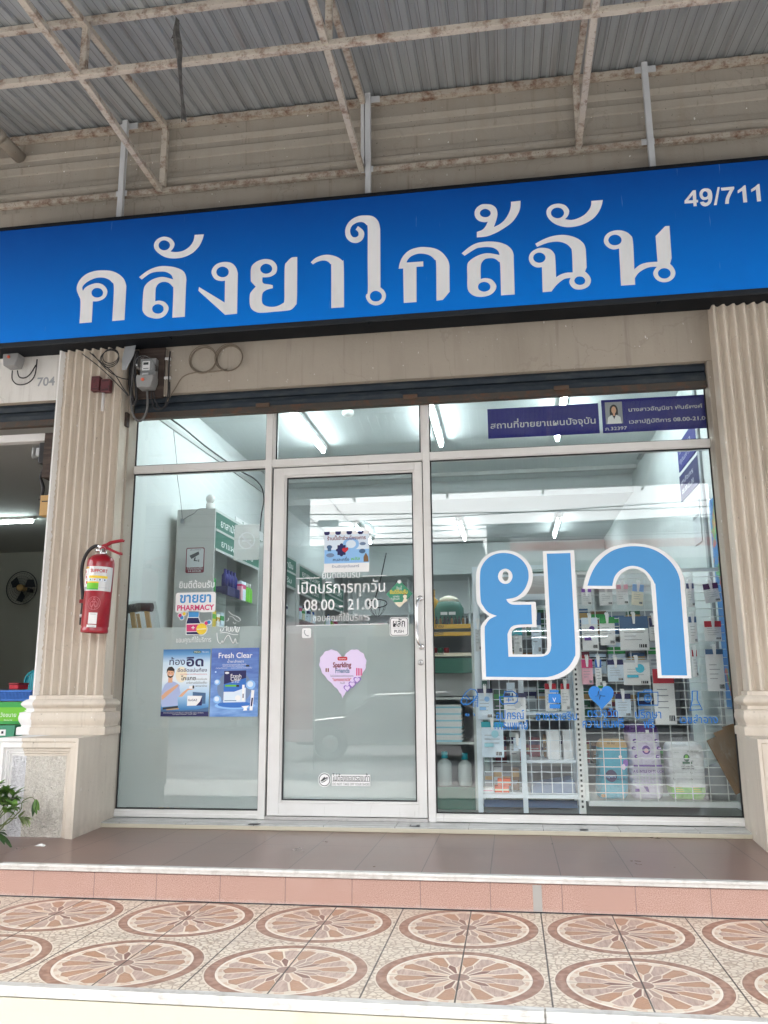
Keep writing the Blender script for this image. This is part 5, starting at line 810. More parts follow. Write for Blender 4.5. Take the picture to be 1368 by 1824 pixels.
# notice taped up on the door
x0, x1, z0, z1 = R_(577.5, 947.5, 657.5, 1018); w_ = x1-x0; h = z1-z0; d = YO-.0012
b = MB('paper_white').rect(x0, x1, z0, z1, YO).m('cyan2').m('pale').rect(x0+.002, x1, z0+h*.22, z1, YO-.0005); b.m('sky').rect(x0+.002, x1, z0+h*.22, z0+h*.55, YO-.0008).disc(*P(.6, .68), w_*.18, h*.16, YO-.0009).m('pale').disc(*P(.6, .68), w_*.11, h*.10, YO-.001)
for k in range(8):
    a = k/8; m_ = 'violet' if k % 2 == 0 else 'paper_white'; b.m('navy' if k % 2 == 0 else 'paper_white').plate([P(a, 1), P(a+.125, 1), P(a+.125, .95), P(a+.095, .915), P(a+.03, .915), P(a, .95)], d)
b.m('maroonflat'); text(b, 'ร้านนี้เข้าร่วมโครงการ', P(.07, 0)[0], P(.93, 0)[0], P(0, .79)[1], d-.0004, hz=h*.07, bold=.02); b.m('navy').rect(P(.30, 0)[0], P(.48, 0)[0], P(0, .42)[1], P(0, .66)[1], d).disc(*P(.30, .54), w_*.035, h*.035, d-.0002).disc(*P(.39, .42), w_*.035, h*.035, d-.0002).disc(*P(.39, .67), w_*.035, h*.035, d-.0002); b.m('crimson').plate([P(.40, .56), P(.445, .60), P(.48, .585), P(.52, .61), P(.545, .57), P(.53, .53), P(.475, .47), P(.42, .51)], d-.0008)
b.m('steelblue').disc(*P(.12, .62), w_*.06, h*.05, d).rect(P(.08, 0)[0], P(.16, 0)[0], P(0, .52)[1], P(0, .60)[1], d-.0002).disc(*P(.85, .50), w_*.07, h*.055, d); b.m('bluegrey').disc(*P(.14, .42), w_*.09, h*.05, d).disc(*P(.86, .68), w_*.07, h*.04, d); b.m('brown').plate([P(.88, .24), P(.99, .24), P(.98, .36), P(.93, .46), P(.88, .36)], d); b.m('navy'); text(b, 'คนละครึ่ง', P(.20, 0)[0], P(.56, 0)[0], P(0, .275)[1], d, hz=h*.06, bold=.012); b.m('lime'); text(b, 'พลัส', P(.60, 0)[0], P(.80, 0)[0], P(0, .285)[1], d, hz=h*.06, bold=.01); b.m('steelblue'); text(b, 'ร้านปิดทุกวันเสาร์', P(.18, 0)[0], P(.78, 0)[0], P(0, .115)[1], d, hz=h*.05)
tag(b.build('notice'), 'blue and white printed notice on the glass door above the welcome lettering', 'notice')
# green diamond hanger
o = aty(711.5, 1058, YO); c = aty(735, 1058, YO); r_ = c.x-o.x; b = MB('midgreen').plate([(o.x-r_, o.z), (o.x, o.z-r_*1.05), (o.x+r_, o.z), (o.x, o.z+r_*1.05)], YO-.0008, .0012); d = YO-.0016
b.m('cream').plate([(o.x-r_*.42, o.z-r_*.62), (o.x, o.z-r_*1.03), (o.x+r_*.42, o.z-r_*.62)], d).m('white_vinyl').disc(o.x, o.z+r_*.92, r_*.14, r_*.14, d); text(b, 'ร้านนี้', o.x-r_*.22, o.x+r_*.18, o.z+r_*.34, d, hz=.014); b.m('yellow'); text(b, 'ยินดีต้อนรับ', o.x-r_*.72, o.x+r_*.62, o.z+r_*.02, d, hz=.020, bold=.02); b.m('white_vinyl'); text(b, 'อาสาสมัคร', o.x-r_*.5, o.x+r_*.0, o.z-r_*.25, d, hz=.010); text(b, 'เข้าสู่ร้านค้า', o.x-r_*.7, o.x+r_*.02, o.z-r_*.44, d, hz=.010)
b.m('cream').disc(o.x+r_*.42, o.z-r_*.18, r_*.15, r_*.17, d-.0003).plate([(o.x+r_*.22, o.z-r_*.62), (o.x+r_*.34, o.z-r_*.34), (o.x+r_*.52, o.z-r_*.34), (o.x+r_*.62, o.z-r_*.50), (o.x+r_*.5, o.z-r_*.62)], d-.0003); b.m('brown').plate([(o.x+r_*.28, o.z-r_*.14), (o.x+r_*.34, o.z+.002), (o.x+r_*.5, o.z+.002), (o.x+r_*.56, o.z-r_*.14), (o.x+r_*.42, o.z-r_*.06)], d-.0006); b.m('grey'); text(b, 'welcome', o.x-r_*.16, o.x+r_*.16, o.z-r_*.78, d, hz=.006)
tag(b.build('hanger_sign'), 'green diamond-shaped welcome card on the door left of the handle', 'hanger sign')
# heart sticker without figures
o = aty(610.5, 1190, YO); s = aty(653, 1190, YO).x-o.x
pts = []
for k in range(120):
    a = 2*math.pi*k/120; hx_ = 16*math.sin(a)**3; hz_ = 13*math.cos(a)-5*math.cos(2*a)-2*math.cos(3*a)-math.cos(4*a); sc = s/16.2*(1+.018*math.sin(a*26)); pts.append((o.x+hx_*sc, o.z+(hz_-1)*sc*1.12))
b = MB('lavender').plate(pts, YO); d = YO-.001; b.m('crimson').rrect(o.x-.032, o.x+.028, o.z+.045, o.z+.067, .008, d); b.m('white_vinyl'); text(b, 'Saraphan', o.x-.024, o.x+.020, o.z+.052, d-.0007); b.m('maroonflat'); text(b, 'Sparkling', o.x-.060, o.x+.052, o.z+.005, d, bold=.03, hz=.026); b.m('bluegrey'); text(b, 'Friends', o.x-.045, o.x+.042, o.z-.028, d, bold=.03, hz=.024); b.m('navy'); text(b, 'โปรโมชั่นพิเศษ สินค้าร่วมรายการ', o.x-.075, o.x+.065, o.z-.052, d, hz=.010); b.m('crimson'); text(b, '"แลกของรางวัล"', o.x-.062, o.x+.052, o.z-.076, d, bold=.02, hz=.015); b.m('ink'); text(b, 'วันนี้', o.x-.016, o.x+.012, o.z-.092, d, hz=.007)
b.m('maroonflat').rect(o.x-.105, o.x-.085, o.z-.022, o.z+.0, d).m('white_vinyl').rect(o.x-.097, o.x-.093, o.z-.022, o.z+.0, d-.0006)
for dx in (.082, .092, .102, .112): b.m('rose').rect(o.x+dx, o.x+dx+.006, o.z-.045, o.z+.0-.1*(dx-.08), d)
for dx, dz, k in ((.028, -.118, 1.0), (.058, -.096, 1.0), (.088, -.070, 1.0)):
    hp_ = [(o.x+dx+16*math.sin(2*math.pi*i/40)**3*.0014, o.z+dz+(13*math.cos(2*math.pi*i/40)-5*math.cos(4*math.pi*i/40)-2*math.cos(6*math.pi*i/40)-math.cos(8*math.pi*i/40))*.0014) for i in range(40)]; b.m('violet').plate(hp_, d-.0004).m('lavender').plate([(o.x+dx+(p[0]-o.x-dx)*.72, o.z+dz+(p[1]-o.z-dz)*.72) for p in hp_], d-.0010)
tag(b.build('sticker'), 'lavender heart-shaped sticker with a scalloped edge on the glass door', 'sticker')
# shoes sticker
o = aty(578, 1389, YO); r_ = aty(589.5, 1389, YO).x-o.x; b = MB('white_vinyl').disc(o.x, o.z, r_, r_*1.04, YO, n=32).m('ink').disc(o.x, o.z, r_*.90, r_*.94, YO-.0006, n=32).m('white_vinyl').disc(o.x, o.z, r_*.78, r_*.82, YO-.0012, n=32); x0, x1, z0, z1 = R_(591, 1379.5, 659.5, 1400.5); b.rect(x0, x1, z0, z1, YO)
sh = [(-.62, -.30), (-.60, -.12), (-.35, .08), (-.05, .42), (.12, .40), (.10, .22), (.35, .40), (.55, .34), (.60, .18), (.30, -.06), (.0, -.30), (-.35, -.42)]; b.m('ink').plate([(o.x+a*r_, o.z+c*r_) for a, c in sh], YO-.0018).m('white_vinyl').plate([(o.x+a*r_*1.0, o.z+c*r_) for a, c in ((-.60, -.22), (-.30, -.22), (.10, .06), (.52, .24), (.56, .18), (.14, -.04), (-.28, -.32), (-.60, -.30))], YO-.0024)
b.m('ink'); T(b, 'ไม่ต้องถอดรองเท้า', 592.5, 1391.5, 658.5, 1391, hz=.032, bold=.004); T(b, 'DO NOT TAKE OFF YOUR SHOES', 592.5, 1399.2, 658.5, 1398.8, hz=.0125, bold=.0); b.rect(x0+.002, x1-.002, z0+.0255, z0+.0275, YO-.0006)
tag(b.build('sticker'), 'sticker with a shoe in a circle low on the glass door', 'sticker')
# row of blue icons and words under the big letters
def icon(name_lab, draw, words):
    b = MB('icon_blue'); draw(b)
    for s, u0, v0, u1, v1, hz in words: T(b, s, u0, v0, u1, v1, hz=hz, bold=.008)
    tag(b.build('window_icon'), name_lab, 'icon sticker', 'blue icons under the big letters')
def seg(b, pts, w_=.0035, close=False):
    Q = [aty(u, v, YO) for u, v in pts]; Q += [Q[0]] if close else []
    b.tube(Q, w_, 4)
def ell(b, u, v, ru, rv, w_=.0035): seg(b, [(u+ru*math.cos(k*math.pi/8), v+rv*math.sin(k*math.pi/8)) for k in range(17)], w_)
def d1(b): seg(b, [(822, 1246), (830, 1233), (838, 1227), (847, 1229), (851, 1237), (846, 1246), (836, 1254), (826, 1256), (821, 1251)], close=True); ell(b, 827, 1249, 5, 5, .0025); seg(b, [(838, 1247), (830, 1238)]); seg(b, [(843, 1240), (851, 1240), (851, 1259), (843, 1259)], .0028, True); [seg(b, [(845, v), (850, v)], .002) for v in (1244, 1248, 1252, 1256)]
icon('blue outline of a pill and ruler, leftmost of the icon row under the big letters', d1, [('ย า', 829, 1276, 846, 1275, .016)])
def d2(b): seg(b, [(890, 1241), (923, 1240), (921, 1250), (917, 1253), (895, 1254), (892, 1250)], close=True); seg(b, [(897, 1240), (899, 1232), (913, 1231), (921, 1237)]); seg(b, [(901, 1247), (911, 1247)], .003); seg(b, [(906, 1243), (906, 1251)], .003)
icon('blue outline of a mortar bowl with a cross under the left big letter', d2, [('อุปกรณ์', 884, 1282, 934, 1280, .042), ('การแพทย์', 881, 1300, 941, 1298, .042)])
def d3(b): x0, x1, z0, z1 = R_(976, 1234, 999, 1262); b.plate([A(u, v) for u, v in ((979, 1229), (995, 1229), (995, 1233.5), (979, 1233.5))], YO); b.plate([A(u, v) for u, v in ((977, 1235.5), (997, 1235.5), (999, 1241), (999, 1252), (977, 1252))], YO); b.plate([A(u, v) for u, v in ((979, 1254), (998, 1254), (998, 1262), (979, 1262))], YO); b.m('white_vinyl'); T(b, 'V', 984.5, 1250.5, 990.5, 1250.3, hz=.022); b.m('icon_blue')
icon('solid blue medicine jar icon under the right end of the left big letter', d3, [('อาหารเสริม', 955, 1284, 1028, 1281, .040)])
def d4(b):
    o = aty(1071, 1240, YO); s = .0048; b.plate([(o.x+16*math.sin(2*math.pi*i/48)**3*s*.92, o.z+(13*math.cos(2*math.pi*i/48)-5*math.cos(4*math.pi*i/48)-2*math.cos(6*math.pi*i/48)-math.cos(8*math.pi*i/48))*s) for i in range(48)], YO)
    b.m('ink').tube([aty(u, v, YO-.001) for u, v in ((1060, 1240), (1064, 1240), (1066, 1231), (1068, 1246), (1070, 1238), (1073, 1240), (1078, 1240))], .0014, 4); b.m('icon_blue')
icon('solid blue heart with a pulse line under the right big letter', d4, [('ตรวจวัด', 1047, 1279, 1101, 1275, .040), ('ความดันฟรี', 1038, 1298, 1112, 1294, .042)])
def d5(b): seg(b, [(1137, 1233), (1172, 1233), (1172, 1256), (1137, 1256)], .0034, True); seg(b, [(1146, 1233), (1148, 1229), (1160, 1229), (1162, 1233)]); ell(b, 1154, 1244, 6, 6.5, .003); seg(b, [(1150, 1244), (1158, 1244)], .003); seg(b, [(1154, 1240), (1154, 1248)], .003)
icon('blue outline of a first aid case under the right big letter', d5, [('ปรึกษา', 1132, 1281, 1178, 1278, .040), ('ฟรี', 1147, 1297, 1166, 1296, .040)])
def d6(b): seg(b, [(1233, 1231), (1242, 1231), (1242, 1246), (1251, 1264), (1229, 1265), (1233, 1247)], .0034, True); seg(b, [(1231, 1256), (1247, 1255)], .003)
icon('blue outline of a flask, rightmost of the icon row', d6, [('เวชสำอาง', 1212, 1290, 1279, 1286, .036)])
# ---------------------------------------------------------------- inside the pharmacy
def lamp(x, y0, y1, z, lab, grp, tm='tube_light'):
    L_ = thing('ceiling_lamp', lab, 'ceiling lamp', (x, (y0+y1)/2, z), grp)
    MB('white_paint').box(x-.03, x+.03, y0-.02, y1+.02, z-.045, z).build('batten', L_, bevel=.004); MB(tm).tube([(x, y0+.03, z-.068), (x, y1-.03, z-.068)], .016, 10).build('tube', L_)
    b = MB('white_paint').box(x-.014, x+.014, y0, y0+.03, z-.085, z-.045).box(x-.014, x+.014, y1-.03, y1, z-.085, z-.045); b.build('holder', L_); return L_
for x, lab in ((-.79, 'front fluorescent lamp seen through the pane above the door'), (.315, 'front fluorescent lamp beside the post right of the door'), (1.36, 'front fluorescent lamp above the dark blue notices')): lamp(x, .50, 2.40, 3.003, lab, 'front row of fluorescent ceiling lamps')
for x, lab in ((-1.0, 'rear fluorescent lamp seen through the door'), (.31, 'rear fluorescent lamp seen left of the big letters'), (1.52, 'rear fluorescent lamp seen above the big letters')): lamp(x, 5.1, 6.35, 2.818, lab, 'rear row of fluorescent ceiling lamps', 'tube_rear')
q = atz(620, 735, 2.99); tag(MB('white_paint').lathe([(.0, -.03), (.035, -.03), (.05, -.012), (.05, .012)], (q.x, q.y, 2.99), 24).build('smoke_detector'), 'round white smoke detector on the ceiling above the door', 'smoke detector')
q = atz(1168, 808, 3.0); b = MB('grey').box(q.x-.16, q.x+.16, q.y-.16, q.y+.16, 2.99, 3.003).m('cabinet_grey')
for k in range(8): b.box(q.x-.14, q.x+.14, q.y-.14+.036*k, q.y-.12+.036*k, 2.984, 2.9895)
tag(b.build('ceiling_vent'), 'square grey vent in the ceiling near the right wall', 'vent')
# left wall: trunking, cables
a = atx(290, 749, -1.65); c = atx(470, 877, -1.65); tag(MB('cabinet_grey').bar((-1.645, a.y-.4, a.z-.01), (-1.645, c.y, c.z), .018, .030).build('cable_trunking'), 'grey cable trunking running back along the left wall', 'trunking')
pts = [atx(u, v, -1.62) for u, v in ((303, 745), (330, 765), (365, 794), (405, 823), (430, 840), (452, 852), (466, 868), (470, 890), (466, 915), (464, 935), (462, 960))]; tag(MB('black_rubber').tube(cr(pts), .007, 6).build('cable'), 'black cable on top of the trunking that drops beside the cabinets', 'cable')
cy0 = .95
pts = [aty(u, v, .93) for u, v in ((308, 755), (311, 785), (315, 825), (316, 850), (321, 885), (324, 915), (325, 927))]; tag(MB('cable_grey').tube(cr(pts), .0022, 5).build('cable'), 'thin wire hanging down to the corner of the grey cabinet end', 'cable')
pts = [aty(u, v, .935) for u, v in ((325, 927), (335, 920), (345, 915), (352, 908), (358, 906), (369, 906))]; tag(MB('cable_grey').tube(cr(pts), .0022, 5).build('cable'), 'thin wire from the round camera to the corner of the cabinet', 'cable'); q = aty(324, 928, .93); tag(MB('grey').lathe([(.0, -.02), (.012, -.016), (.014, 0), (.012, .016), (.0, .02)], (q.x, .935, q.z), 10).build('cable_clip'), 'small grey clip where the thin wires meet on the cabinet end', 'clip')
# green-headed cabinets down the left side
CX0, CX1 = -1.60, -1.298
def cabinet(y0, y1, ztop, lab, words, hdr):
    C_ = thing('cabinet', lab, 'cabinet', (CX0, y0, .012), 'green-headed cabinets along the left wall'); e = .022
    MB('cabinet_grey').box(CX0, CX1, y0, y0+e, .013, ztop).build('side_panel', C_, bevel=.002); MB('cabinet_grey').box(CX0, CX1, y1-e, y1, .013, ztop).build('side_panel', C_, bevel=.002)
    MB('cabinet_grey').box(CX0, CX1, y0+e, y1-e, ztop-.02, ztop).build('top', C_); MB('shelf').box(CX0, CX0+.012, y0+e, y1-e, .013, ztop-.021).build('back_panel', C_); b = MB('counter').box(CX1-.012, CX1+.002, y0+e+.001, y1-e-.001, ztop-hdr, ztop-.022); b.m('cabinet_grey').box(CX1-.014, CX1+.006, y0+e+.001, y1-e-.001, ztop-hdr*.56, ztop-hdr*.50).box(CX1-.014, CX1+.006, y0+e+.001, y1-e-.001, ztop-hdr-.02, ztop-hdr); b.m('white_vinyl')
    fn = lambda X, Z, d: (CX1+.004+d, X, Z)
    if words: text(b, words[0], y0+.12, y1-.15, ztop-hdr*.40, 0, hz=.05, bold=.01, fn=fn); text(b, words[1], y0+.15, y1-.2, ztop-hdr*.90, 0, hz=.045, fn=fn)
    b.build('header', C_)
    for zs in SHELVES: MB('glass').box(CX0+.013, CX1-.01, y0+e+.002, y1-e-.002, zs-.008, zs).build('shelf', C_)
    MB('counter').box(CX0+.02, CX1-.02, y0+e+.002, y1-e-.002, .015, .35).build('plinth', C_); return C_
SHELVES = (.62, .90, 1.185, 1.485)
cabinet(cy0, 2.10, 2.105, 'grey cabinet with green header nearest the left window, its end panel facing the street', ('ยาสามัญประจำบ้าน', 'ยาแผนปัจจุบัน'), .30)
cabinet(2.28, 3.40, 2.075, 'second green-headed cabinet from the left window', ('ยาบำรุง วิตามิน', 'อาหารเสริม'), .30); cabinet(3.52, 4.62, 2.06, 'third green-headed cabinet, seen through the door', ('ยาสมุนไพร', 'ยาใช้ภายนอก'), .30); cabinet(4.76, 5.9, 2.05, 'farthest green-headed cabinet, seen through the door', ('เวชภัณฑ์', 'อุปกรณ์การแพทย์'), .30)
q = aty(375, 889, 1.0); r_ = .035; DC = thing('dome_camera', 'white round camera standing on top of the grey cabinet', 'camera', (q.x, 1.0, 2.105)); MB('white_paint').lathe([(.0, 0), (.030, 0), (.033, .01), (.033, .045), (.024, .05)], (q.x, 1.0, 2.106), 24).build('base', DC); MB('white_paint').lathe([(.001, -.034)]+[(.035*math.sin(k*math.pi/10), -.035*math.cos(k*math.pi/10)) for k in range(1, 10)]+[(.001, .034)], (q.x, 1.0, 2.19), 24).build('head', DC)
# camera warning sticker on the end panel
yc = cy0-.0015; x0, x1, z0, z1 = R_(332, 976, 363, 1020, yc); b = MB('maroonflat').rrect(x0, x1, z0, z1, .012, yc); e = .007; b.m('lightgrey').rrect(x0+e, x1-e, z0+.042, z1-e, .008, yc-.0008); d = yc-.0014; b.m('ink').plate([(x0+.028, z1-.060), (x0+.098, z1-.030), (x0+.104, z1-.052), (x0+.044, z1-.086)], d).plate([(x0+.066, z1-.078), (x0+.078, z1-.072), (x0+.074, z1-.094), (x0+.09, z1-.098), (x0+.09, z1-.104), (x0+.062, z1-.102)], d).rect(x0+.094, x0+.098, z1-.108, z1-.092, d).rect(x0+.101, x0+.105, z1-.110, z1-.090, d); text(b, 'พื้นที่นี้มี', x0+.03, x1-.03, z1-.021, d, hz=.006); b.m('lightgrey'); text(b, 'กล้องวงจรปิด', x0+.012, x1-.012, z0+.024, d, hz=.014, bold=.01); text(b, '24 HOUR', x0+.02, x1-.02, z0+.008, d, hz=.010, bold=.02); tag(b.build('sticker'), 'maroon and grey sticker of a surveillance camera on the grey cabinet end', 'sticker')
b = MB('paper_white').box(-1.62, -1.612, 2.35, 3.35, 2.07, 2.34); b.m('counter'); text(b, 'พื้นที่ให้บริการ', 2.5, 3.3, 2.16, 0, hz=.10, bold=.012, fn=lambda X, Z, d: (-1.610+d, X, Z)); tag(b.build('wall_sign'), 'white wall sign with green lettering above the second cabinet', 'sign')
# things on the shelves of the near cabinet
def bottle(x, y, z, r, h, body, cap, lab, grp=None, cat='bottle'):
    B_ = MB(body).lathe([(.0, 0), (r*.92, 0), (r, h*.03), (r, h*.62), (r*.85, h*.70), (r*.38, h*.78), (r*.38, h*.82)], (x, y, z), 16).build('bottle', loc=(x, y, z)); tag(B_, lab, cat, grp); MB(cap).lathe([(r*.46, h*.80), (r*.46, h*.97), (r*.40, h)], (x, y, z), 14).build('cap', B_); return B_
def carton(x, y, z, w, d, h, body, band, lab, grp=None, rot=0):
    b = MB(body).box(x-w/2, x+w/2, y-d/2, y+d/2, z, z+h); b.m(band).box(x-w/2-.0008, x+w/2+.0008, y-d/2-.0008, y+d/2+.0008, z+h*.62, z+h*.84).m('grey').box(x-w*.35, x+w*.3, y-d/2-.001, y-d/2, z+h*.40, z+h*.45).box(x-w*.35, x+w*.15, y-d/2-.001, y-d/2, z+h*.28, z+h*.32); o = b.build('carton', loc=(x, y, z)); o.rotation_euler.z = rot; return tag(o, lab, 'carton', grp)
XS = -1.40
bottle(-1.36, 1.03, 1.486, .036, .30, 'lime', 'lime', 'tall green bottle at the front of the near cabinet'); bottle(-1.36, 1.10, 1.486, .030, .15, 'green', 'darkgreen', 'short green bottle behind the tall green bottle in the near cabinet'); tag(MB('lime').box(-1.39, -1.325, .985, 1.02, 1.487, 1.63).m('green').box(-1.392, -1.323, .984, 1.021, 1.56, 1.60).build('carton'), 'lime green carton at the front edge of the near cabinet shelf', 'carton')
BS = thing('blue_organiser', 'dark blue organiser with small blue bottles in the near cabinet', 'organiser', (-1.36, 1.42, 1.486)); MB('navy').box(-1.42, -1.31, 1.32, 1.62, 1.487, 1.56).build('tray', BS, bevel=.004); [MB('deepblue').lathe([(.0, 0), (.026, 0), (.026, .09), (.012, .11), (.012, .14)], (-1.35, 1.36+.075*k, 1.561), 12).build('small_bottle', BS) for k in range(4)]
carton(-1.36, 1.75, 1.486, .08, .12, .16, 'pale', 'rose', 'pink and white carton in the near cabinet'); tag(MB('pink').box(-1.40, -1.31, 1.66, 1.70, 1.487, 1.60).build('carton'), 'pale pink carton beside the organiser', 'carton')
for k in range(3): bottle(-1.35, 1.86+.07*k, 1.486, .026, .17, 'lime', 'white_paint', 'green bottle with white cap at the far end of the near cabinet', 'green bottles in the near cabinet')
for k in range(4): carton(-1.37, 1.02+.09*k, 1.186, .07, .07, .14+.02*(k % 2), ('pale', 'yellow', 'paper_white', 'pale')[k], ('sky', 'lime', 'gold', 'green')[k], 'pale carton in the second row of the near cabinet', 'cartons in the second row of the near cabinet')
tag(MB('brown').lathe([(.0, 0), (.05, 0), (.055, .08), (.02, .10), (.0, .11)], (-1.37, 1.62, .902), 18).build('jar'), 'brown jar on the third shelf of the near cabinet', 'jar')
bottle(-1.36, 1.92, .901, .026, .15, 'paper_white', 'blue', 'white bottle with a blue cap low in the near cabinet')
rng = random.Random(21)
for ci, (ya, yb) in enumerate(((2.32, 3.36), (3.56, 4.58), (4.80, 5.86))):
    nm = ('second', 'third', 'farthest')[ci]
    for si, zs in enumerate((1.485, 1.185)):
        y = ya+.06
        while y < yb-.08:
            if rng.random() < .5: bottle(-1.37, y, zs+.001, .028, rng.uniform(.13, .19), rng.choice(['paper_white', 'pale', 'tan', 'lime', 'violet']), rng.choice(['white_paint', 'blue', 'green', 'navy']), 'medicine bottle on the shelves of the %s green-headed cabinet' % nm, 'bottles in the %s cabinet' % nm)
            else: carton(-1.37, y, zs+.001, .07, .08, rng.uniform(.10, .18), rng.choice(['paper_white', 'pale', 'lightgrey', 'pink', 'cream']), rng.choice(['blue', 'rose', 'green', 'navy', 'violet']), 'medicine carton on the shelves of the %s green-headed cabinet' % nm, 'cartons in the %s cabinet' % nm)
            y += rng.uniform(.11, .17)
# crutches in a plastic bag, standing behind the left window
yk = .30; a = aty(229, 1104, yk); c = aty(270, 1082, yk); KR = thing('crutches', 'pair of wooden crutches in a clear plastic bag leaning behind the left window', 'crutches', (a.x+.1, yk, .02))
q0 = aty(231, 1085, yk); q1 = aty(268, 1082, yk); f0 = aty(290, 1438, yk+.08); f1 = aty(318, 1438, yk+.08)
MB('black').tube([(q0.x-.01, yk, q0.z), ((q0.x+q1.x)/2, yk, q0.z+.012), (q1.x+.012, yk, q1.z)], .030, 12).build('arm_pad', KR)
MB('tan').bar((q0.x+.02, yk, q0.z-.02), (f0.x, yk+.06, .02), .028, .022).build('shaft', KR); MB('tan').bar((q1.x-.025, yk, q1.z-.02), (f1.x, yk+.06, .02), .028, .022).build('shaft', KR); MB('tan').bar((q0.x+.045, yk+.03, q0.z-.03), (f0.x+.03, yk+.10, .02), .024, .02).build('shaft', KR)
g0 = aty(246, 1108, yk); MB('black').tube([(g0.x-.05, yk, g0.z-.28), (g0.x+.1, yk, g0.z-.28)], .016, 10).build('hand_grip', KR)
t = NT('crinkle_plastic'); lw = t.new('ShaderNodeLayerWeight'); lw.inputs[0].default_value = .5; n = t.noise((22, 22, 7), 4); bp_ = t.new('ShaderNodeBump'); bp_.inputs['Strength'].default_value = 1; bp_.inputs['Distance'].default_value = .03; t.l.new(n, bp_.inputs['Height'])
tr = t.new('ShaderNodeBsdfTransparent'); tr.inputs[0].default_value = (.92, .93, .93, 1); gl = t.new('ShaderNodeBsdfGlossy'); gl.inputs['Roughness'].default_value = .12; t.l.new(bp_.outputs[0], gl.inputs['Normal']); mx = t.new('ShaderNodeMixShader'); t.put(mx.inputs[0], t.math('MULTIPLY_ADD', t.step(n, .50, .66), .20, .03)); t.l.new(tr.outputs[0], mx.inputs[1]); t.l.new(gl.outputs[0], mx.inputs[2]); t.l.new(mx.outputs[0], t.out.inputs[0]); MAT['crinkle_plastic'] = t.m
b = MB('crinkle_plastic'); rr_ = random.Random(3)
lv = []
for k in range(14):
    f = k/13; xc = (q0.x+q1.x)/2+((f0.x+f1.x)/2-(q0.x+q1.x)/2)*f; zz = q0.z+.05+(.03-q0.z-.05)*f; lv.append([(xc+(.10+.02*rr_.random())*math.cos(m*math.pi/6), yk+.04*f+.055*math.sin(m*math.pi/6)+.01*rr_.random(), zz) for m in range(12)])
b.smooth = True; b.add([p for l in lv for p in l], [(i*12+m, i*12+(m+1) % 12, (i+1)*12+(m+1) % 12, (i+1)*12+m) for i in range(13) for m in range(12)]); b.build('plastic_bag', KR)
# low white rack with dark boxes behind the film
WR = thing('low_rack', 'low white rack with grey storage boxes behind the frosted film of the left window', 'rack', (-1.05, .75, .013))
xa, xb = aty(316, 1400, .62).x, aty(452, 1400, .62).x; zt = aty(330, 1275, .62).z+.12
for x, y in ((xa, .62), (xb, .62), (xa, .90), (xb, .90)): MB('white_paint').box(x-.014, x+.014, y-.014, y+.014, .013, zt).build('post', WR, bevel=.002)
for z in (.10, .32, zt-.02): MB('white_paint').box(xa-.01, xb+.01, .61, .91, z-.012, z).build('shelf', WR)
tag(MB('cabinet_grey').box(xa+.10, xb-.04, .65, .87, .101, .26).m('grey').box(xa+.095, xb-.035, .645, .875, .235, .262).build('storage_box', bevel=.006), 'grey storage box on the lowest shelf of the low white rack', 'box'); tag(MB('brown').box(xa+.12, xb-.08, .66, .86, .321, .43).build('storage_box', bevel=.006), 'brown carton on the upper shelf of the low white rack', 'box')
# counter shelf right of the door
yg = .545; GX0, GX1 = -.02, .622; GS = thing('shelf_unit', 'green and grey shelf unit with yellow label strips beside the white rack', 'shelf unit', (.3, .7, .013)); zg = lambda v: aty(800, v, yg).z
MB('shelf').box(GX1, GX1+.022, yg-.005, 1.0, .013, zg(1108)).build('side_panel', GS); MB('shelf').box(GX0-.022, GX0, yg-.005, 1.0, .013, zg(1108)).build('side_panel', GS); MB('grey').box(GX0, GX1, .985, 1.0, .013, zg(1112)).build('back_panel', GS)
for v in (1112, 1165, 1242, 1322): MB('shelf').box(GX0+.001, GX1-.001, yg, .984, zg(v)-.014, zg(v)).build('shelf', GS)
MB('counter').box(GX0+.001, GX1-.001, yg-.004, yg+.012, zg(1199), zg(1172)).build('green_panel', GS); MB('counter').box(GX0+.001, GX1-.001, yg-.004, yg+.012, .014, zg(1402)).build('green_panel', GS); MB('cabinet_grey').box(GX0+.001, GX1-.001, yg+.15, yg+.16, zg(1240), zg(1199)).build('drawer_front', GS)
for v0, v1, s in ((1112, 1120, 'ยาดม'), (1126, 1133, 'ยาหม่อง'), (1163, 1169, 'ราคาปลีก')):
    b = MB('gold' if v0 < 1160 else 'cream').box(GX0+.002, GX1-.002, yg-.012, yg-.005, zg(v1), zg(v0)); b.m('ink'); p = aty(775, v1-1, yg-.013); c = aty(790, v1-1, yg-.013); text(b, s, p.x, c.x, p.z+.004, yg-.0135, hz=.018, bold=.01); b.build('label_strip', GS)
for k in range(14): xx = .27+.025*k; bottle(xx, yg+.05, zg(1112)+.001, .009, .055, 'ink' if k % 3 else 'brown', 'ink', 'tiny dark dropper bottle in a row on top of the shelf unit', 'tiny bottles on the shelf unit')
q = aty(800, 1088, .75); NB = thing('gift_basket', 'round green gift basket with a pale top on the shelf unit', 'basket', (q.x, .75, zg(1112))); MB('counter').lathe([(.0, 0), (.07, 0), (.10, .06), (.10, .12), (.075, .165)], (q.x, .75, zg(1112)+.001), 24).build('bowl', NB); MB('cream').lathe([(.075, .165), (.06, .19), (.03, .205), (.001, .21)], (q.x, .75, zg(1112)+.001), 24).build('lid', NB); MB('white_paint').box(q.x-.05, q.x-.005, .64, .645, zg(1112)+.07, zg(1112)+.09).box(q.x+.005, q.x+.05, .64, .645, zg(1112)+.07, zg(1112)+.09).build('bow', NB)
q = aty(770, 1080, .80); bottle(q.x, .80, zg(1112)+.001, .05, .26, 'gold', 'tan', 'gold decorated jar at the left end of the shelf unit', cat='jar')
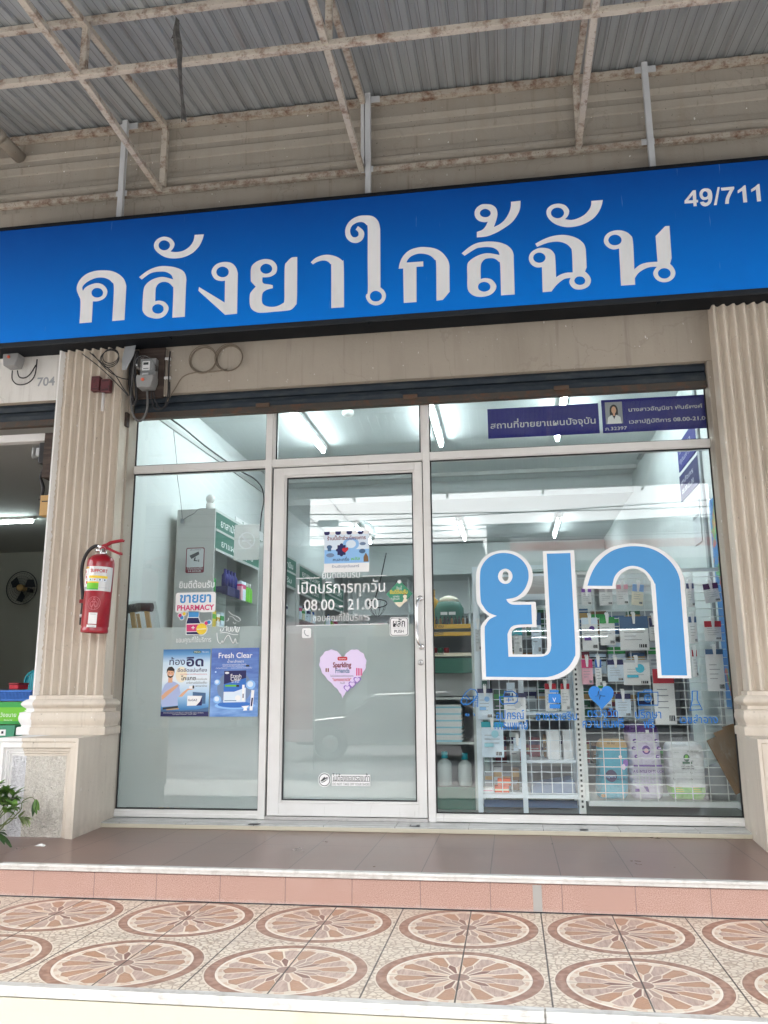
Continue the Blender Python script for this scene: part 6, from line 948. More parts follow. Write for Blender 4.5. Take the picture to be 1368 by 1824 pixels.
for k, m_ in enumerate(('darkgreen', 'red_dark', 'darkgreen', 'red_dark')): tag(MB(m_).lathe([(.0, 0), (.017, 0), (.017, .04), (.014, .043), (.0, .044)], (.335+.04*k, yg+.06, zg(1165)+.001), 14).build('tin'), '%s little round tin on the shelf unit, %s' % (('dark green', 'dark red')[k % 2], ('leftmost', 'second', 'third', 'rightmost')[k]), 'tin', 'little tins on the shelf unit')
rng = random.Random(8); ST = thing('paper_stack', 'stack of teal and white leaflets on the shelf unit', 'paper stack', (.42, .68, zg(1322)))
z = zg(1322)+.001
for k in range(22): dx = rng.uniform(-.006, .006); MB('paper_white' if k % 4 else 'cyan2').box(.335+dx, .545+dx, yg+.02, yg+.25, z, z+.0095).build('leaflet', ST); z += .0105
tag(MB('grey').raw([(.25, yg+.02, z+.05), (.56, yg+.02, z+.03), (.57, yg+.26, z+.035), (.25, yg+.26, z+.055), (.25, yg+.02, z+.07), (.56, yg+.02, z+.036)], [(0, 1, 2, 3), (0, 1, 5, 4)]).build('paper_bag', normals=False), 'grey flattened bag lying on the leaflet stack', 'bag')
pm('bottle_clear', (.52, .58, .57), .2, 0, .5)
for k, (x, r_, h) in enumerate(((.315, .030, .20), (.425, .046, .21), (.555, .044, .20))): bottle(x, yg+.08, zg(1402)+.002, r_, h, 'bottle_clear', 'teal' if k else 'white_paint', ('slim clear bottle with a white cap low on the shelf unit', 'wide clear bottle with a teal cap low on the shelf unit', 'clear bottle with a teal cap at the right end of the lowest shelf')[k])
# white steel rack with a wire grid
yr = .46; RK = thing('display_rack', 'pale blue-white steel rack with a wire grid behind the left big letter', 'display rack', (.95, yr, .013)); pm('rack_white', (.74, .81, .87), .35)
rx = lambda u, v=1300, y=yr: aty(u, v, y).x; rz = lambda v, u=950, y=yr: aty(u, v, y).z
RX0, RXM, RX1 = aty(857, 1440, yr).x, aty(937, 1440, yr).x, aty(1036, 1440, yr).x; ZTOP = rz(1017, 840)
for x, zt_ in ((RX0, ZTOP), (RXM, rz(1070)), (RX1, ZTOP)): MB('rack_white').box(x-.015, x+.015, yr-.015, yr+.015, .013, zt_).build('post', RK, bevel=.002)
for x in (RX0, RX1): MB('rack_white').box(x-.015, x+.015, yr+.37, yr+.40, .013, ZTOP-.1).build('post', RK, bevel=.002)
MB('rack_white').box(RX0-.014, RX1+.014, yr-.012, yr+.012, ZTOP, ZTOP+.025).build('top_rail', RK); MB('rack_white').box(RX0+.016, RX1-.016, yr-.005, yr+.004, rz(1062), rz(1022)).m('cabinet_grey').box(RX0+.05, RX1-.05, yr-.008, yr-.0051, rz(1058), rz(1027)).build('header_panel', RK)
for v, xa, xb in ((1062, RX0, RX1), (1415, RX0, RX1)): MB('rack_white').box(xa+.016, xb-.016, yr-.010, yr+.40, rz(v)-.022, rz(v)).build('shelf', RK)
for v in (1354, 1268): MB('rack_white').box(RXM+.016, RX1-.016, yr+.012, yr+.40, rz(v)-.018, rz(v)).build('shelf', RK)
MB('steelblue').box(RX0+.016, RX1-.016, yr+.10, yr+.11, .03, rz(1420)-.03).build('kick_panel', RK)
def grid(x0, x1, z0, z1, y, px_, pz_, mat, r=.0022):
    b = MB(mat); n = int((x1-x0)/px_)
    for k in range(n+1): b.bar((x0+k*px_, y, z0), (x0+k*px_, y, z1), r*2)
    for k in range(int((z1-z0)/pz_)+1): b.bar((x0, y-r*2, z0+k*pz_), (x1, y-r*2, z0+k*pz_), r*2)
    return b
grid(RX0+.016, RX1-.016, rz(1412), rz(1068), yr-.020, .060, .062, 'rack_white').build('wire_grid', RK)
# grid stand on the right
y2 = .44; PX0, PX1 = aty(1050, 1440, y2).x, 2.17; GR = thing('grid_stand', 'grey grid stand with a perforated upright behind the right big letter', 'display rack', (1.7, y2, .013))
b = MB('alu_white').box(PX0-.055, PX0-.020, y2-.02, y2+.02, .013, rz(1017, 1050, y2)); b.m('black')
for k in range(44): z = .05+k*.030; b.box(PX0-.046, PX0-.034, y2-.0208, y2-.0201, z, z+.014)
b.build('upright', GR); pm('grid_grey', (.70, .72, .71), .4); z0g, z1g = rz(1428, 1180, y2), rz(1020, 1180, y2)
MB('grid_grey').box(PX0-.019, PX0-.002, y2-.015, y2+.015, z0g, z1g).build('frame_bar', GR); MB('grid_grey').box(PX0-.001, PX1, y2-.018, y2+.018, z0g-.028, z0g).build('bottom_rail', GR); MB('grid_grey').box(PX0-.001, PX1, y2-.012, y2+.012, z1g, z1g+.022).build('top_rail', GR)
grid(PX0, PX1, z0g, z1g, y2-.008, .1005, .0495, 'grid_grey', .0023).build('wire_grid', GR); MB('shelf').box(PX0, PX1, y2+.02, y2+.42, z0g-.02, z0g-.001).build('shelf', GR)
# packs on the grids
pk = [0]
def pack(u0, v0, u1, v1, body, band, lab, y=None, bf=.22, tilt=0, clip=True, deco=None):
    y = (y2 if u0 > 1032 else yr)-.040 if y is None else y; x0, x1, z0, z1 = R_(u0, v0, u1, v1, y); w_, h = x1-x0, z1-z0; cxm = (x0+x1)/2
    K = thing('hanging_pack', lab, 'hanging pack', (cxm, y, z1), 'packs hanging on the wire grids'); r_ = random.Random(pk[0]); pk[0] += 1
    b = MB(body).raw([(x0, y-.003, z0), (x1, y-.003, z0), (x1, y-.001, z1), (x0, y-.001, z1), (x0, y+.008, z0), (x1, y+.008, z0), (x1, y+.006, z1), (x0, y+.006, z1), (cxm, y-.016, (z0+z1)/2-.1*h)], [(0, 1, 8), (1, 2, 8), (2, 3, 8), (3, 0, 8), (4, 7, 6, 5), (0, 4, 5, 1), (1, 5, 6, 2), (2, 6, 7, 3), (3, 7, 4, 0)])
    if bf: b.m(band).rect(x0, x1, z1-h*bf, z1+.001, y-.0135, .001)
    b.m('grey'); d = y-.019
    for k in range(4): zz = z0+h*(.62-.11*k); b.rect(x0+w_*.14, x0+w_*(.5+.35*r_.random()), zz, zz+h*.016, d, .0008)
    b.m('ink').rect(x1-w_*.36, x1-w_*.10, z0+h*.06, z0+h*.16, d, .0008).m('paper_white')
    for k in range(3): b.rect(x1-w_*(.33-.07*k), x1-w_*(.31-.07*k), z0+h*.06, z0+h*.16, d-.001, .0006)
    if deco: b.m(deco).disc(cxm+w_*.12, z0+h*.66, w_*.17, w_*.17, d-.0006).rect(x0+w_*.12, x0+w_*.55, z0+h*.30, z0+h*.40, d-.0006)
    b.build('card', K)
    if clip: s = .011; MB('white_vinyl').prism([(cxm-s, z1+.020), (cxm+s, z1+.020), (cxm+s*.5, z1-.045), (cxm-s*.5, z1-.045)], y-.026, y-.019, 'y').box(cxm-s*.7, cxm-s*.3, y-.026, y+.036, z1+.0205, z1+.030).box(cxm+s*.3, cxm+s*.7, y-.026, y+.036, z1+.0205, z1+.030).build('clip', K)
    K.rotation_euler.y = rad(tilt)
for a in ((1035, 1049, 1054, 1078, 'paper_white', 'violet', 'white pack with a violet band, first in the top row of the right grid'), (1067, 1049, 1092, 1078, 'paper_white', 'lightgrey', 'plain white pack below the foot of the arched letter, second in the top row'), (1097, 1042, 1120, 1077, 'paper_white', 'pink', 'white pack with a pink band under the arch of the big letter'), (1126, 1042, 1149, 1078, 'cream', 'sky', 'tilted light blue pack under the arch of the big letter', None, .34, 6), (1221, 1040, 1238, 1081, 'paper_white', 'steelblue', 'white pack right of the arched letter in the top row'), (1250, 1040, 1280, 1073, 'paper_white', 'navy', 'tilted white pack with a navy band at the right end of the top row', None, .3, -7),
          (1035, 1101, 1067, 1158, 'paper_white', 'pale', 'white pack with a violet disc, first in the second row of the right grid', None, .2, 0, True, 'purple'), (1067, 1100, 1097, 1149, 'paper_white', 'green', 'white pack with a green band in the second row'), (1102, 1099, 1157, 1157, 'paper_white', 'steelblue', 'wide pack with a steel blue band in the second row', None, .36, 0), (1155, 1101, 1172, 1141, 'paper_white', 'navy', 'narrow pack with a navy band half hidden by the arched letter', None, .4), (1225, 1099, 1243, 1146, 'paper_white', 'steelblue', 'white pack with a blue band right of the arched letter in the second row'), (1253, 1107, 1286, 1141, 'paper_white', 'crimson', 'white pack with a red band at the right end of the second row', None, .3),
          (1035, 1175, 1057, 1219, 'pink', 'rose', 'pink pack, first in the third row of the right grid', None, .34), (1059, 1175, 1073, 1223, 'paper_white', 'blue', 'slim white pack with a blue band in the third row', None, .3), (1081, 1176, 1112, 1214, 'pale', 'navy', 'clear pale blue pack with a navy band in the third row'), (1109, 1176, 1159, 1220, 'paper_white', 'lightgrey', 'wide white pack with a small blue square in the third row', None, .1, 0, True, 'aqua'), (1161, 1192, 1206, 1290, 'paper_white', 'crimson', 'long white pack with a red band below the arched letter', None, .26), (1231, 1158, 1244, 1206, 'paper_white', 'crimson', 'narrow pack with a red band right of the arched letter', None, .24), (1255, 1157, 1293, 1231, 'paper_white', 'steelblue', 'large white pack at the right end of the third row', None, .12), (1095, 1236, 1125, 1277, 'pale', 'navy', 'clear pack with a navy band beside the heart icon'), (1065, 1222, 1090, 1260, 'pale', 'green', 'pale pack behind the blue heart icon', None, .1),
          (850, 1227, 879, 1281, 'pale', 'navy', 'pack with a navy band at the left of the white rack', None, .14, 0, True, 'sky'), (897, 1235, 938, 1294, 'paper_white', 'navy', 'large white pack with a navy band on the white rack', None, .12, 0, True, 'lightgrey'), (857, 1286, 898, 1349, 'pale', 'teal', 'pack with a teal band lower on the white rack', None, .15, 0, True, 'cyan2'), (970, 1218, 992, 1266, 'paper_white', 'crimson', 'white pack with a red band behind the blue jar icon', None, .2), (998, 1218, 1016, 1266, 'paper_white', 'crimson', 'white pack with a red band right of the blue jar icon', None, .2), (913, 1100, 931, 1165, 'paper_white', 'teal', 'pack with a teal band inside the counter of the left big letter', None, .5), (945, 1092, 966, 1165, 'pale', 'steelblue', 'pale pack between the stems of the left big letter', None, .3), (846, 1110, 858, 1160, 'lightgrey', 'pale', 'grey pack at the left edge of the left big letter'), (914, 1314, 929, 1338, 'pale', 'pale', 'small pale price holder on the white rack', None, 0, 0, True), (902, 1216, 918, 1250, 'pale', 'pale', 'pale blue holder above the mortar icon on the white rack', None, 0, 0, False)): pack(*a)
# boxes standing on the white rack
def bx(u0, v0, u1, v1, y, dpt, body, lab, cat='box', band=None):
    x0, x1, z0, z1 = R_(u0, v0, u1, v1, y); b = MB(body).box(x0, x1, y, y+dpt, z0, z1)
    if band: b.m(band).box(x0-.0006, x1+.0006, y-.0008, y+.002, z0+(z1-z0)*.35, z0+(z1-z0)*.6)
    return tag(b.build('box', bevel=.002), lab, cat)
bx(973, 1302, 998, 1353, yr+.08, .1, 'paper_white', 'left of two plain white boxes standing on the middle shelf of the white rack'); bx(1002, 1301, 1022, 1353, yr+.08, .1, 'paper_white', 'right of two plain white boxes standing on the middle shelf of the white rack')
bx(881, 1400, 907, 1413, yr+.05, .08, 'orange', 'lower orange carton on the bottom shelf of the white rack', 'carton', 'cream'); bx(886, 1387, 910, 1399.7, yr+.055, .07, 'orange', 'upper orange carton stacked on the bottom shelf of the white rack', 'carton', 'cream'); bx(857, 1403, 880, 1413, yr+.05, .06, 'paper_white', 'flat white carton beside the orange cartons', 'carton', 'pink')
p = aty(960, 1412, yr+.1); b = MB('lavender'); b = MB('bluegrey').raw([(RXM+.03, yr+.05, p.z), (RX1-.02, yr+.05, p.z), (RX1-.02, yr+.3, p.z), (RXM+.03, yr+.3, p.z), (RXM+.05, yr+.06, p.z+.045), (RX1-.03, yr+.06, p.z+.085), (RX1-.03, yr+.28, p.z+.09), (RXM+.05, yr+.28, p.z+.05)], [(0, 1, 5, 4), (1, 2, 6, 5), (2, 3, 7, 6), (3, 0, 4, 7), (4, 5, 6, 7), (0, 3, 2, 1)]); tag(b.build('folded_bag', bevel=.01), 'folded grey-blue bag on the bottom shelf of the white rack', 'bag')
rng = random.Random(5)
for v, xa, xb, n, nm in ((1354, RXM+.03, RX1-.03, 3, 'middle'), (1268, RXM+.03, RX1-.03, 4, 'upper')):
    for k in range(n): x = xa+(xb-xa)*(k+.5)/n; carton(x, yr+.28, rz(v)+.001, (xb-xa)/n*.8, .08, rng.uniform(.09, .14), rng.choice(['brown', 'grey', 'maroonflat', 'darkgreen']), rng.choice(['lightgrey', 'tan', 'navy']), 'dim carton at the back of the %s shelf of the white rack' % nm, 'cartons at the back of the white rack')
for k in range(4): carton(RX0+.05+.055*k, yr+.25, rz(1415)+.001, .05, .1, .10+.03*(k % 2), rng.choice(['brown', 'grey', 'ink', 'lightgrey']), 'tan', 'dim carton at the back of the lowest shelf of the white rack', 'cartons at the back of the white rack')
BK = thing('shelf_unit', 'dark shelf unit of small cartons behind the grid stand', 'shelf unit', (1.6, 1.2, .013))
for z in (.25, .55, .85, 1.12): MB('cabinet_grey').box(.72, 2.05, 1.08, 1.34, z-.018, z).build('shelf', BK)
MB('grey').box(.72, 2.05, 1.341, 1.355, .013, 1.30).build('back_panel', BK); MB('grey').box(.70, .719, 1.08, 1.355, .013, 1.30).build('side_panel', BK); MB('grey').box(2.051, 2.07, 1.08, 1.355, .013, 1.30).build('side_panel', BK)
for z in (.25, .55, .85, 1.12):
    x = .78
    while x < 2.0: w_ = rng.uniform(.07, .12); carton(x, 1.16, z+.001, w_, .10, rng.uniform(.10, .22), rng.choice(['brown', 'lightgrey', 'maroonflat', 'paper_white', 'steelblue', 'darkgreen', 'grey', 'pale', 'teal']), rng.choice(['crimson', 'navy', 'tan', 'green', 'ink']), 'small carton on the dark shelf unit behind the grid stand', 'cartons on the dark shelf unit'); x += w_+.02
# soft packs on the bottom shelf of the grid stand
def soft(name, u0, v0, u1, v1, y, dpt, mats, lab, deco, lean=0, ex=6, seed=0):
    """a plump pack: squashed box with a crumpled skin; mats = (upper limit, material) from the foot up"""
    x0, x1, z0, z1 = R_(u0, v0, u1, v1, y); z0 = z0g+.001; cxm, cym = (x0+x1)/2, y+dpt/2; hw, hd, hh = (x1-x0)/2, dpt/2, (z1-z0)/2; r_ = random.Random(seed); N, M = 36, 26
    K = thing(name, lab, 'soft pack', (cxm, cym, z0)); b = MB(mats[0][1]); b.smooth = True; vs = []
    sg = lambda c, e: math.copysign(abs(c)**(2/e), c)
    for j in range(M+1):
        ph = -math.pi/2+math.pi*j/M
        for i in range(N):
            th_ = 2*math.pi*i/N; cr_ = sg(math.cos(ph), 7); X = hw*sg(math.cos(th_), ex)*cr_; Y = hd*sg(math.sin(th_), ex*.6)*cr_; Z = hh*sg(math.sin(ph), 7)
            n_ = .006*math.sin(19*X/hw*.5+seed)+.005*math.sin(27*Z+3*seed+X*30)+.004*(r_.random()-.5); X *= 1-.03*math.sin(8*Z+seed); vs.append((cxm+X+lean*(Z+hh), cym+Y-n_ if Y < 0 else cym+Y, z0+hh+Z))
    lim = [m_[0] for m_ in mats]
    for m_ in mats: b.m(m_[1])
    o0 = len(b.v); b.v += vs
    for j in range(M):
        f = (j+.5)/M; zc = .5+.5*sg(math.sin(-math.pi/2+math.pi*f), 7); mi = next(k for k, l_ in enumerate(lim) if zc <= l_)
        for i in range(N): b.f.append([o0+j*N+i, o0+j*N+(i+1) % N, o0+(j+1)*N+(i+1) % N, o0+(j+1)*N+i]); b.fm.append(mi); b.sm.append(True)
    b.build('pack', K); b2 = MB('white_vinyl'); yd = y-.014; Pk = lambda a, c: (cxm-hw+2*hw*a+lean*2*hh*c, z0+2*hh*c); deco(b2, Pk, yd, hw, hh); b2.build('print', K); MB('plastic_bag').raw([(x0+hw*.2+lean*2*hh, cym-.004, z1-.01), (x1-hw*.2+lean*2*hh, cym-.004, z1-.01), (x1-hw*.5+lean*2*hh, cym, z1+.03), (x0+hw*.4+lean*2*hh, cym, z1+.022)], [(0, 1, 2, 3)]).build('bag_top', K, normals=False)
def dA(b, P, y, hw, hh):
    b.m('navy').disc(*P(.42, .40), hw*.36, hh*.20, y).m('sky'); text(b, 'diapers', P(.24, 0)[0], P(.60, 0)[0], P(0, .375)[1], y-.001, bold=.02); b.m('navy'); text(b, 'แผ่นรองซับ', P(.60, 0)[0], P(.93, 0)[0], P(0, .33)[1], y, hz=.014); b.m('violet').disc(*P(.86, .62), hw*.16, hh*.12, y).m('lavender').disc(*P(.80, .55), hw*.12, hh*.10, y-.0008).m('paper_white').disc(*P(.70, .72), hw*.10, hh*.05, y).m('tan').disc(*P(.18, .07), hw*.14, hh*.06, y); b.m('ink'); text(b, 'M 10', P(.12, 0)[0], P(.24, 0)[0], P(0, .055)[1], y-.001); text(b, '10 ชิ้น', P(.40, 0)[0], P(.62, 0)[0], P(0, .93)[1], y, hz=.014)
def dB(b, P, y, hw, hh):
    b.m('paper_white'); text(b, 'babycare', P(.30, 0)[0], P(.48, 0)[0], P(0, .885)[1], y); b.rect(P(.52, 0)[0], P(.62, 0)[0], P(0, .875)[1], P(0, .925)[1], y)
    b.m('lavender').disc(*P(.53, .66), hw*.30, hh*.145, y).m('purple').disc(*P(.53, .66), hw*.24, hh*.115, y-.0008).m('pink').disc(*P(.53, .65), hw*.13, hh*.06, y-.0014)
    for a_, c_ in ((.22, .78), (.17, .68), (.23, .57), (.84, .78), (.90, .68), (.84, .57)): b.m('purple').disc(*P(a_, c_), hw*.125, hh*.052, y).m('lavender').rect(P(a_-.04, 0)[0], P(a_+.04, 0)[0], P(0, c_-.006)[1], P(0, c_+.008)[1], y-.0008)
    b.m('purple').rect(P(.10, 0)[0], P(.93, 0)[0], P(0, .425)[1], P(0, .462)[1], y); text(b, 'A GENTLE OF TOUCH', P(.08, 0)[0], P(.96, 0)[0], P(0, .36)[1], y, hz=.014, bold=.02); b.rect(P(.10, 0)[0], P(.26, 0)[0], P(0, .11)[1], P(0, .15)[1], y).plate([P(.36, .18), P(.48, .18), P(.52, .10), P(.44, .12)], y); b.m('lightgrey')
    for k in range(9):
        for j in range(4): b.plate([(P(.10+.1*k, .20+.045*j)[0]+dx*hw*.075, P(0, .20+.045*j)[1]+dz*hh*.030) for dx, dz in ((-1, 0), (0, -1), (1, 0), (0, 1))], y+.0035)
def dC(b, P, y, hw, hh):
    b.m('darkgreen').disc(*P(.48, .74), hw*.17, hh*.13, y).rect(P(.36, 0)[0], P(.62, 0)[0], P(0, .635)[1], P(0, .675)[1], y); b.m('lime').disc(*P(.48, .76), hw*.09, hh*.06, y-.001); b.m('ink'); text(b, 'แผ่นรองซับ', P(.32, 0)[0], P(.66, 0)[0], P(0, .545)[1], y, hz=.019, bold=.02); b.m('darkgreen'); text(b, 'ADULT PAD', P(.14, 0)[0], P(.28, 0)[0], P(0, .83)[1], y); text(b, 'ซึมซับดีเยี่ยม แห้งสบาย', P(.50, 0)[0], P(.82, 0)[0], P(0, .84)[1], y, hz=.010); b.m('ink')
    for a_, c_ in ((.10, .49), (.10, .38), (.58, .49), (.58, .38)): b.disc(*P(a_, c_), hw*.055, hh*.045, y).m('paper_white').disc(*P(a_+.01, c_+.006), hw*.036, hh*.030, y-.0008).m('grey').rect(P(a_+.08, 0)[0], P(a_+.36, 0)[0], P(0, c_-.006)[1], P(0, c_-.002)[1], y).m('ink')
    b.m('yellow')
    for a_ in (.12, .58):
        for j in range(4): b.rect(P(a_, 0)[0], P(a_+.26-.03*j, 0)[0], P(0, .12+.035*j)[1], P(0, .128+.035*j)[1], y)
soft('soft_pack', 1058, 1318, 1122, 1420, y2+.05, .20, [(.88, 'pack_aqua'), (1.1, 'pack_tan')], 'leaning turquoise soft pack of pads with a tan top on the grid stand', dA, .06, 5, 1); soft('soft_pack', 1117, 1290, 1187, 1420, y2+.06, .20, [(.86, 'pack_lavender'), (1.1, 'pack_purple')], 'purple and white quilted soft pack, tallest of the three on the grid stand', dB, -.02, 6, 2); soft('soft_pack', 1189, 1323, 1262, 1420, y2+.05, .22, [(.26, 'pack_lime'), (1.1, 'pack_white')], 'white soft pack with a green foot on the grid stand', dC, 0, 8, 3)
# brown wooden sticks in plastic, right edge
KS = thing('wooden_supports', 'bundle of brown folded supports in plastic at the right edge of the right window', 'supports', (2.05, .40, z0g)); rng = random.Random(2)
for k, (u0, v0, u1, v1, w_) in enumerate(((1266, 1316, 1318, 1412, .055), (1280, 1302, 1326, 1400, .065), (1296, 1292, 1332, 1385, .070), (1272, 1322, 1306, 1385, .040))):
    a = aty(u0, v0, .36+.03*k); c = aty(u1, v1, .38+.03*k); MB('brown').bar(a, c, w_, .014, (0, 1, 0)).bar((a.x+.01, a.y+.016, a.z-.01), (c.x+.02, c.y+.02, c.z+.03), w_*.8, .012, (.3, 1, 0)).build('slat', KS, bevel=.002)
a = aty(1258, 1318, .33); c = aty(1330, 1285, .33); b = MB('crinkle_plastic').raw([(a.x, .33, a.z), (c.x, .32, c.z), (c.x+.03, .36, c.z-.45), (a.x+.22, .34, a.z-.38)], [(0, 1, 2, 3)]); b.build('plastic_wrap', KS, normals=False)
q = aty(1278, 1385, .6); tag(MB('grey').lathe([(.0, 0), (.10, 0), (.12, .06), (.10, .15), (.03, .2), (.0, .21)], (q.x, .62, z0g+.001), 20).build('plastic_bundle'), 'grey plastic-wrapped bundle behind the brown supports', 'bundle')
# right wall
def wq(pts, x=2.236): return [atx(u, v, x) for u, v in pts]
for pts, s, lab, m_ in (([(1211, 852), (1215, 896), (1247, 857), (1242, 808)], ('เภสัชกร', '08.00-21.00'), 'lower of two blue notices on the right wall', 'navy'), ([(1208, 780), (1211, 845), (1240, 800), (1238, 762)], ('ร้านยา', 'คุณภาพ'), 'upper of two blue notices on the right wall', 'deepblue')):
    P4 = wq(pts); ya = min(p.y for p in P4); yb = max(p.y for p in P4); za = (P4[1].z+P4[2].z)/2; zb_ = (P4[0].z+P4[3].z)/2; b = MB(m_).box(2.232, 2.238, ya, yb, za, zb_); b.m('lightgrey'); f = lambda X, Z, d: (2.2305-d, yb+ya-X, Z); text(b, s[0], ya+.1*(yb-ya), yb-.25*(yb-ya), za+(zb_-za)*.58, 0, hz=(zb_-za)*.16, fn=f); text(b, s[1], ya+.1*(yb-ya), yb-.25*(yb-ya), za+(zb_-za)*.22, 0, hz=(zb_-za)*.16, fn=f); tag(b.build('wall_notice'), lab, 'notice', 'blue notices on the right wall')
p = atx(1254, 900, 2.23); tag(MB('grey').box(2.222, 2.239, p.y-.03, p.y+.03, .3, 3.0).build('wall_trunking'), 'grey vertical trunking on the right wall', 'trunking')
P4 = wq([(1238, 895), (1243, 970)]); tag(MB('lightgrey').box(2.232, 2.238, P4[1].y-.16, P4[1].y+.08, P4[1].z, P4[0].z).m('grey').box(2.230, 2.2319, P4[1].y-.13, P4[1].y+.05, P4[0].z-.12, P4[0].z-.10).build('wall_paper'), 'pale sheet of paper on the right wall below the notices', 'paper')
p0 = atx(1266, 900, 2.236); p1 = atx(1305, 1010, 2.236); ya, yb, za, zb_ = .06, .80, .62, 1.98
t = NT('map_print'); n = t.noise((3, 3.2, 3.2), 4, dist=.6); k2 = t.noise((9, 9, 9), 2); t.fin(t.mix(t.step(n, .54, .56), (.03, .20, .52), t.mix(t.step(k2, .45, .55), t.mix(t.step(n, .6, .66), (.55, .10, .10), (.65, .5, .12)), (.12, .38, .12))), .4)
tag(MB('map_print').box(2.233, 2.238, ya, yb, za, zb_).build('map_poster'), 'blue map poster on the right wall beside the window', 'poster')
# back of the shop
BC = thing('back_counter', 'pale counter with a green base across the back of the shop', 'counter', (.3, 6.2, .013)); MB('counter').box(-1.0, 2.0, 6.0, 6.5, .013, .85).build('base', BC); MB('shelf').box(-1.02, 2.02, 5.97, 6.53, .851, .89).build('top', BC)
b = MB('shelf').box(-1.0, 2.0, 7.30, 7.59, .95, .97); BSH = thing('back_shelves', 'white shelves of medicine across the back wall', 'shelves', (.5, 7.45, .013)); pm('back_white', (.86, .88, .88), .5)
for z in (.95, 1.25, 1.55, 1.85): MB('back_white').box(-1.5, 2.1, 7.30, 7.59, z-.02, z).build('shelf', BSH)
MB('back_white').box(-1.5, 2.1, 7.585, 7.599, .013, 2.35).build('back_panel', BSH)
for x in (-1.5, -.6, .3, 1.2, 2.08): MB('back_white').box(x-.01, x+.01, 7.30, 7.584, .013, 2.36).build('side_panel', BSH)
rng = random.Random(77)
for z in (.95, 1.25, 1.55):
    x = -1.42
    while x < 2.0:
        if abs((x+1.5) % .9) > .08: carton(x, 7.42, z+.001, .09, .12, rng.uniform(.10, .22), rng.choice(['paper_white', 'pale', 'lightgrey', 'pink', 'cream', 'sky']), rng.choice(['blue', 'rose', 'green', 'navy', 'orange', 'teal']), 'small medicine carton on the shelves at the back of the shop', 'cartons on the back shelves')
        x += rng.uniform(.16, .24)
q = aty(905/1, 1000, 3.0); o = aty(672, 1075, 1.3)
NT_ = thing('fishing_net', 'dark round hand net hanging inside behind the door', 'net', (o.x, 1.3, o.z)); b = MB('ink').tube([(o.x+.075*math.cos(k*math.pi/10), 1.3, o.z+.03*math.sin(k*math.pi/10)) for k in range(21)], .004, 6); b.build('hoop', NT_); b = MB('ink')
for k in range(10): a = k*math.pi/5; b.tube(cr([(o.x+.075*math.cos(a), 1.3, o.z+.03*math.sin(a)), (o.x+.05*math.cos(a), 1.3, o.z-.06), (o.x+.01*math.cos(a), 1.3, o.z-.10)], 4), .0012, 3)
b.build('mesh_bag', NT_); e = aty(688, 985, 1.3); MB('ink').tube(cr([(o.x-.02, 1.3, o.z+.03), (o.x+.02, 1.3, o.z+.16), (e.x, 1.3, e.z)], 5), .005, 6).build('handle', NT_)
# ---------------------------------------------------------------- across the street (seen as reflections in the glass)
OS = thing('opposite_shop', 'shop across the street with a striped fascia and corrugated awning', 'building', (6, -24, -.56)); pm('awning_sheet', (.40, .40, .39), .5); pm('far_wall', (.30, .31, .31), .8)
MB('far_wall').box(.2, 15, -34, -24.3, -.56, 6.0).build('wall', OS); MB('awning_sheet').box(.2, 15, -34, -24.0, 6.36, 6.42).build('roof', OS)
b = MB('awning_sheet')
for k in range(150): b.box(.2+k*.0985, .2+k*.0985+.06, -24.08, -24.02, 5.95, 6.36)
b.box(.2, 15, -24.3, -24.081, 5.95, 6.36); b.build('awning_valance', OS)
MB('white_paint').box(1.0, 14, -24.2, -24.0, 3.85, 5.93).build('fascia', OS)
for z0, z1, m_ in ((5.42, 5.70, 'orange'), (4.62, 5.03, 'counter'), (3.92, 4.15, 'maroonflat')): MB(m_).box(1.0, 14, -23.998, -23.96, z0, z1).build('fascia_stripe', OS)
MB('ink').box(1.4, 13, -24.29, -24.1, -.5, 3.6).build('shop_window', OS)
for z, x0, x1 in ((2.62, 1.0, 5.3), (2.40, 1.6, 4.1)): MB('tube_rear').box(x0, x1, -23.7, -23.65, z, z+.022).build('lamp_tube', OS)
OB = thing('opposite_house', 'low grey terrace house across the street with a metal awning', 'building', (-4, -25, -.56)); MB('far_wall').box(-9.0, .1, -36, -24.8, -.56, 5.7).build('wall', OB); MB('awning_sheet').box(-9.0, .1, -25, -22.6, 5.55, 5.60).build('awning', OB)
for k in range(2): MB('ink').box(-8.4+4.2*k, -5.0+4.2*k, -24.79, -24.7, -.5, 2.6).build('opening', OB)
OT = thing('reflection_occluder', 'tall grey block added across the street to darken the left window reflection', 'building', (-16, -25, -.56)); MB('far_wall').box(-30, -9.1, -36, -24.5, -.56, 10.5).build('wall', OT)  # added block, hides the sky from the reflection in the left pane
for k in range(4):
    for j in range(2): MB('ink').box(-28+4.7*k, -25+4.7*k, -24.49, -24.4, 4+3*j, 5.6+3*j).build('window', OT)
for k, z in enumerate((5.3, 5.6, 5.75, 6.1, 6.2)): tag(MB('black_rubber').tube([(x, -20-.15*k, z+.004*(x*x-50)*.35+(.02 if k % 2 else -.02)*x) for x in range(-14, 15, 2)], .018, 5).build('power_cable'), 'overhead power cable along the far side of the street', 'cable', 'overhead cables across the street')
for k in range(5): tag(MB('black_rubber').tube([(-9+1.2*k, -17.8, 6.6-.1*k), (-6+.9*k, -16.5, 4.7-.15*k), (-1+1.0*k, -15, 3.9-.25*k)], .014, 5).build('power_cable'), 'slanting service cable above the street', 'cable', 'slanting service cables above the street')
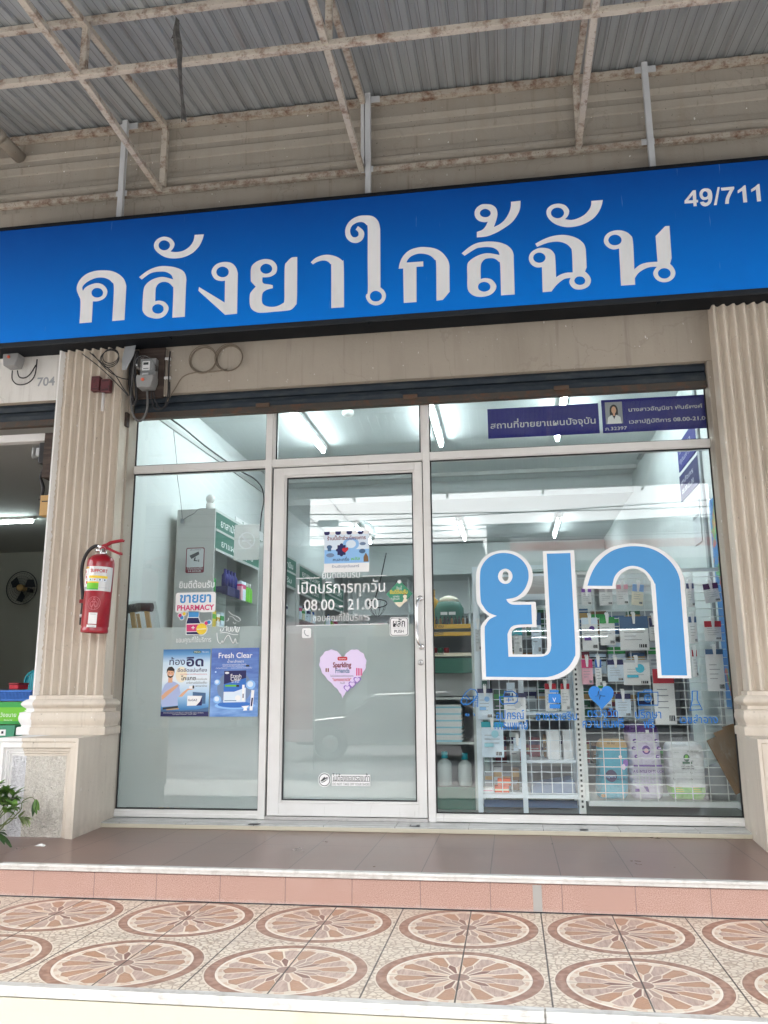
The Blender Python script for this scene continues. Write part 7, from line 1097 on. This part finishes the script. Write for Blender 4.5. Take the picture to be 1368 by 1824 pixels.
for x, lab in ((-4.15, 'left black coil of cable hung above the street'), (-2.45, 'right black coil of cable hung above the street')):
    b = MB('black_rubber'); 
    for j in range(3): b.tube([(x+(.27-.02*j)*math.cos(k*math.pi/14), -14-.03*j, 4.35+(.27-.02*j)*math.sin(k*math.pi/14)) for k in range(29)], .020, 6)
    tag(b.build('cable_coil'), lab, 'cable coil')
tag(MB('black').box(-3.55, -3.05, -14.06, -13.94, 4.55, 4.70).build('splice_box', bevel=.03), 'black splice box hung between the two cable coils above the street', 'splice box')
FB = thing('banner', 'faded red feather banner at the roadside', 'banner', (-2.6, -9, -.56)); MB('pink').box(-2.95, -2.45, -9.01, -9, -.1, 1.9).m('crimson').box(-2.95, -2.45, -8.999, -8.995, .1, 1.7).build('cloth', FB); MB('steel_dull').tube([(-2.42, -9, -.56), (-2.42, -9, 2.1)], .012, 8).build('pole', FB)
CAR = thing('parked_car', 'dark parked car at the far side of the street', 'car', (-1.2, -12, -.58)); pm('car_paint', (.05, .055, .06), .2, .3, .5, coat=.6)
body = [(-3.3, -.30), (-3.32, .02), (-3.1, .16), (-2.35, .24), (-1.75, .66), (-.35, .70), (.25, .30), (.82, .22), (.95, .05), (.95, -.30)]
MB('car_paint').prism(body, -12.8, -11.15, 'y').build('body', CAR, bevel=.05)
MB('ink').prism([(-2.2, .27), (-1.70, .61), (-.98, .63), (-.98, .27)], -11.149, -11.135, 'y').prism([(-.92, .27), (-.92, .63), (-.40, .64), (.08, .28)], -11.149, -11.135, 'y').build('side_window', CAR)
for x in (-2.6, .2): W_ = MB('black_rubber').lathe([(.16, -.1), (.31, -.1), (.32, -.06), (.32, .06), (.31, .1), (.16, .1)], (x, -11.2, -.26), 28, 'y').build('wheel', CAR); MB('steel_dull').lathe([(.0, -.02), (.16, 0), (.16, .105), (.05, .11), (.0, .112)], (x, -11.2, -.26), 20, 'y').build('rim', W_)
MB('label_silver').box(.70, .92, -11.149, -11.12, .05, .15).build('headlight', CAR); MB('crimson').box(-3.30, -3.12, -11.149, -11.12, .05, .15).build('tail_light', CAR)
